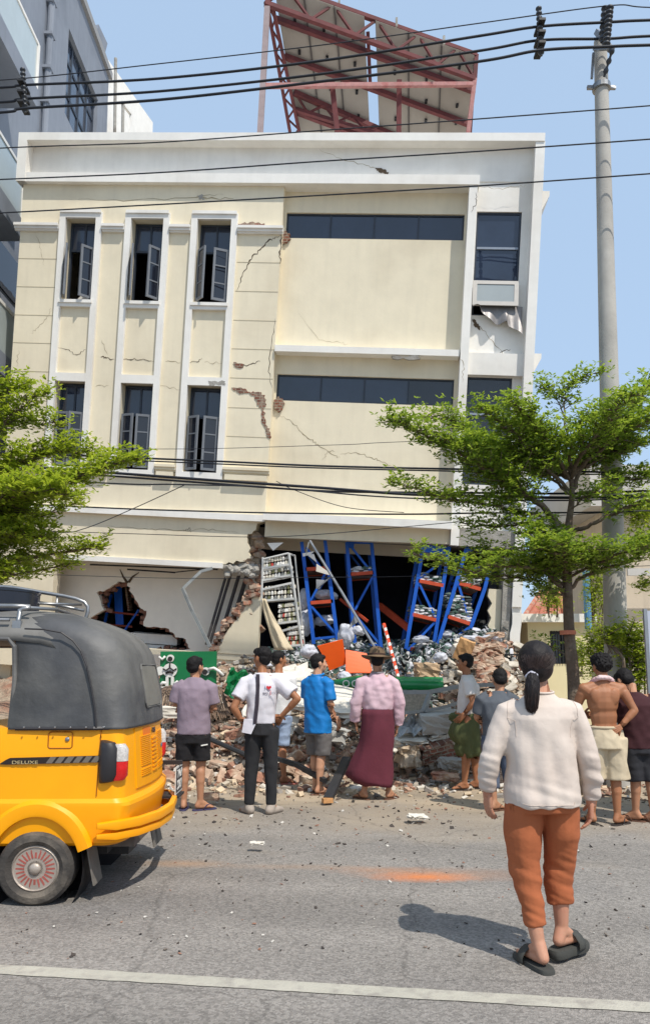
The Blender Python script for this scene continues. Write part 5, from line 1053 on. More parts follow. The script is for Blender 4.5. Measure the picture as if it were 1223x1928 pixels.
sack(*z4(545, 1110), 12.9, (.14, .12, .11), (0, 0, 0), 12, 'clear plastic bag left of the orange panel'); sack(648, 1274, 12.0, (.10, .1, .08), (0, 0, 0), 13, 'white cloth bundle under the ribbed orange sheet'); sack(*z5(830, 825), 14.2, (.14, .15, .07), (0, 0, 0), 14, 'lavender white sack at the upper right of the heap'); sack(*z5(400, 890), 14.0, (.15, .12, .07), (0, 0, 20), 15, 'pale packet bundle inside the foot of the third rack')
sack(495, 1252, 12.6, (.14, .12, .05), (0, 0, 0), 16, 'crumpled pale plastic at the foot of the wire shelf')
# white wire shelf full of small wares
ws = empty('wire_shelf', P(560, 1225, 13.3), label='leaning white wire shelf packed with small jars at the broken column', cat='shelf'); o0 = P(560, 1225, 13.3)
M_wirew = mat('white_wire', srgb(190, 190, 186), .5, .1, 6, 0)
def W4(x, y, dy=0): return P(*z4(x, y), 13.4)+Vector((0, dy, 0))-o0
def poly(par, name, pts, w, mt): m = MB(); m.tube(pts, w, 6); return m.build(name, mt, par)
poly(ws, 'post', [W4(360, 205), W4(420, 620), W4(485, 1095)], .025, M_wirew); poly(ws, 'post', [W4(408, 200, .35), W4(450, 620, .35), W4(498, 1050, .35)], .016, M_wirew)
poly(ws, 'post', [W4(120, 240), W4(110, 640), W4(250, 1070)], .02, M_wirew); poly(ws, 'top_rail', [W4(120, 260), W4(350, 205), W4(408, 200, .35)], .018, M_wirew)
lev = [(115, 345, 370, 305), (110, 455, 395, 400), (100, 540, 395, 475), (130, 640, 425, 620), (260, 850, 450, 825), (290, 920, 470, 870), (340, 1060, 490, 1045)]
for (xa, ya, xb, yb) in lev:
    m = MB()
    for k in range(6): m.tube([W4(xa, ya, .35*k/5), W4(xb, yb, .35*k/5)], .006, 4)
    m.bar(W4(xa, ya), W4(xb, yb), .02, .035); m.build('shelf', M_wirew, ws)
WARE = [mat('ware_'+n, c, .4, .1, 8, 0) for n, c in (('cream', srgb(206, 200, 184)), ('white', srgb(222, 220, 214)), ('olive', srgb(120, 120, 84)), ('red', srgb(176, 60, 48)), ('grey', srgb(130, 130, 126)))]
wproto = []
for k, mt in enumerate(WARE):
    m = MB(); m.loft([[(rr*math.cos(6.283*j/10), rr*math.sin(6.283*j/10), z) for j in range(10)] for rr, z in ((.018, 0), (.026, .006), (.026, .045), (.016, .055), (.016, .07))]); wproto.append(m.build('small_jar', mt, smooth=True))
r = random.Random(12); i = 0; WL = ['cream', 'white', 'olive', 'red', 'grey']
for (xa, ya, xb, yb), rows in zip(lev, (2, 2, 0, 3, 4, 0, 4)):
    for row in range(rows):
        for k in range(10):
            t = (k+.5)/10; ci = r.choice((0, 1, 0, 1, 4, 2, 0, 3 if row < 2 and ya > 700 else 1))
            if i < 5: o = wproto[i]; ci = i
            else: o = wproto[ci].copy(); COL.objects.link(o)
            p = W4(xa+(xb-xa)*t, ya+(yb-ya)*t, .04)+o0; o.location = p+Vector((0, 0, .012+row*.085)); o.rotation_euler = (r.gauss(0, .15), rad(8)+r.gauss(0, .1), 0)
            tag(o, 'small %s jar standing on the leaning wire shelf' % WL[ci], 'jar', 'small %s jars on the wire shelf' % WL[ci]); i += 1
# torn curtain
cu = MB(); rings = []
for k in range(16):
    f = k/15; yy = 625+f*470; xc = 130+190*f**1.3; wd = 25+75*f; rg = []
    for j in range(18):
        a = 6.283*j/18; rr = 1+.35*math.sin(a*5+f*3); rg.append(P(*z4(xc+wd*math.cos(a)*rr*.7, yy), 13.1)+Vector((0, .1*math.sin(a)*rr, 0)))
    rings.append(rg)
cu.loft(rings); tag(cu.build('torn_curtain', mat('cream_cloth', srgb(206, 190, 160), .9, .08, 5, .3, 20), smooth='all'), 'cream cloth hanging in folds down the broken column', 'curtain')
for i, (pts, lb) in enumerate([([z4(160, 110), z4(310, 105), z4(215, 180)], 'grey torn ceiling scrap hanging at the broken column top'), ([z4(485, 205), z4(595, 185), z4(560, 215), z4(490, 235)], 'white strip caught near the top of the leftmost rack'), ([z4(530, 220), z4(590, 210), z4(618, 290)], 'grey torn flap behind the leaning pole near its top'), ([z4(615, 300), z4(740, 385), z4(730, 405), z4(610, 370)], 'pale torn board behind the leaning pole'), ([z4(612, 445), z4(690, 450), z4(640, 535), z4(610, 530)], 'small grey board hanging over the white sack'), ([z4(965, 770), z4(1000, 830), z4(940, 880), z4(905, 905)], 'dull metal flap on the lower part of the leaning pole')]):
    plateat('torn_board', pts, 13.9 if i != 5 else 13.3, -.01, mat('torn_board_grey', srgb(150, 152, 154), .7, .1, 6, .1) if i != 3 else M_slab, lb, 'torn board')
barthing('strut', [(*z4(545, 100), 13.7), (*z4(515, 225), 13.7)], .04, .02, M_alu, 'short strut under the beam above the leftmost rack', 'strut'); barthing('strut', [(*z4(750, 420), 13.5), (*z4(620, 525), 13.6)], .04, .02, M_alu, 'short strut sticking off the leaning pole', 'strut')
# broken bricks and flats heaped at the right foot of the opening
r = random.Random(71)
for k in range(46):
    px = r.uniform(890, 945); py = r.uniform(1195, 1290); Y = 13.6-(py-1190)/100*1.3
    o = protos[r.choice((0, 1, 3, 4, 6, 7))].copy(); COL.objects.link(o); s_ = r.uniform(1.0, 1.7); o.scale = (s_, s_, s_*.8); o.location = P(px, py, Y); o.rotation_euler = (r.gauss(0, .25), r.gauss(0, .25), r.gauss(0, .6)); tag(o, 'brown brick slab in the pile beside the grey pillar', 'brick', 'brick slabs piled beside the grey pillar')
# ------------------------------------------------------------------ yellow auto rickshaw
M_yel = mat('yellow_enamel', srgb(246, 164, 2), .4, .04, 2, .04, 8, col2=srgb(240, 154, 2), spec=.35, scale2=1.2)
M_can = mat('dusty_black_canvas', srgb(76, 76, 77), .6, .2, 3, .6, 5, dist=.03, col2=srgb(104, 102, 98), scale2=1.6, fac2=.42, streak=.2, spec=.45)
M_can2 = mat('dusty_canvas_top', srgb(112, 110, 106), .62, .15, 3, .25, 25, col2=srgb(74, 74, 74), scale2=2, spec=.3)
M_chr = mat('brushed_steel_tube', srgb(150, 150, 150), .38, .15, 10, .02, 40, metal=.8)
M_tyre = mat('tyre_rubber', srgb(66, 62, 58), .9, .25, 10, .5, 60, col2=srgb(104, 96, 86), scale2=5)
M_bplast = mat('black_plastic', srgb(44, 42, 44), .5, .1, 8, .05, 30)
def text_mesh(name, s, size, mt, parent, M, ext=.002, sx=1.0):
    c = bpy.data.curves.new(name, 'FONT'); c.body = s; c.size = size; c.extrude = ext; c.align_x = 'CENTER'; c.align_y = 'CENTER'; o = bpy.data.objects.new('tmp_text', c); COL.objects.link(o)
    dg = bpy.context.evaluated_depsgraph_get(); me = bpy.data.meshes.new_from_object(o.evaluated_get(dg)); bpy.data.objects.remove(o); me.name = name; me.materials.clear(); me.materials.append(mt)
    for v in me.vertices: v.co.x *= sx
    q = bpy.data.objects.new(name, me); COL.objects.link(q); q.parent = parent; q.matrix_local = M; return q
rk = empty('auto_rickshaw', (-1.815, 5.69, 0), rad(1.0), label='yellow three wheeled auto rickshaw with dusty black canvas hood at the left edge', cat='auto rickshaw'); RKS = (1.09, 1.055, 1.022)
def plan(xf, xr, hw, rc, z, bulge=.07, nz=None):
    pts = [(xf, -hw)]
    for k in range(7): a = rad(-90+15*k); pts.append((xr-rc+rc*math.cos(a), -hw+rc+rc*math.sin(a)))
    for k in range(1, 8): pts.append((xr, -hw+rc+(2*hw-2*rc)*k/8))
    for k in range(7): a = rad(15*k); pts.append((xr-rc+rc*math.cos(a), hw-rc+rc*math.sin(a)))
    pts.append((xf, hw)); out = []
    for x, y in pts: out.append((x+(bulge*(1-(y/hw)**2) if x > xr-rc*1.01 else 0), y, z))
    return out
m = MB(); prof = [(.34, .43, .60, .07), (.36, .47, .625, .07), (.58, .505, .645, .07), (.60, .50, .643, .07), (.625, .475, .63, .06), (.80, .465, .625, .06), (1.00, .455, .618, .06), (1.055, .445, .61, .06)]
m.loft([plan(-.55, xr, hw, rc, z) for z, xr, hw, rc in prof]); bo = m.build('body', M_yel, rk, smooth=True)
cm = MB()
for sy in (-1, 1):
    ring = lambda y: [(.262*math.cos(6.283*k/28), y, .20+.325*math.sin(6.283*k/28)) for k in range(28)]
    a, b_ = (-.75, -.30) if sy < 0 else (.30, .75)
    cm.loft([ring(a), ring(b_)])
cut = cm.build('cutter', M_yel)
for p in cut.data.polygons: pass
bo_mod = bo.modifiers.new('b', 'BOOLEAN'); bo_mod.operation = 'DIFFERENCE'; bo_mod.object = cut; bo_mod.solver = 'EXACT'
cut.matrix_world = rk.matrix_basis.copy(); bpy.context.view_layer.update()
dg = bpy.context.evaluated_depsgraph_get(); me = bpy.data.meshes.new_from_object(bo.evaluated_get(dg)); bo.modifiers.clear(); bo.data = me; me.set_sharp_from_angle(angle=rad(20)); bpy.data.objects.remove(cut)
for sy in (-1, 1):
    m = MB(); m.loft([[(r_*math.cos(6.283*k/28), y, .20+r_*1.24*math.sin(6.283*k/28)) for k in range(28)] for r_, y in ((.26, sy*.60), (.26, sy*.31), (.02, sy*.308))], cap=False); m.build('wheel_well', M_bplast, rk, smooth='all')
    # flared arch
    ar = [rad(a) for a in range(20, 161, 7)]; rings = []
    for a in ar:
        c = Vector((math.cos(a), 0, math.sin(a)*1.22)); f = [(0.258, sy*.64), (.262, sy*.664), (.275, sy*.668), (.322, sy*.664), (.342, sy*.640), (.34, sy*.60), (.265, sy*.60)]
        rings.append([(c.x*r_, y, .205+c.z*r_) for r_, y in (f if sy < 0 else f[::-1])])
    m = MB(); m.loft(rings); m.build('fender', M_yel, rk, smooth=True)
# front part of the body (runs out of the picture)
m = MB(); m.loft([[(x, y*w, z*h+zo) for y, z in ((-.6, 0), (-.62, .05), (-.6, .1), (.6, .1), (.62, .05), (.6, 0))] for x, w, h, zo in ((-.55, 1, 1, .30), (-1.4, 1, 1, .28), (-1.75, .8, 1, .28))]); m.build('floor_pan', M_yel, rk)
m = MB(); m.loft([plan2 for plan2 in [[(-1.75-.12*math.cos(a)*k, .55*k*math.sin(a), z) for a in [rad(-90+20*q) for q in range(10)]] for z, k in ((.35, .6), (.6, .8), (1.0, 1), (1.1, 1))]]); m.build('front_cowl', M_yel, rk, smooth=True)
m = MB(); m.box(-.52, -.30, -.5, .5, .45, .62); m.box(-.40, -.28, -.5, .5, .62, 1.0); m.build('seat', mat('seat_vinyl', srgb(56, 34, 34), .6, .1, 6, .1), rk)
for sy in (-1, 1): m = MB(); m.tube([(-1.72, sy*.52, 1.08), (-1.35, sy*.55, 1.66)], .02, 8); m.build('windscreen_post', M_bplast, rk)
# hood: side and back
def hood_ring(z, xr, hw, rc, xf=-.20): return plan(xf, xr+.02, hw, rc*.85, z, bulge=.06)
m = MB(); hp_ = [(1.045, .455, .632, .10), (1.06, .452, .628, .11), (1.25, .44, .618, .14), (1.42, .405, .606, .17), (1.52, .380, .600, .17), (1.60, .335, .588, .18), (1.66, .275, .566, .20), (1.715, .185, .525, .22), (1.76, .07, .44, .16), (1.79, -.03, .34, .1)]
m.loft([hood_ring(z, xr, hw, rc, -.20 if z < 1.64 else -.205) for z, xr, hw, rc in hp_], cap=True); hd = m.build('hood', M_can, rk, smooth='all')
m = MB(); xs_ = [-1.5, -1.1, -.7, -.4, -.2, -.05, .08]
sec = lambda x, s: [(x, y*s, z-(0 if x < -.1 else (x+.1)*.35)) for y, z in ((-.60, 1.60), (-.585, 1.66), (-.52, 1.73), (-.38, 1.79), (-.2, 1.82), (0, 1.83), (.2, 1.82), (.38, 1.79), (.52, 1.73), (.585, 1.66), (.60, 1.60), (.5, 1.60), (0, 1.66), (-.5, 1.60))]
m.loft([sec(x, 1 if x < 0 else 1-.12*x) for x in xs_]); m.build('roof_canvas', M_can2, rk, smooth='all')
# seam piping, crease panel, rear window patch, studs
sm = [(-.14, -.612, 1.675), (-.02, -.615, 1.67), (.08, -.612, 1.65), (.15, -.613, 1.60), (.20, -.615, 1.535), (.24, -.622, 1.44), (.275, -.628, 1.30), (.30, -.632, 1.18), (.315, -.636, 1.06)]
m = MB(); m.tube([(x, y-.004, z) for x, y, z in sm], .006, 6); m.build('seam', M_bplast, rk)
m = MB(); m.tube([(-.16, -.622, 1.05), (.30, -.636, 1.052), (.40, -.60, 1.052), (.475, -.45, 1.052), (.50, 0, 1.052), (.47, .5, 1.052)], .013, 6); m.build('hem', M_bplast, rk)
for k in range(7): m = MB(); m.ell((-.1+.09*k if k < 5 else .36, -.655 if k < 6 else -.63, 1.06), .006, nu=8, nv=6); m.build('stud', M_chr, rk)
m = MB(); n = 12; rp_ = []
def rear_x(y, z):
    for (z0, x0, h0, c0), (z1, x1, h1, c1) in zip(hp_[:-1], hp_[1:]):
        if z <= z1: t = (z-z0)/(z1-z0); hw = h0+(h1-h0)*t; return x0+(x1-x0)*t+.02+.06*(1-(y/hw)**2)
    return hp_[-1][1]
fr_ = []
for y, z in [(-.22, 1.16), (-.24, 1.19), (-.24, 1.42), (-.22, 1.45), (.26, 1.45), (.28, 1.42), (.28, 1.19), (.26, 1.16), (-.22, 1.16)]: fr_.append((rear_x(y, z)+.006, y, z))
m.tube(fr_, .006, 6); m.build('rear_window_piping', M_can2, rk)
m = MB(); ys_ = [-.23+.05*k for k in range(11)]; zs_ = [1.17+.054*k for k in range(6)]; vs = [(rear_x(y, z)+.004, y, z) for z in zs_ for y in ys_]; m.add(vs, [(j*11+i, j*11+i+1, (j+1)*11+i+1, (j+1)*11+i) for j in range(5) for i in range(10)]); m.build('rear_window', mat('clouded_plastic', srgb(120, 117, 108), .5, .15, 6, .1, 30), rk)
# door opening rim
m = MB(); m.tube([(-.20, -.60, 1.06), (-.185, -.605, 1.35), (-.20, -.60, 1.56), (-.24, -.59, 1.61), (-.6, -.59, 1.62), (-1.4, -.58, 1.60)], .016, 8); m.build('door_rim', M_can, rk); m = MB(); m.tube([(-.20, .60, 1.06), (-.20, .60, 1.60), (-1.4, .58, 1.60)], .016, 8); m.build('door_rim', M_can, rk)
# roof rack with a black tub
rr_ = 'roof_rack'
for nm, pts, w in (('roof_rail', [(-1.6, -.50, 1.83), (-.26, -.50, 1.83), (-.215, -.51, 1.80), (-.21, -.54, 1.72)], .019), ('roof_rail', [(-1.6, -.58, 1.74), (-.25, -.57, 1.735)], .014), ('roof_rail', [(-1.6, .35, 2.06), (-.75, .35, 2.055), (-.40, .34, 2.01), (-.06, .33, 1.93), (-.05, .33, 1.78)], .018),
                   ('roof_rail', [(-.40, .34, 1.93), (-.22, .335, 1.90), (-.06, .33, 1.865)], .014), ('roof_rail', [(-.36, .10, 1.90), (-.08, .33, 1.91)], .012), ('roof_rail', [(-.21, -.50, 1.82), (-.12, -.10, 1.84), (-.05, .33, 1.80)], .015), ('roof_rail', [(-.6, -.5, 1.83), (-.6, .35, 1.83), (-.6, .35, 2.06)], .014), ('roof_rail', [(-.26, .34, 1.80), (-.26, .34, 1.98)], .012)):
    m = MB(); m.tube(spline([Vector(p) for p in pts], 4) if len(pts) > 3 else pts, w*.8, 8); m.build(nm, M_chr, rk, smooth='all')
m = MB(); m.obox((-.21, -.55, 1.70), (.05, .03, .06)); m.build('rail_bracket', M_steel, rk)
tb_ = empty('black_tub', (-2.50, 5.69, 1.85), label='round shiny black tub standing on the roof rack of the rickshaw', cat='tub')
m = MB(); m.loft([[(r_*math.cos(6.283*k/32), r_*math.sin(6.283*k/32), z) for k in range(32)] for r_, z in ((.34, 0), (.365, .01), (.37, .15), (.375, .155), (.375, .17), (.355, .17), (.35, .02))]); m.build('tub_wall', mat('glossy_black_plastic', srgb(26, 30, 42), .25, .1, 6, .02, spec=.6), tb_, smooth=True)
# side details
yS = lambda z: -.627+(z-.8)*.03
m = MB(); m.plate([[(-.24, .835), (-.20, .862), (-.18, .872), (.34, .885), (.34, .845), (-.20, .832)]], -.634, -.60); so_ = m.build('side_stripe', mat('stripe_black', srgb(42, 34, 30), .4, .1, 5, 0), rk)
for k in range(6): x = .03+.052*k; m = MB(); m.plate([[(x, .840+k*.001), (x+.036, .840+k*.001), (x+.062, .878+k*.001), (x+.026, .878+k*.001)]], -.6365, -.634); m.build('stripe_bar', mat('stripe_grey', srgb(112, 104, 94), .4, .1, 5, 0), so_)
text_mesh('stripe_lettering', 'DELUXE', .028, mat('stripe_letter', srgb(176, 160, 120), .5, .05, 5, 0), so_, Matrix.Translation((-.09, -.637, .845)) @ Matrix.Rotation(rad(90), 4, 'X'), sx=1.5)
m = MB(); rect_ = [(.045, .93), (.165, .93), (.175, .94), (.175, 1.02), (.165, 1.03), (.045, 1.03), (.035, 1.02), (.035, .94), (.045, .93)]; m.tube([(x, -.6215, z) for x, z in rect_], .0035, 5); m.build('fuel_flap_edge', mat('yellow_gap', srgb(150, 84, 10), .6, .05, 5, 0), rk)
m = MB(); m.ell((.145, -.622, .985), (.014, .008, .014)); m.build('flap_lock', M_steel, rk)
m = MB(); m.tube([(.33, -.634, .64), (.335, -.628, .85), (.34, -.62, 1.04)], .003, 5); m.build('panel_gap', mat('yellow_gap', srgb(150, 84, 10)), rk)
# tail lights
for sy in (-1, 1):
    y = sy*.60; m = MB(); m.loft([[(x, y+sy*dy, z) for x, dy, z in ring] for ring in [[(.34+.055*w+.055*w*math.cos(6.283*k/14), .035*w+.045*w*math.sin(6.283*k/14), z) for k in range(14)] for w, z in ((.3, .715), (.8, .73), (1, .77), (1.0, .93), (.8, .965), (.3, .98))]]); to = m.build('tail_light', M_bplast, rk, smooth=True)
    for z0, z1, nm, mt in ((.735, .85, 'red_lens', mat('red_lens', srgb(206, 22, 22), .2, .1, 20, .2, 60, spec=.7)), (.852, .955, 'clear_lens', mat('clear_lens', srgb(196, 190, 184), .2, .25, 60, .4, 90, spec=.7))):
        m = MB(); m.loft([[(.405+.05*w+.048*w*math.cos(6.283*k/12), y+sy*.012+sy*.043*w*math.sin(6.283*k/12), z) for k in range(12)] for w, z in ((.8 if z0 < .8 else 1, z0), (1, z0+.03), (1, z1-.03), (1 if z0 < .8 else .8, z1))]); m.build(nm, mt, to, smooth=True)
# engine door with louvres (rear face, follows its bulge)
def rearp(y, z):
    xr, hw = (.475-(z-.63)*.07, .63) if z > .63 else (.51, .65)
    return xr+.07*(1-(y/hw)**2)
def rear_patch(nm, y0, y1_, z0, z1, lift, mt, par, th=.008):
    m = MB(); n = 6; ys = [y0+(y1_-y0)*k/n for k in range(n+1)]; rings = [[(rearp(y, z0)+lift, y, z0), (rearp(y, z1)+lift, y, z1), (rearp(y, z1)+lift-th, y, z1), (rearp(y, z0)+lift-th, y, z0)] for y in ys]; m.loft(rings); return m.build(nm, mt, par)
ed = rear_patch('engine_door', -.42, .42, .655, 1.035, .008, M_yel, rk)
r = 0
for (y0, y1_) in ((-.33, -.12), (.10, .36)):
    for k in range(20): z = .72+.0125*k+(0 if k < 4 else .015); rear_patch('louvre', y0, y1_, z, z+.0065, .014, M_yel, ed)
for k in range(9): rear_patch('vent_lip', -.08, .06, .725+.027*k, .737+.027*k, .017, M_yel, ed)
text_mesh('maker_lettering', 'TVS', .052, mat('navy_letter', srgb(60, 60, 72), .5, .05, 5, 0), ed, Matrix.Translation((rearp(0, .995)+.0125, -.03, .995)) @ Matrix.Rotation(rad(90), 4, 'Z') @ Matrix.Rotation(rad(90), 4, 'X'), sx=1.35)
rear_patch('sticker', -.28, -.11, .965, 1.03, .0095, mat('orange_sticker', srgb(228, 120, 30), .5, .05, 5, 0), ed, .001)
m = MB(); m.ell((rearp(.3, .86)+.02, .27, .865), (.004, .03, .018)); m.build('round_badge', mat('badge_blue', srgb(110, 120, 140), .4, .1, 30, 0), ed)
for z in (1.0, .68): m = MB(); m.ell((rearp(.36, z)+.012, .38, z), (.008, .016, .012)); m.build('door_latch', M_bplast, ed)
# bumper
bp = [(.36, -.705), (.46, -.665), (.56, -.52), (.635, -.28), (.66, 0), (.635, .28), (.56, .52), (.44, .66)]
for z0, z1, o_, nm in ((.445, .505, .0, 'bumper'), (.385, .437, -.012, 'bumper')):
    m = MB(); rings = []
    for i, (x, y) in enumerate(bp): d = Vector((x-.1, y*1.0, 0)).normalized(); k = .55 if i in (0, len(bp)-1) else 1; zc = (z0+z1)/2; h = (z1-z0)/2*k; dz = -.012*(1-abs(i-3.5)/3.5); rings.append([(x+d.x*(q+o_), y+d.y*(q+o_), zc+dz+s_*h) for q, s_ in ((0, -1), (.012, -.8), (.016, 0), (.012, .8), (0, 1), (-.02, 1), (-.02, -1))])
    m.loft(rings); m.build(nm, M_yel, rk, smooth=True)
m = MB(); m.box(.30, .52, -.45, .45, .30, .38); m.build('rear_crossmember', mat('dusty_underframe', srgb(96, 90, 84), .9, .2, 8, .3), rk)
m = MB(); m.tube([(0, -.55, .24), (0, .55, .24)], .03, 8); m.box(-.2, .3, -.2, .25, .20, .38); m.box(.1, .4, -.05, .2, .16, .3); m.build('axle_and_gearbox', mat('oily_metal', srgb(62, 58, 56), .7, .25, 10, .4), rk)
# number plate on its bracket
np_ = Matrix.Translation((.64, .40, .60)) @ Matrix.Rotation(rad(90), 4, 'Z') @ Matrix.Rotation(rad(90), 4, 'X')
m = MB(); m.box(-.14, .14, -.10, .10, -.006, 0); po = m.build('number_plate', mat('plate_white', srgb(206, 202, 194), .6, .08, 8, 0), rk, M=np_)
m = MB(); m.box(-.125, .125, -.085, .085, 0, .003); m.build('plate_face', mat('plate_black', srgb(66, 62, 62), .6, .1, 8, 0), po)
text_mesh('plate_lettering', '7N/21', .085, mat('plate_white', (1, 1, 1)), po, Matrix.Translation((0, .042, .004))); text_mesh('plate_lettering', '5961', .10, mat('plate_white', (1, 1, 1)), po, Matrix.Translation((0, -.040, .004)))
m = MB(); m.bar((.50, .40, .72), (.66, .40, .72), .03); m.box(.52, .66, .28, .52, .475, .49); m.build('plate_bracket', M_bplast, rk)
for y in (-.50, .50, .62):
    m = MB(); x0_ = .27 if y < 0 else .42; z_ = .34; m.loft([[(x0_+f*.05, y-.09, z_-f*.24), (x0_+f*.05, y+.09, z_-f*.24), (x0_+f*.05+.008, y+.09, z_-f*.24), (x0_+f*.05+.008, y-.09, z_-f*.24)] for f in (0, .5, 1)]); m.build('mud_flap', mat('dusty_rubber_flap', srgb(112, 106, 98), .9, .2, 8, .3, 30), rk)
# wheels
def wheel(par, x, y, side, R=.214):
    w = [(.10, .135), (.125, .165), (.12, .20), (.095, .218), (.05, R), (-.0, R), (-.05, R-.002), (-.06, .20), (-.055, .15), (-.03, .12)]
    n = 40; m = MB(); m.loft([[(x+r_*math.cos(6.283*k/n), y+side*(a-.05), R+r_*math.sin(6.283*k/n)) for k in range(n)] for a, r_ in w], cap=False); ty = m.build('wheel', M_tyre, par, smooth=True)
    m = MB(); m.loft([[(x+r_*math.cos(6.283*k/n), y+side*(a-.05), R+r_*math.sin(6.283*k/n)) for k in range(n)] for a, r_ in ((.10, .137), (.108, .128), (.095, .118), (.085, .112), (.088, .05), (.10, .045), (.10, .001))]); m.build('hubcap', mat('hubcap_silver', srgb(172, 160, 148), .45, .12, 14, .2, metal=.4), ty, smooth=True)
    for k in range(24):
        a = 6.283*k/24; c, s_ = math.cos(a), math.sin(a); m = MB(); m.bar((x+.062*c, y+side*.047, R+.062*s_), (x+.112*c, y+side*.044, R+.112*s_), .0125, .01); m.build('hubcap_slot', mat('faded_red_slot', srgb(156, 82, 72), .6, .15, 14, 0), ty)
    m = MB(); m.ell((x, y+side*.056, R), (.034, .016, .034), nu=14); m.build('hub_centre', mat('hubcap_silver', (1, 1, 1)), ty, smooth=True)
wheel(rk, 0, -.585, -1); wheel(rk, 0, .55, 1)
m = MB(); n = 30; m.loft([[(-1.62+r_*math.cos(6.283*k/n), a, .21+r_*math.sin(6.283*k/n)) for k in range(n)] for a, r_ in ((-.045, .12), (-.05, .19), (-.02, .21), (.02, .21), (.05, .19), (.045, .12))]); m.build('front_wheel', M_tyre, rk, smooth=True)
rk.scale = RKS
# ------------------------------------------------------------------ people
def skin_mat(name, c, c2):
    m = mat(name, c, .55, .08, 10, .15, 80, col2=c2, scale2=5, spec=.35, dist=.004); b = m.node_tree.nodes['Principled BSDF']; b.inputs['Subsurface Weight'].default_value = .08; b.inputs['Subsurface Radius'].default_value = (.02, .008, .005); return m
SK1 = skin_mat('skin_tan', srgb(176, 128, 98), srgb(166, 116, 88)); SK2 = skin_mat('skin_brown', srgb(160, 108, 76), srgb(148, 98, 68)); SK3 = skin_mat('skin_light', srgb(196, 148, 118), srgb(186, 136, 106))
def cloth(name, c, var=.06, c2=None, rough=.9): return mat(name, c, rough, var, 4, .3, 20, col2=c2 or tuple(x*.88 for x in c), scale2=2.5, dist=.012)
M_hair = mat('black_hair', srgb(27, 24, 24), .65, .3, 30, .9, 120, spec=.2, dist=.004)
M_eye = mat('eye_white', srgb(210, 205, 200), .3, .02, 4, 0); M_iris = mat('iris_dark', srgb(30, 22, 18), .2, .02, 4, 0)
def remesh(mb, voxel, it=3, disp=None, cuts=()):
    me = bpy.data.meshes.new('t'); me.from_pydata(mb.v, [], mb.f); o = bpy.data.objects.new('t', me); COL.objects.link(o)
    md = o.modifiers.new('r', 'REMESH'); md.mode = 'VOXEL'; md.voxel_size = voxel; md.adaptivity = 0
    dg = bpy.context.evaluated_depsgraph_get(); me2 = bpy.data.meshes.new_from_object(o.evaluated_get(dg)); bpy.data.objects.remove(o)
    b = bmesh.new(); b.from_mesh(me2)
    for _ in range(it): bmesh.ops.smooth_vert(b, verts=b.verts, factor=.5, use_axis_x=True, use_axis_y=True, use_axis_z=True)
    if disp:
        b.normal_update(); mv = [(v, v.normal*disp(v.co)*(1 if v.normal.z > -.4 else max(0, 1-(-v.normal.z-.4)*2.2))) for v in b.verts]
        for v, d in mv: v.co += d
        bmesh.ops.smooth_vert(b, verts=b.verts, factor=.4, use_axis_x=True, use_axis_y=True, use_axis_z=True)
    for co, no in cuts: bmesh.ops.bisect_plane(b, geom=b.verts[:]+b.edges[:]+b.faces[:], plane_co=co, plane_no=no, clear_outer=True)
    b.to_mesh(me2); b.free(); return me2
def mobj(name, me, mt, parent):
    me.name = name; me.materials.clear(); me.materials.append(mt); me.polygons.foreach_set('use_smooth', [True]*len(me.polygons)); o = bpy.data.objects.new(name, me); COL.objects.link(o); o.parent = parent; return o
def wr(amp, ax=7, az=7, seed=0, diag=0):
    """cloth folds: ridged, stretched noise"""
    def f(p):
        q = Vector((p.x*ax+diag*p.z*ax*.6, p.y*ax, p.z*az+seed)); n1 = noise.noise(q); n2 = noise.noise(q*2.3+Vector((5, 3, 1)))
        n3 = noise.noise(V(p.x*14+p.z*5, p.y*10, p.z*3+seed)); return amp*1.15*((1-abs(n1)*3)*.5+n2*.6+n3*.8)
    return f
def V(*a): return Vector(a)
def hand(mb, wrist, d, pn, side, curl=.5, s=1.0):
    """palm, four unequal fingers and a thumb on the side of the palm; d = hand direction, pn = palm normal"""
    d = Vector(d).normalized(); pn = Vector(pn); pn = (pn-d*pn.dot(d)).normalized(); x = d.cross(pn)*side; w = Vector(wrist)
    for i, k in enumerate((-.027, -.009, .009, .027)): mb.caps(w+x*k*.6*s, w+d*.08*s+x*k*s, .014*s, .0125*s, 8)
    for i, (k, L) in enumerate(((-.028, .060), (-.0095, .076), (.0095, .082), (.028, .073))):
        p = w+d*.085*s+x*k*s; dd = (d+x*(k*3.0)).normalized(); a = curl*(1.0-.12*i)
        for j, (f, r0, r1) in enumerate(((.45, .0092, .0085), (.32, .0085, .0078), (.23, .0078, .0068))):
            dd = (dd*math.cos(a*.6)+pn*math.sin(a*.6)).normalized(); q = p+dd*L*f*s; mb.caps(p, q, r0*s, r1*s, 8); p = q
    p = w+d*.022*s+x*.026*s; dd = (d*.55+x*.8+pn*.35).normalized()
    for f, r0, r1 in ((.040, .0135, .011), (.030, .0105, .009)): q = p+dd*f*s; mb.caps(p, q, r0*s, r1*s, 8); p = q; dd = (dd+d*.6+pn*.3*curl).normalized()
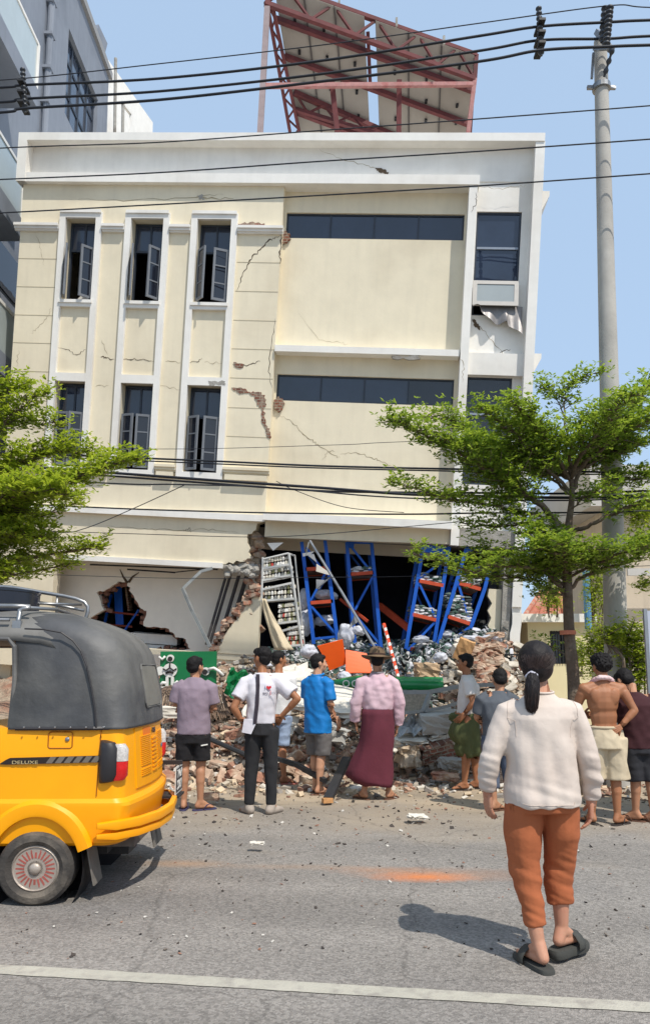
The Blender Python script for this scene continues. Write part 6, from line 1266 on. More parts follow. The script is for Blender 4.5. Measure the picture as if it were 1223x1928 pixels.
def foot(mb, ank, d, s=1.0, lift=0):
    """bare foot from the ankle forward along d (horizontal unit vector); lift raises the heel"""
    d = Vector(d).normalized(); x = Vector((d.y, -d.x, 0)); a = Vector(ank); g = a.z-.075*s
    B = lambda f, l, u: a+d*f*s+x*l*s+V(0, 0, -a.z+g+u*s)
    mb.caps(a+V(0, 0, .02*s), B(-.035, 0, .035), .034*s, .030*s); mb.caps(a, B(.06, .0, .045), .036*s, .030*s); mb.caps(B(-.02, 0, .03), B(.10, .015, .024), .028*s, .022*s); mb.caps(B(-.02, 0, .03), B(.10, -.018, .022), .028*s, .021*s)
    mb.caps(B(.05, 0, .04), B(.12, 0, .022), .03*s, .02*s)
    for l, L, r in ((-.030, .155, .013), (-.013, .16, .0105), (.002, .155, .010), (.016, .146, .0095), (.030, .135, .009)): mb.caps(B(.11, l*.9, .017), B(L, l, .011), r*1.2*s, r*s, 8)
def sandal(par, ank, d, s, mt, thick=.015, style='thong', name='flip_flop', flare=1.0, mt2=None):
    d = Vector(d).normalized(); x = Vector((d.y, -d.x, 0)); a = Vector(ank); g = a.z-.075*s
    def B(f, l, u): return a+d*f*s+x*l*s+V(0, 0, -a.z+g+u*s)
    out = [(-.085, 0), (-.075, .025), (-.03, .036), (.03, .036), (.09, .047), (.14, .042), (.175, .018), (.18, -.01), (.165, -.035), (.11, -.048), (.04, -.040), (-.03, -.036), (-.075, -.025)]
    oo = spline([V(f, l, 0) for f, l in out+out[:1]], 4)[:-1]; out = [(q.x, q.y) for q in oo]
    m = MB(); m.loft([[B(f*k, l*k*flare, u) for f, l in out] for k, u in ((.97, -thick), (1.03, -thick*.7), (1.03, -thick*.2), (.98, .004))]); o = m.build(name, mt, par, smooth=True)
    m = MB()
    if style == 'thong':
        for sd in (-1, 1): m.tube([B(.02, sd*.042, .0), B(.06, sd*.036, .045), B(.11, sd*.01, .045), B(.125, -.012, .004)], .005, 6)
    else:
        arc = [(-.052*flare, -.012), (-.052*flare, .018), (-.040, .046), (-.015, .064), (.015, .064), (.040, .046), (.052*flare, .018), (.052*flare, -.012)]
        m.loft([[B(.04+abs(l)*.1, l, u), B(.10-abs(l)*.1, l, u*.88), B(.10-abs(l)*.1, l*1.06, u*.88+.005), B(.04+abs(l)*.1, l*1.06, u+.005)] for l, u in arc])
    m.build('strap', mt2 or mt, o, smooth='all'); return o
def base_body(p, fine=.0085, extra=None, bare=False):
    """continuous skin: torso, neck, head with face, limbs, feet; then hands"""
    mb = MB(); E = mb.ell; s = p.get('bulk', 1.0)
    pel, che, nek, hed = p['pelvis'], p['chest'], p['neck'], p['head']
    R = rmat(0, 0, p.get('tyaw', 0)); mid = pel.lerp(che, .5)
    E(pel, (.150*s, .10*s, .12), R); E(mid, (.132*s, .088*s, .15), R); E(che, (.155*s, .10*s, .155), R); E(che+V(0, 0, .05), (.150*s, .095*s, .12), R)
    shL, shR = p['sh']; mb.caps(shL, shR, .052*s, .052*s); mb.caps(che+V(0, 0, .10), nek, .075, .056); mb.caps(nek, hed+V(0, -.01, -.05), .054, .050)
    for sh in (shL, shR): mb.caps(nek.lerp(che, .15), sh, .045, .050*s); mb.caps(che, sh, .09*s, .055*s)
    if bare:
        for sg, sh in ((-1, shL), (1, shR)): E(che.lerp(sh, .45)+R @ V(0, -.065, -.01), (.06, .03, .085), R @ rmat(0, sg*.25, 0))
    for i, sg in ((0, -1), (1, 1)):
        el, wrp = p['el'][i], p['wr'][i]; sh = p['sh'][i]
        mb.caps(sh, el, .050*s, .037*s); mb.caps(sh.lerp(el, .2), sh.lerp(el, .6), .052*s, .044*s); mb.caps(el, wrp, .037*s, .025); mb.caps(el.lerp(wrp, .1), el.lerp(wrp, .4), .040*s, .036*s)
        hp, kn, an = p['hip'][i], p['kn'][i], p['an'][i]
        mb.caps(hp, kn, .082*s, .052*s); mb.caps(hp.lerp(kn, .05), hp.lerp(kn, .45), .086*s, .072*s); mb.caps(kn, an, .050*s, .032); bk = R @ V(0, -.018, 0)
        mb.caps(kn.lerp(an, .15)+bk, kn.lerp(an, .42)+bk, .050*s, .048*s); mb.caps(kn.lerp(an, .4)+bk, an, .045*s, .031)
        fd = p['fd'][i]; foot(mb, an, fd, p.get('fs', .95))
        mb.caps(hp, pel, .085*s, .10*s)
    if p.get('butt', True):
        for sg in (-1, 1): E(pel+R @ V(sg*.07, -.045, -.03), (.085*s, .08*s, .09))
    HR = rmat(p.get('hpitch', 0), p.get('hroll', 0), p.get('hyaw', 0)); H = lambda x, y, z: hed+HR @ V(x, y, z); k = p.get('hs', 1.0)
    E(H(0, -.008, .022), (.074*k, .092*k, .086*k), HR, 20, 14); E(H(0, .022, -.035), (.058*k, .064*k, .072*k), HR, 16, 12); E(H(0, .05, -.075), (.034*k, .034*k, .026*k), HR); E(H(0, .072, .012), (.054, .018, .02), HR)
    mb.caps(H(0, .085, .005), H(0, .107, -.026), .009, .013, 8); mb.caps(H(-.012, .094, -.03), H(.012, .094, -.03), .009, .009, 8); mb.caps(H(-.02, .080, -.055), H(.02, .080, -.055), .010, .010, 8); mb.caps(H(-.018, .078, -.066), H(.018, .078, -.066), .009, .009, 8)
    for sg in (-1, 1): E(H(sg*.077*k, -.004, -.006), (.010, .020, .032), HR @ rmat(.2, 0, sg*-.4)); E(H(sg*.045, .055, -.02), (.022, .02, .022), HR)
    me = remesh(mb, fine, 2)
    p['nskin'] = len(me.vertices); hb = MB(); hb.v = [tuple(v.co) for v in me.vertices]; hb.f = [list(q.vertices) for q in me.polygons]; hb.m = [0]*len(hb.f)
    for i, sg in ((0, -1), (1, 1)):
        if p['hand'][i] is not None: d, pn, cu = p['hand'][i]; hand(hb, p['wr'][i]-Vector(d).normalized()*.012, d, pn, p.get('hside', (sg, sg))[i], cu, p.get('hsz', 1.0))
    body = hb.build('body', p['skin'], p['root'], smooth='all')
    if p.get('face', True):
        for sg in (-1, 1):
            m = MB(); m.ell(H(sg*.031, .076, .001), (.013, .011, .009), HR); m.build('eye', M_eye, p['root'], smooth='all'); m = MB(); m.ell(H(sg*.033, .0845, .001), (.0055, .004, .0058), HR); m.build('iris', M_iris, p['root'], smooth='all')
            m = MB(); m.tube([H(sg*.015, .094, .022), H(sg*.032, .090, .027), H(sg*.05, .074, .021)], .0035, 6); m.build('eyebrow', M_hair, p['root'])
    return body
def hair(p, style='short', seed=1, fine=.006):
    hed = p['head']; HR = rmat(p.get('hpitch', 0), p.get('hroll', 0), p.get('hyaw', 0)); H = lambda x, y, z: hed+HR @ V(x, y, z); mb = MB(); E = mb.ell; k = p.get('hs', 1.0)
    if style == 'long': E(H(0, -.020, .028), (.094, .100, .098), HR, 20, 14); E(H(0, -.045, -.015), (.084, .066, .085), HR, 16, 12); E(H(0, .03, .06), (.075, .062, .045), HR)
    else:
        E(H(0, -.018, .040), (.080*k, .093*k, .082*k), HR, 20, 14); E(H(0, -.040, .0), (.075*k, .064*k, .070*k), HR, 16, 12); E(H(0, .035, .078), (.062*k, .052*k, .030*k), HR)
        for sg in (-1, 1): E(H(sg*.066*k, .012, .035), (.014, .03, .04), HR)
    if style == 'bushy': E(H(0, -.01, .06), (.095, .10, .078), HR, 20, 14); E(H(0, -.05, .02), (.09, .07, .08), HR)
    if style == 'fringe': E(H(0, .04, .07), (.078, .055, .04), HR); E(H(0, -.045, -.03), (.062, .045, .05), HR)
    a = {'bushy': .016, 'long': .0025, 'short': .004, 'fringe': .006}[style]; fq = 60 if style == 'bushy' else 34
    f = lambda q: a*(noise.noise(q*fq+V(seed, 0, 0))+.6*noise.noise(q*fq*2.1)) if style != 'long' else a*noise.noise(V(q.x*60, q.y*60, q.z*8))
    return mobj('hair', remesh(mb, fine, 1 if style == 'bushy' else 3, f), p['hairm'] if 'hairm' in p else M_hair, p['root'])
def torso_garment(p, rings, sleeves, mt, name='shirt', seed=0, amp=.007, cuts=(), voxel=.009, ax=6, az=6, diag=0, it=2):
    """rings: (x, y, z, half width, half depth) from hem to collar; sleeves: list of (pts, radii)"""
    R = rmat(0, 0, p.get('tyaw', 0)); mb = MB(); rg = []
    for cx, cy, cz, hw, hd in rings: rg.append([V(cx, cy, cz)+R @ V(hw*(abs(math.cos(a))**.85)*(1 if math.cos(a) >= 0 else -1), hd*(abs(math.sin(a))**.9)*(1 if math.sin(a) >= 0 else -1), 0) for a in [6.2832*k/28 for k in range(28)]])
    mb.loft(rg)
    for pts, rr in sleeves: mb.tube(pts, rr, 14)
    return mobj(name, remesh(mb, voxel, it, wr(amp, ax, az, seed, diag), cuts), mt, p['root'])
def legs_garment(p, waist, legs, mt, name='trousers', seed=0, amp=.008, voxel=.009, ax=6, az=9):
    mb = MB(); R = rmat(0, 0, p.get('tyaw', 0))
    mb.loft([[V(cx, cy, cz)+R @ V(hw*math.cos(6.2832*k/24), hd*math.sin(6.2832*k/24), 0) for k in range(24)] for cx, cy, cz, hw, hd in waist])
    for pts, rr in legs: mb.tube(pts, rr, 16)
    return mobj(name, remesh(mb, voxel, 5, wr(amp, ax, az, seed)), mt, p['root'])
def mkperson(px, py, ppm_Y, label, yaw=0, h=1.66, **kw):
    g = G(px, py-3); root = empty('person', (g.x, g.y, 0), rad(yaw), label=label, cat='person')
    k = h/1.68; p = dict(root=root, pelvis=V(0, 0, .91*k), chest=V(0, -.01, 1.22*k), neck=V(0, -.01, 1.42*k), head=V(0, .015, 1.565*k), sh=[V(-.165*k, -.01, 1.355*k), V(.165*k, -.01, 1.355*k)],
        el=[V(-.22, -.02, 1.08*k), V(.22, -.02, 1.08*k)], wr=[V(-.22, .06, .85*k), V(.22, .06, .85*k)], hip=[V(-.085, 0, .87*k), V(.085, 0, .87*k)], kn=[V(-.09, .01, .47*k), V(.09, .01, .47*k)], an=[V(-.095, -.02, .085), V(.095, -.02, .085)],
        fd=[V(-.15, 1, 0), V(.15, 1, 0)], hand=[(V(0, .1, -1), V(1, 0, 0), .5), (V(0, .1, -1), V(-1, 0, 0), .5)], skin=SK1, k=k)
    for q, v in kw.items(): p[q] = v
    return p
from mathutils.bvhtree import BVHTree
def fixclip(p, gap=.009, reach=.075):
    """tuck the body surface under the clothes it pokes through"""
    kids = [o for o in p['root'].children if o.type == 'MESH']; nm = lambda o: o.name.split('.')[0]; body = [o for o in kids if nm(o) == 'body'][0]
    TOPS = ('tee_shirt', 'shirt', 'polo_shirt', 'blouse'); LOW = ('shorts', 'jeans', 'trousers'); skirt_ = [o for o in kids if nm(o) == 'wrap_skirt']
    jobs = [(body, g) for g in kids if nm(g) in TOPS+LOW+('wrap_skirt',)]+[(l, t) for l in kids if nm(l) in LOW for t in kids if nm(t) in TOPS]+[(t, k) for k in skirt_ for t in kids if nm(t) in TOPS]
    for o, g in jobs*2:
        me = g.data; bt = BVHTree.FromPolygons([v.co for v in me.vertices], [list(q.vertices) for q in me.polygons])
        b = bmesh.new(); b.from_mesh(o.data); b.normal_update(); mv = []
        for v in b.verts:
            loc, nr, idx, d = bt.find_nearest(v.co, reach)
            if loc is None or nr.z < -.6 or (o is body and v.index >= p['nskin']): continue
            out = (v.co-loc).dot(nr); lat = ((v.co-loc)-nr*out).length
            if out > -gap and lat < .03 and v.normal.dot(nr) > .2: mv.append((v, v.co-nr*(out+gap)))
        for v, c in mv: v.co = c
        b.to_mesh(o.data); b.free()
# ---- man in mauve tee
p = mkperson(361, 1528, 7.8, 'man in a mauve tee and black shorts standing with folded arms near the rickshaw', h=1.58, an=[V(-.085, 0, .085), V(.09, -.02, .085)], kn=[V(-.085, .01, .44), V(.085, .0, .44)],
    el=[V(-.20, .02, 1.03), V(.21, .0, 1.03)], wr=[V(-.10, .17, 1.0), V(.12, .19, 1.0)], hand=[(V(1, .2, .1), V(0, -1, 0), .3), (V(-1, .2, .1), V(0, -1, 0), .3)], fd=[V(-.05, 1, 0), V(.9, .55, 0)], hyaw=rad(-32), skin=SK1)
base_body(p); hair(p, 'short', 1)
torso_garment(p, [(0, 0, .77, .172, .118), (0, 0, .86, .172, .12), (0, 0, 1.0, .17, .12), (0, -.005, 1.15, .18, .125), (0, -.01, 1.25, .178, .115), (0, -.01, 1.32, .12, .085), (0, -.005, 1.365, .07, .068)],
   [([V(-.10, -.01, 1.285), V(-.165, -.01, 1.25), V(-.20, .0, 1.10)], [.07, .075, .070]), ([V(.10, -.01, 1.285), V(.165, -.01, 1.25), V(.205, .0, 1.08)], [.07, .075, .070])], cloth('mauve_cotton', srgb(142, 126, 138)), 'tee_shirt', 3, .008)
legs_garment(p, [(0, 0, .68, .165, .12), (0, 0, .80, .16, .115), (0, 0, .90, .14, .10)], [([V(-.085, 0, .80), V(-.088, 0, .64), V(-.092, 0, .50)], [.10, .095, .092]), ([V(.085, 0, .80), V(.088, 0, .64), V(.092, 0, .50)], [.10, .095, .092])], cloth('black_cotton', srgb(28, 26, 28)), 'shorts', 2)
m = MB(); m.bar(V(.10, -.113, .665), V(.165, -.088, .675), .004, .012); m.build('shorts_mark', M_let, p['root'])
for i in (0, 1): sandal(p['root'], p['an'][i], p['fd'][i], 1.0, mat('navy_rubber', srgb(58, 54, 84), .7, .1, 8, .1))
# ---- man in white tee with strap
fixclip(p)
p = mkperson(490, 1535, 7.6, 'man with hands on hips in a printed white tee, dark shoulder strap and black jeans', h=1.68, an=[V(-.115, 0, .085), V(.11, -.02, .085)], kn=[V(-.095, .02, .47), V(.10, .0, .47)], hip=[V(-.075, 0, .86), V(.085, 0, .86)],
    sh=[V(-.16, -.01, 1.34), V(.17, -.01, 1.345)], el=[V(-.275, -.10, 1.06), V(.375, -.10, 1.15)], wr=[V(-.175, -.03, .885), V(.20, -.02, .965)], hand=[(V(.5, .75, -.35), V(.3, 1, 0), .3), (V(-.4, .6, -.75), V(-.5, 1, 0), .4)], fd=[V(-.55, .85, 0), V(.55, .85, 0)], hyaw=rad(50), hs=1.03, skin=SK2)
base_body(p); hair(p, 'fringe', 2)
torso_garment(p, [(-.01, 0, .90, .155, .115), (-.01, 0, .98, .15, .115), (0, 0, 1.08, .152, .12), (0, -.005, 1.2, .17, .125), (0, -.01, 1.30, .17, .11), (0, -.01, 1.37, .10, .08), (0, -.005, 1.41, .068, .066)],
   [([V(-.09, -.01, 1.335), V(-.165, -.01, 1.31), V(-.245, -.065, 1.155)], [.07, .075, .078]), ([V(.09, -.01, 1.335), V(.17, -.01, 1.315), V(.32, -.06, 1.195)], [.07, .078, .086])], cloth('white_cotton', srgb(212, 208, 212), c2=srgb(200, 197, 204)), 'tee_shirt', 7, .008)
m = MB(); m.loft([[(-.175, -.09, .90), (-.03, -.135, .935), (-.03, -.125, .95), (-.17, -.08, .95)], [(-.19, -.10, .815), (-.09, -.142, .80), (-.09, -.132, .80), (-.185, -.09, .815)]]); m.build('shirt_tail', cloth('white_cotton', (1, 1, 1)), p['root'])
st = [V(-.035, -.105, 1.40), V(-.03, -.128, 1.30), V(-.032, -.136, 1.2), V(-.035, -.136, 1.1), V(-.045, -.136, 1.0), V(-.055, -.138, .90)]
m = MB(); m.loft([[q+V(-.019, .004, 0), q+V(.019, .0, 0), q+V(.019, .008, 0), q+V(-.019, .012, 0)] for q in st]); m.build('shoulder_strap', cloth('strap_web', srgb(58, 52, 60)), p['root'])
def back_text(s_, size, x, z, mt, y=-.1345, sx=1.0): return text_mesh('shirt_print', s_, size, mt, p['root'], Matrix.Translation((x, y, z)) @ Matrix.Rotation(rad(90), 4, 'X'), .001, sx)
MP = mat('print_blue', srgb(110, 120, 160), .8, .05, 5, 0); back_text('I', .055, .045, 1.262, MP); back_text('BOI RESOL', .030, .105, 1.207, mat('print_grey', srgb(120, 116, 130), .8, .05, 5, 0), sx=1.15)
hx = []
for k in range(24): t = 6.2832*k/24; hx.append((.083+.0016*16*math.sin(t)**3, 1.264+.0015*(13*math.cos(t)-5*math.cos(2*t)-2*math.cos(3*t)-math.cos(4*t))))
m = MB(); m.plate([hx[::-1]], -.1365, -.130); m.build('shirt_print', mat('print_red', srgb(206, 50, 60), .8, .05, 5, 0), p['root'])
m = MB(); m.box(.098, .103, -.1365, -.131, 1.19, 1.235); m.build('shirt_print', mat('print_red', (1, 0, 0)), p['root'])
legs_garment(p, [(0, 0, .78, .15, .12), (0, 0, .88, .148, .115), (.01, 0, .955, .14, .105)], [([V(-.075, 0, .85), V(-.09, .015, .62), V(-.098, .02, .46), V(-.11, 0, .25), V(-.115, 0, .09)], [.098, .080, .070, .058, .052]), ([V(.085, 0, .85), V(.095, .0, .62), V(.10, 0, .46), V(.108, -.01, .25), V(.11, -.02, .09)], [.098, .080, .070, .058, .052])], mat('black_denim', srgb(38, 38, 40), .9, .12, 4, .5, 26, col2=srgb(78, 78, 80), scale2=2.2, fac2=.56, dist=.01), 'jeans', 4, .006, az=5)
for i in (0, 1):
    d_ = p['fd'][i].normalized(); x_ = V(d_.y, -d_.x, 0); a_ = p['an'][i]; m = MB(); m.caps(a_-d_*.03+V(0, 0, -.045), a_+d_*.10+V(0, 0, -.052), .046, .040); m.caps(a_+d_*.08+V(0, 0, -.052), a_+d_*.17+V(0, 0, -.062), .042, .030); m.caps(a_+V(0, 0, -.01), a_-d_*.02+V(0, 0, -.04), .048, .05)
    mobj('shoe', remesh(m, .007, 2, None, [(V(0, 0, .004), V(0, 0, -1))]), mat('pale_shoe', srgb(160, 148, 136), .8, .15, 10, .2), p['root'])
# ---- man behind him
fixclip(p)
p = mkperson(523, 1478, 9.6, 'man in plain white tee and light blue trousers half hidden behind the strap man', h=1.69, an=[V(-.15, 0, .085), V(.08, -.08, .085)], kn=[V(-.11, .02, .47), V(.06, .0, .47)], el=[V(-.20, 0, 1.08), V(.155, .02, 1.06)], wr=[V(-.2, .08, .85), V(.13, .10, .86)], fd=[V(-.6, .8, 0), V(.95, .3, 0)], hyaw=rad(-60), skin=SK2, tyaw=rad(-25))
base_body(p, .010); hair(p, 'short', 5)
torso_garment(p, [(0, 0, .86, .16, .12), (0, 0, 1.0, .16, .12), (0, 0, 1.2, .17, .125), (0, -.01, 1.32, .16, .11), (0, -.01, 1.40, .09, .075)], [([V(-.09, -.01, 1.34), V(-.165, -.01, 1.32), V(-.20, 0, 1.16)], [.07, .075, .072]), ([V(.09, -.01, 1.34), V(.165, -.01, 1.32), V(.17, .0, 1.15)], [.07, .075, .072])], cloth('white_cotton2', srgb(222, 220, 218)), 'tee_shirt', 9, .007)
legs_garment(p, [(0, 0, .76, .15, .12), (0, 0, .9, .145, .11)], [([V(-.08, 0, .85), V(-.10, .02, .62), V(-.11, .02, .46)], [.10, .08, .07]), ([V(.08, 0, .85), V(.07, .0, .62), V(.06, 0, .47)], [.10, .085, .08])], cloth('pale_denim', srgb(148, 164, 188)), 'trousers', 4)
for i in (0, 1): sandal(p['root'], p['an'][i], p['fd'][i], 1.0, mat('pink_rubber', srgb(176, 104, 92), .7, .1, 8, .1))
# ---- blue polo
fixclip(p)
p = mkperson(598, 1497, 8.87, 'man in a bright blue polo shirt and grey shorts looking right at the rubble', yaw=-38, h=1.63, an=[V(-.08, .06, .085), V(.07, -.06, .085)], kn=[V(-.085, .06, .46), V(.075, -.02, .46)], el=[V(-.20, .06, 1.08), V(.21, -.03, 1.06)], wr=[V(-.17, .22, .90), V(.20, .12, .86)], hand=[(V(0, .4, -1), V(1, 0, 0), .5), (V(0, .4, -1), V(-1, 0, 0), .5)], fd=[V(-.1, 1, 0), V(.35, 1, 0)], hyaw=rad(-34), skin=SK3, bulk=1.03)
base_body(p); hair(p, 'short', 3)
torso_garment(p, [(0, 0, .70, .175, .135), (0, 0, .82, .170, .135), (0, .0, .95, .168, .135), (0, -.005, 1.12, .178, .13), (0, -.01, 1.26, .178, .115), (0, -.01, 1.33, .11, .085), (0, -.005, 1.385, .068, .066)], [([V(-.09, -.01, 1.31), V(-.165, -.01, 1.28), V(-.20, .03, 1.11)], [.07, .076, .074]), ([V(.09, -.01, 1.31), V(.165, -.01, 1.28), V(.205, -.02, 1.08)], [.07, .076, .074])], cloth('blue_jersey', srgb(14, 118, 190), rough=.6), 'polo_shirt', 11, .010, diag=1)
m = MB(); m.tube([V(.07*math.cos(a), -.005+.07*math.sin(a), 1.385+.012*math.sin(a)) for a in [6.2832*k/20 for k in range(21)]], .014, 8); m.build('collar', cloth('blue_jersey2', srgb(30, 128, 196)), p['root'], smooth='all')
legs_garment(p, [(0, 0, .68, .17, .13), (0, 0, .86, .15, .115)], [([V(-.085, .02, .78), V(-.088, .04, .60), V(-.09, .05, .44)], [.105, .100, .098]), ([V(.085, 0, .78), V(.085, 0, .60), V(.085, -.01, .44)], [.105, .100, .098])], cloth('grey_cotton', srgb(98, 94, 92)), 'shorts', 6)
for i in (0, 1): sandal(p['root'], p['an'][i], p['fd'][i], 1.02, mat('brown_rubber', srgb(96, 66, 50), .7, .1, 8, .1))
# ---- pink shirt, hat, maroon longyi
fixclip(p)
p = mkperson(712, 1508, 8.41, 'person in a brown hat, pink long sleeved shirt and maroon wrap skirt seen from behind', h=1.66, an=[V(-.16, 0, .085), V(.12, .01, .085)], kn=[V(-.11, .03, .47), V(.07, .03, .47)], sh=[V(-.175, -.01, 1.34), V(.175, -.01, 1.34)], el=[V(-.25, -.01, 1.06), V(.25, -.01, 1.06)], wr=[V(-.245, .06, .84), V(.225, .05, .80)],
    hand=[(V(.1, .2, -1), V(1, 0, 0), .6), (V(-.15, .2, -1), V(-1, 0, 0), .5)], fd=[V(-.6, .8, 0), V(.6, .8, 0)], hpitch=rad(-6), skin=SK1, butt=False)
base_body(p); hair(p, 'short', 4)
M_pink = cloth('pink_cotton', srgb(206, 176, 184), c2=srgb(194, 162, 172))
torso_garment(p, [(0, 0, .955, .13, .09), (0, 0, 1.0, .164, .122), (0, 0, 1.12, .18, .13), (0, -.005, 1.24, .188, .125), (0, -.01, 1.31, .165, .11), (0, -.01, 1.37, .10, .08), (0, -.005, 1.41, .066, .064)],
   [([V(-.10, -.01, 1.33), V(-.175, -.01, 1.30), V(-.25, -.01, 1.06), V(-.255, .05, .86)], [.07, .078, .068, .056]), ([V(.10, -.01, 1.33), V(.175, -.01, 1.30), V(.25, -.01, 1.06), V(.238, .045, .82)], [.07, .078, .068, .056])], M_pink, 'shirt', 13, .010, az=9)
m = MB(); m.tube([V(.062*math.cos(a), -.008+.062*math.sin(a), 1.415+.008*math.sin(a)) for a in [6.2832*k/20 for k in range(21)]], .013, 8); m.build('collar', cloth('grey_pink', srgb(140, 132, 136)), p['root'], smooth='all')
def skirt(p, rings, mt, amp, nf, seed, name='wrap_skirt', tw=1.5):
    m = MB(); rg = []; n = 64
    for i, (cx, cy, cz, hw, hd) in enumerate(rings):
        row = []
        for k in range(n):
            a = 6.2832*k/n; f = i/(len(rings)-1); q = 1+amp*(.25+f)*math.sin(nf*a+tw*f*2+seed)+amp*.7*noise.noise(V(math.cos(a)*2.2, math.sin(a)*2.2, cz*7+seed))+amp*.5*noise.noise(V(math.cos(a)*1.5+cz*6, math.sin(a)*1.5, cz*14+seed))
            row.append(V(cx+hw*math.cos(a)*q, cy+hd*math.sin(a)*q, cz+.012*math.sin(3*a+seed)*f))
        rg.append(row)
    m.loft(rg, cap=False); o = m.build(name, mt, p['root'], smooth='all'); sd = o.modifiers.new('s', 'SOLIDIFY'); sd.thickness = .004; return o
def stripes(name, c1, c2):
    m = cloth(name, c1, c2=c2); nt = m.node_tree; N = nt.nodes; L = nt.links; b = N['Principled BSDF']; src = b.inputs['Base Color'].links[0].from_socket; tc = [n for n in N if n.type == 'TEX_COORD'][0]
    wv = N.new('ShaderNodeTexWave'); wv.bands_direction = 'X'; wv.inputs['Scale'].default_value = 26; wv.inputs['Distortion'].default_value = 1.5; L.new(tc.outputs['Object'], wv.inputs['Vector']); mr = N.new('ShaderNodeMapRange'); mr.inputs[3].default_value = .75; mr.inputs[4].default_value = 1.2; L.new(wv.outputs[1], mr.inputs[0])
    sc = N.new('ShaderNodeVectorMath'); sc.operation = 'SCALE'; L.new(src, sc.inputs[0]); L.new(mr.outputs[0], sc.inputs['Scale']); L.new(sc.outputs[0], b.inputs['Base Color']); return m
rr = [(0, 0, 1.0, .172, .132), (0, 0, .93, .174, .135), (0, -.01, .84, .178, .145), (-.005, -.01, .74, .182, .15), (-.015, -.01, .64, .186, .15), (-.04, 0, .54, .20, .155), (-.065, .0, .44, .225, .16), (-.09, .01, .34, .255, .17), (-.105, .01, .27, .265, .17), (-.06, .01, .20, .22, .165), (-.01, .01, .155, .165, .155)]
sk = skirt(p, rr, stripes('maroon_weave', srgb(96, 40, 52), srgb(82, 34, 46)), .07, 4, 1.0)
for i in (0, 1): sandal(p['root'], p['an'][i], p['fd'][i], 1.0, mat('brown_rubber', (1, 1, 1)))
ht = MB(); HR = rmat(rad(-6), rad(2), 0); hc = p['head']+V(0, -.01, .055)
def hat_ring(r_, z, fx=1.0, curl=0.0): return [hc+HR @ V(r_*fx*math.cos(a), r_*math.sin(a)*1.06, z+curl*abs(math.cos(a))**2*r_) for a in [6.2832*k/36 for k in range(36)]]
ht.loft([hat_ring(.070, -.005), hat_ring(.092, -.01), hat_ring(.14, -.022, curl=.05), hat_ring(.182, -.035, curl=.16), hat_ring(.186, -.028, curl=.17), hat_ring(.14, -.010, curl=.05), hat_ring(.098, .002), hat_ring(.094, .05, .97), hat_ring(.086, .085, .90), hat_ring(.066, .103, .8), hat_ring(.03, .090, .6), hat_ring(.004, .085)])
ht.build('hat', mat('brown_felt', srgb(112, 92, 70), .9, .15, 8, .4, 60, col2=srgb(92, 74, 58), scale2=5), p['root'], smooth='all')
m = MB(); m.loft([hat_ring(.099, .004), hat_ring(.099, .026)], cap=False); m.build('hat_band', cloth('hat_band', srgb(70, 52, 44)), p['root'], smooth='all')
# ---- olive longyi man, facing left
fixclip(p)
p = mkperson(883, 1490, 9.14, 'man in a white tee and knotted olive green wrap skirt looking left, hand on hip', yaw=82, h=1.64, an=[V(-.05, .06, .085), V(.08, -.09, .085)], kn=[V(-.07, .04, .46), V(.09, -.06, .46)], hip=[V(-.085, 0, .85), V(.085, 0, .85)],
    el=[V(-.235, -.06, 1.05), V(.24, -.06, 1.05)], wr=[V(-.19, .06, .90), V(.19, .06, .90)], hand=[(V(.2, .6, -.6), V(1, 0, 0), .6), (V(-.2, .6, -.6), V(-1, 0, 0), .6)], fd=[V(-.1, 1, 0), V(.2, 1, 0)], hyaw=rad(-5), skin=SK2, chest=V(0, -.03, 1.19), neck=V(0, .0, 1.38), butt=False)
base_body(p); hair(p, 'short', 6)
torso_garment(p, [(0, 0, .90, .15, .125), (0, -.01, 1.0, .155, .13), (0, -.02, 1.12, .165, .135), (0, -.025, 1.24, .172, .12), (0, -.015, 1.32, .11, .09), (0, -.005, 1.375, .066, .066)], [([V(-.09, -.01, 1.31), V(-.165, -.015, 1.28), V(-.215, -.04, 1.13)], [.07, .075, .07]), ([V(.09, -.01, 1.31), V(.165, -.015, 1.28), V(.22, -.04, 1.13)], [.07, .075, .07])], cloth('white_cotton3', srgb(216, 210, 204)), 'tee_shirt', 17, .009)
M_olive = cloth('olive_cloth', srgb(82, 88, 54), c2=srgb(70, 76, 46))
skirt(p, [(0, 0, .93, .150, .120), (0, .005, .86, .16, .14), (0, .03, .77, .165, .168), (0, .045, .67, .165, .178), (0, .03, .60, .16, .165), (0, .0, .55, .15, .14), (0, .015, .50, .15, .15), (0, .0, .44, .14, .135), (0, -.01, .40, .13, .125)], M_olive, .13, 7, 2.0)
m = MB(); m.ell(V(0, .17, .86), (.05, .06, .06)); mo = mobj('skirt_knot', remesh(m, .008, 2, wr(.014, 18, 18)), M_olive, p['root'])
for i in (0, 1): sandal(p['root'], p['an'][i], p['fd'][i], 1.02, mat('dark_rubber', srgb(52, 44, 40), .7, .1, 8, .1))
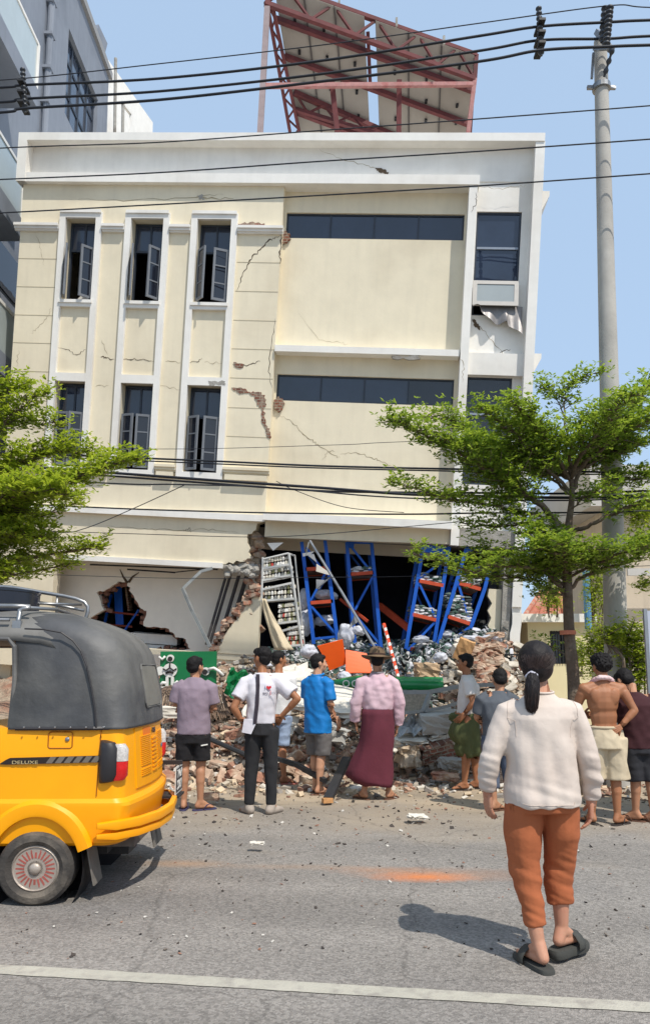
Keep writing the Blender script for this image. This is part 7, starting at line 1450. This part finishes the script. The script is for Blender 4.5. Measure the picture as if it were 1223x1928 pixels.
# ---- grey shirt, partly behind the woman
fixclip(p)
p = mkperson(943, 1530, 7.7, 'person in a faded dark grey shirt stooping just left of the long sleeved woman', h=1.55, chest=V(-.01, .02, 1.08), neck=V(.03, .08, 1.23), head=V(.055, .12, 1.335), hpitch=rad(-22), sh=[V(-.16, .03, 1.17), V(.17, .03, 1.17)], el=[V(-.21, .08, .95), V(.2, .08, .95)], wr=[V(-.12, .22, .86), V(.1, .22, .86)], pelvis=V(0, 0, .84), hip=[V(-.085, 0, .80), V(.085, 0, .80)], an=[V(-.07, 0, .085), V(.12, 0, .085)], kn=[V(-.09, .06, .46), V(.1, .05, .46)], fd=[V(.75, .6, 0), V(.3, 1, 0)], skin=SK1)
base_body(p, .010); hair(p, 'short', 8)
torso_garment(p, [(0, 0, .76, .165, .125), (0, 0, .9, .165, .13), (0, .01, 1.0, .17, .13), (0, .02, 1.11, .175, .12), (.01, .05, 1.18, .10, .09), (.02, .07, 1.22, .065, .065)], [([V(-.09, .03, 1.15), V(-.16, .03, 1.13), V(-.20, .06, .98)], [.07, .076, .072]), ([V(.09, .03, 1.15), V(.165, .03, 1.13), V(.2, .06, .98)], [.07, .076, .072])], cloth('charcoal_cotton', srgb(82, 86, 92)), 'shirt', 19, .010, az=4)
legs_garment(p, [(0, 0, .70, .155, .12), (0, 0, .80, .15, .115)], [([V(-.085, 0, .78), V(-.09, .05, .50), V(-.08, .02, .22)], [.10, .085, .075]), ([V(.085, 0, .78), V(.1, .05, .50), V(.12, .02, .22)], [.10, .085, .075])], cloth('slate_denim', srgb(84, 92, 108)), 'trousers', 4)
for i in (0, 1): sandal(p['root'], p['an'][i], p['fd'][i], 1.0, mat('brown_rubber', (1, 1, 1)))
# ---- shirtless man with towel
fixclip(p)
p = mkperson(1146, 1555, 7.1, 'shirtless man with a pink towel round his neck and baggy cream shorts', h=1.60, head=V(.01, .03, 1.475), hpitch=rad(-14), hyaw=rad(8), neck=V(.0, .0, 1.345), chest=V(-.01, -.01, 1.14), sh=[V(-.18, 0, 1.265), V(.175, -.01, 1.265)], el=[V(-.26, .08, 1.03), V(.265, -.08, 1.06)], wr=[V(-.12, .22, 1.0), V(.105, -.10, .90)],
    hand=[(V(1, .2, 0), V(0, -1, 0), .4), (V(-.9, -.1, -.45), V(0, 1, 0), .35)], hip=[V(-.08, 0, .82), V(.085, 0, .82)], pelvis=V(0, 0, .87), kn=[V(-.12, .03, .45), V(.08, .01, .45)], an=[V(-.15, .03, .085), V(.07, -.03, .085)], fd=[V(-.2, 1, 0), V(.75, .6, 0)], skin=SK2)
base_body(p, .007, bare=True); hair(p, 'bushy', 9)
m = MB(); tws = [V(-.13, .07, 1.25), V(-.095, .01, 1.33), V(-.05, -.05, 1.365), V(.0, -.068, 1.368), V(.05, -.05, 1.362), V(.10, .01, 1.325), V(.13, .07, 1.24)]; m.tube(spline(tws, 4), .024, 10); mobj('towel', remesh(m, .006, 1, wr(.006, 30, 30)), cloth('pink_towel', srgb(206, 156, 156), c2=srgb(214, 200, 196)), p['root'])
legs_garment(p, [(0, 0, .70, .185, .15), (0, 0, .82, .172, .13), (0, 0, .905, .148, .112)], [([V(-.08, 0, .80), V(-.105, .01, .62), V(-.12, .02, .42)], [.115, .112, .11]), ([V(.09, 0, .80), V(.095, 0, .62), V(.095, 0, .41)], [.115, .112, .11])], cloth('cream_linen', srgb(196, 180, 152), c2=srgb(182, 164, 136)), 'shorts', 6, .014, ax=7, az=5)
m = MB(); m.tube([V(.15*math.cos(a), .112*math.sin(a), .90) for a in [6.2832*k/28 for k in range(29)]], .014, 8); m.build('waistband', cloth('cream_linen', (1, 1, 1)), p['root'], smooth='all')
for i in (0, 1): sandal(p['root'], p['an'][i], p['fd'][i], 1.05, mat('dark_rubber', (1, 1, 1)))
# ---- maroon shirt man at the edge
fixclip(p)
p = mkperson(1208, 1550, 7.2, 'man in a dark maroon tee and black shorts bowing his head at the right edge', h=1.55, head=V(-.065, .09, 1.335), hpitch=rad(-35), hyaw=rad(25), neck=V(-.01, .02, 1.26), chest=V(.01, -.01, 1.07), sh=[V(-.15, .01, 1.19), V(.18, 0, 1.19)], el=[V(-.19, .1, .98), V(.22, -.02, .95)], wr=[V(-.05, .22, .92), V(.06, .17, .86)], hand=[(V(1, .2, 0), V(0, -1, 0), .4), (V(-1, .2, -.2), V(0, -1, 0), .4)], pelvis=V(0, 0, .82), hip=[V(-.08, 0, .78), V(.085, 0, .78)], an=[V(-.05, .02, .085), V(.10, -.04, .085)], kn=[V(-.04, .02, .43), V(.09, .0, .43)], fd=[V(-.75, .6, 0), V(-.6, .7, 0)], skin=SK1)
base_body(p, .010); hair(p, 'short', 10)
torso_garment(p, [(0, 0, .69, .17, .13), (0, 0, .82, .17, .13), (0, 0, .96, .172, .13), (.01, -.005, 1.1, .182, .125), (.01, 0, 1.17, .12, .10), (.0, .01, 1.225, .066, .066)], [([V(-.08, .0, 1.15), V(-.155, .01, 1.12), V(-.195, .06, .96)], [.07, .078, .074]), ([V(.1, 0, 1.15), V(.18, 0, 1.12), V(.225, -.01, .95)], [.07, .078, .074])], cloth('maroon_cotton', srgb(62, 30, 34)), 'tee_shirt', 23, .010)
legs_garment(p, [(0, 0, .64, .165, .13), (0, 0, .76, .15, .12)], [([V(-.08, 0, .72), V(-.06, .01, .56), V(-.05, .01, .38)], [.108, .105, .10]), ([V(.085, 0, .72), V(.09, 0, .56), V(.09, 0, .38)], [.108, .105, .10])], cloth('charcoal_shorts', srgb(40, 40, 44)), 'shorts', 8)
for i in (0, 1): sandal(p['root'], p['an'][i], p['fd'][i], 1.05, mat('brown_rubber', (1, 1, 1)))
# ---- the woman in the foreground, walking away
M_blouse = cloth('oatmeal_linen', srgb(206, 192, 180), var=.03, c2=srgb(196, 180, 168)); M_terr = cloth('terracotta_cotton', srgb(166, 94, 58), c2=srgb(154, 84, 50))
SKW = skin_mat('skin_foreground', srgb(188, 138, 112), srgb(180, 122, 100))
fixclip(p)
p = mkperson(1030, 1818, 3.8, 'woman with a low ponytail in an oatmeal long sleeved blouse and rust trousers walking away', h=1.60, pelvis=V(0, 0, .84), chest=V(.0, 0, 1.15), neck=V(.015, .0, 1.315), head=V(.005, .03, 1.475), hyaw=rad(-6), hpitch=rad(-4), sh=[V(-.155, 0, 1.262), V(.17, 0, 1.262)],
    el=[V(-.26, -.01, 1.02), V(.24, -.01, 1.0)], wr=[V(-.262, .05, .815), V(.262, .03, .765)], hand=[(V(.02, .18, -1), V(.9, .3, 0), .55), (V(-.05, .1, -1), V(-.95, .2, 0), .75)], hip=[V(-.085, 0, .79), V(.095, 0, .79)],
    kn=[V(-.095, .02, .43), V(.095, .09, .44)], an=[V(-.055, -.06, .098), V(.095, .06, .138)], fd=[V(-.28, .95, 0), V(.75, .62, 0)], skin=SKW, fs=.98, bulk=1.02, hsz=.95)
base_body(p, .0055); M_hairw = mat('dark_brown_hair', srgb(30, 25, 25), .55, .25, 40, .7, 160, spec=.25, dist=.004, col2=srgb(48, 36, 34), scale2=6)
p['hairm'] = M_hairw; hair(p, 'long', 12, .005)
# strands over the cap, the tied tail and its scrunchie
tie = p['head']+V(-.052, -.102, -.058); r = random.Random(3); m = MB()
for k in range(380):
    a = r.uniform(-1.35, 1.35); b_ = r.uniform(-.2, 1.35); c0 = p['head']+V(.096*math.sin(a)*math.cos(b_)*.98, -.018-.104*math.cos(a)*math.cos(b_)*.96, .026+.102*math.sin(b_)); q = []
    for t in (0, .35, .7, 1): w_ = c0.lerp(tie, t); d = w_-(p['head']+V(0, -.02, .015)); w_ = (p['head']+V(0, -.02, .015))+d.normalized()*(.1005 if t < 1 else .099); q.append(w_)
    m.tube(q, [.0005, .0009, .0009, .0005], 3, cap=False)
m.build('hair_strands', mat('hair_sheen', srgb(66, 52, 48), .45, .3, 40, 0), p['root'], smooth='all')
m = MB(); tl = [tie+V(0, -.005, 0), tie+V(-.004, -.030, -.018), tie+V(-.008, -.040, -.06), tie+V(-.012, -.038, -.11), tie+V(-.012, -.030, -.155), tie+V(-.008, -.024, -.175)]; m.tube(spline(tl, 4), [.016+.022*math.sin(math.pi*min(1, (i/20)*.9+.1)) for i in range(21)], 14)
mobj('ponytail', remesh(m, .004, 1, lambda q: .005*noise.noise(V(q.x*110, q.y*110, q.z*9))), M_hairw, p['root'])
m = MB()
for k in range(300):
    a = r.uniform(0, 6.283); rr_ = r.uniform(.6, 1.05); q = []
    for i, c in enumerate(tl[1:]): w = (.018, .036, .036, .03, .014)[i]*rr_; q.append(c+V(math.cos(a)*w, math.sin(a)*w, r.uniform(-.012, .004)-(0 if i < 4 else r.uniform(0, .03))))
    m.tube(q, [.0012, .0014, .0013, .0011, .0003], 3, cap=False)
m.build('ponytail_strands', mat('hair_sheen', (1, 1, 1)), p['root'], smooth='all')
m = MB(); ax = Vector((-.1, -1, -.55)).normalized(); u1 = ax.orthogonal().normalized(); u2 = ax.cross(u1); rg = []
for k in range(36): a = 6.2832*k/36; c = tie+V(-.002, -.014, -.006)+(u1*math.cos(a)+u2*math.sin(a))*(.020+.003*math.sin(a*5)); m.ell(c, (.011+.003*math.sin(k*2.3), .011, .010+.003*math.cos(k*1.7)), nu=8, nv=6)
mobj('scrunchie', remesh(m, .0035, 1, wr(.002, 60, 60)), cloth('grey_satin', srgb(176, 174, 184), rough=.5), p['root'])
# blouse: boxy body, dropped shoulders, loose sleeves
def bdisp(q):
    arm = sst(.19, .24, abs(q.x)); n1 = noise.noise(V(q.x*4.5+q.z*2.2, q.y*4, q.z*2.6)); n2 = noise.noise(V(q.x*11-q.z*5, q.y*8, q.z*7+4)); n3 = noise.noise(V(q.x*24+q.z*9, q.y*16, q.z*16+9)); hem = sst(.98, .84, q.z)
    fold = noise.noise(V(q.x*3, q.y*3, q.z*26+q.x*8))*(.006*hem+.009*arm*sst(1.12, .98, q.z))
    vf = noise.noise(V(q.x*15+q.z*1.5, q.y*5, q.z*2.0+7))*sst(1.22, .95, q.z)*(1-arm)
    dg = noise.noise(V((q.x+q.z*.8)*9, q.y*3, (q.z-q.x*.5)*2.5+3))*sst(.80, .90, q.z)*sst(1.25, 1.1, q.z)*(1-arm)
    return .010*n1+.004*n2+.0014*n3+fold+.016*vf+.010*dg
bl = torso_garment(p, [(.0, 0, .765, .192, .145), (0, 0, .80, .192, .145), (0, .0, .90, .184, .138), (0, 0, 1.0, .176, .130), (.0, 0, 1.12, .176, .124), (.005, -.005, 1.20, .176, .120), (.008, -.005, 1.262, .155, .105), (.01, -.005, 1.30, .105, .082), (.013, -.005, 1.335, .068, .064)],
   [([V(-.10, 0, 1.255), V(-.160, 0, 1.232), V(-.205, 0, 1.13), V(-.250, -.01, 1.0), V(-.270, .02, .90), V(-.266, .045, .835)], [.056, .062, .062, .058, .050, .038]), ([V(.10, 0, 1.255), V(.175, 0, 1.232), V(.212, 0, 1.12), V(.244, -.01, 1.0), V(.264, .01, .88), V(.266, .03, .79)], [.056, .062, .062, .057, .050, .038])],
   M_blouse, 'blouse', 1, 0, voxel=.006, it=3)
b = bmesh.new(); b.from_mesh(bl.data); b.normal_update(); mv = [(v, v.normal*bdisp(v.co)) for v in b.verts]
for v, d in mv: v.co += d
b.to_mesh(bl.data); b.free()
btree = BVHTree.FromPolygons([v.co for v in bl.data.vertices], [list(q.vertices) for q in bl.data.polygons])
def seam(pts, w=.0014):
    out = []
    for q in spline([V(*q) for q in pts], 8):
        loc, nr, i_, d = btree.find_nearest(q); out.append(loc+nr*.0012)
    m = MB(); m.tube(out, w, 5); m.build('seam', mat('blouse_seam', srgb(190, 175, 163), .9, .05, 5, 0), p['root'])
seam([(-.165, -.02, 1.31), (-.178, -.10, 1.22), (-.170, -.14, 1.12)]); seam([(.18, -.02, 1.31), (.190, -.10, 1.22), (.182, -.14, 1.12)]); seam([(-.19, -.18, .785), (0, -.2, .785), (.19, -.18, .785)], .0016)
m = MB(); m.tube([p['neck']+V(.064*math.cos(a), -.006+.062*math.sin(a), .018+.006*math.sin(a)) for a in [6.2832*k/28 for k in range(29)]], .007, 8); m.build('neckband', M_blouse, p['root'], smooth='all')
m = MB(); sm_ = MB()
lg = legs_garment(p, [(0, 0, .735, .172, .125), (0, 0, .78, .178, .132), (0, 0, .84, .165, .125)], [([V(-.088, 0, .80), V(-.098, .01, .62), V(-.094, .015, .46), V(-.074, -.01, .31), V(-.060, -.04, .19)], [.096, .096, .078, .062, .052]), ([V(.090, 0, .80), V(.102, .03, .62), V(.10, .075, .46), V(.092, .08, .36), V(.092, .07, .265)], [.096, .093, .078, .070, .064])], M_terr, 'trousers', 12, .006, voxel=.006, ax=4, az=5)
for v in lg.data.vertices: q = v.co; k = sst(.62, .45, q.z); v.co += v.normal*(.008*noise.noise(V(q.x*7+q.z*6, q.y*6, q.z*30+q.x*12))*k+.004*noise.noise(V(q.x*16, q.y*16, q.z*12)))
M_slip = mat('charcoal_foam', srgb(66, 66, 62), .8, .1, 10, .2, 80)
for i in (0, 1): sandal(p['root'], p['an'][i], p['fd'][i], 1.08, M_slip, .034, 'band', 'slipper', 1.15)
fixclip(p)
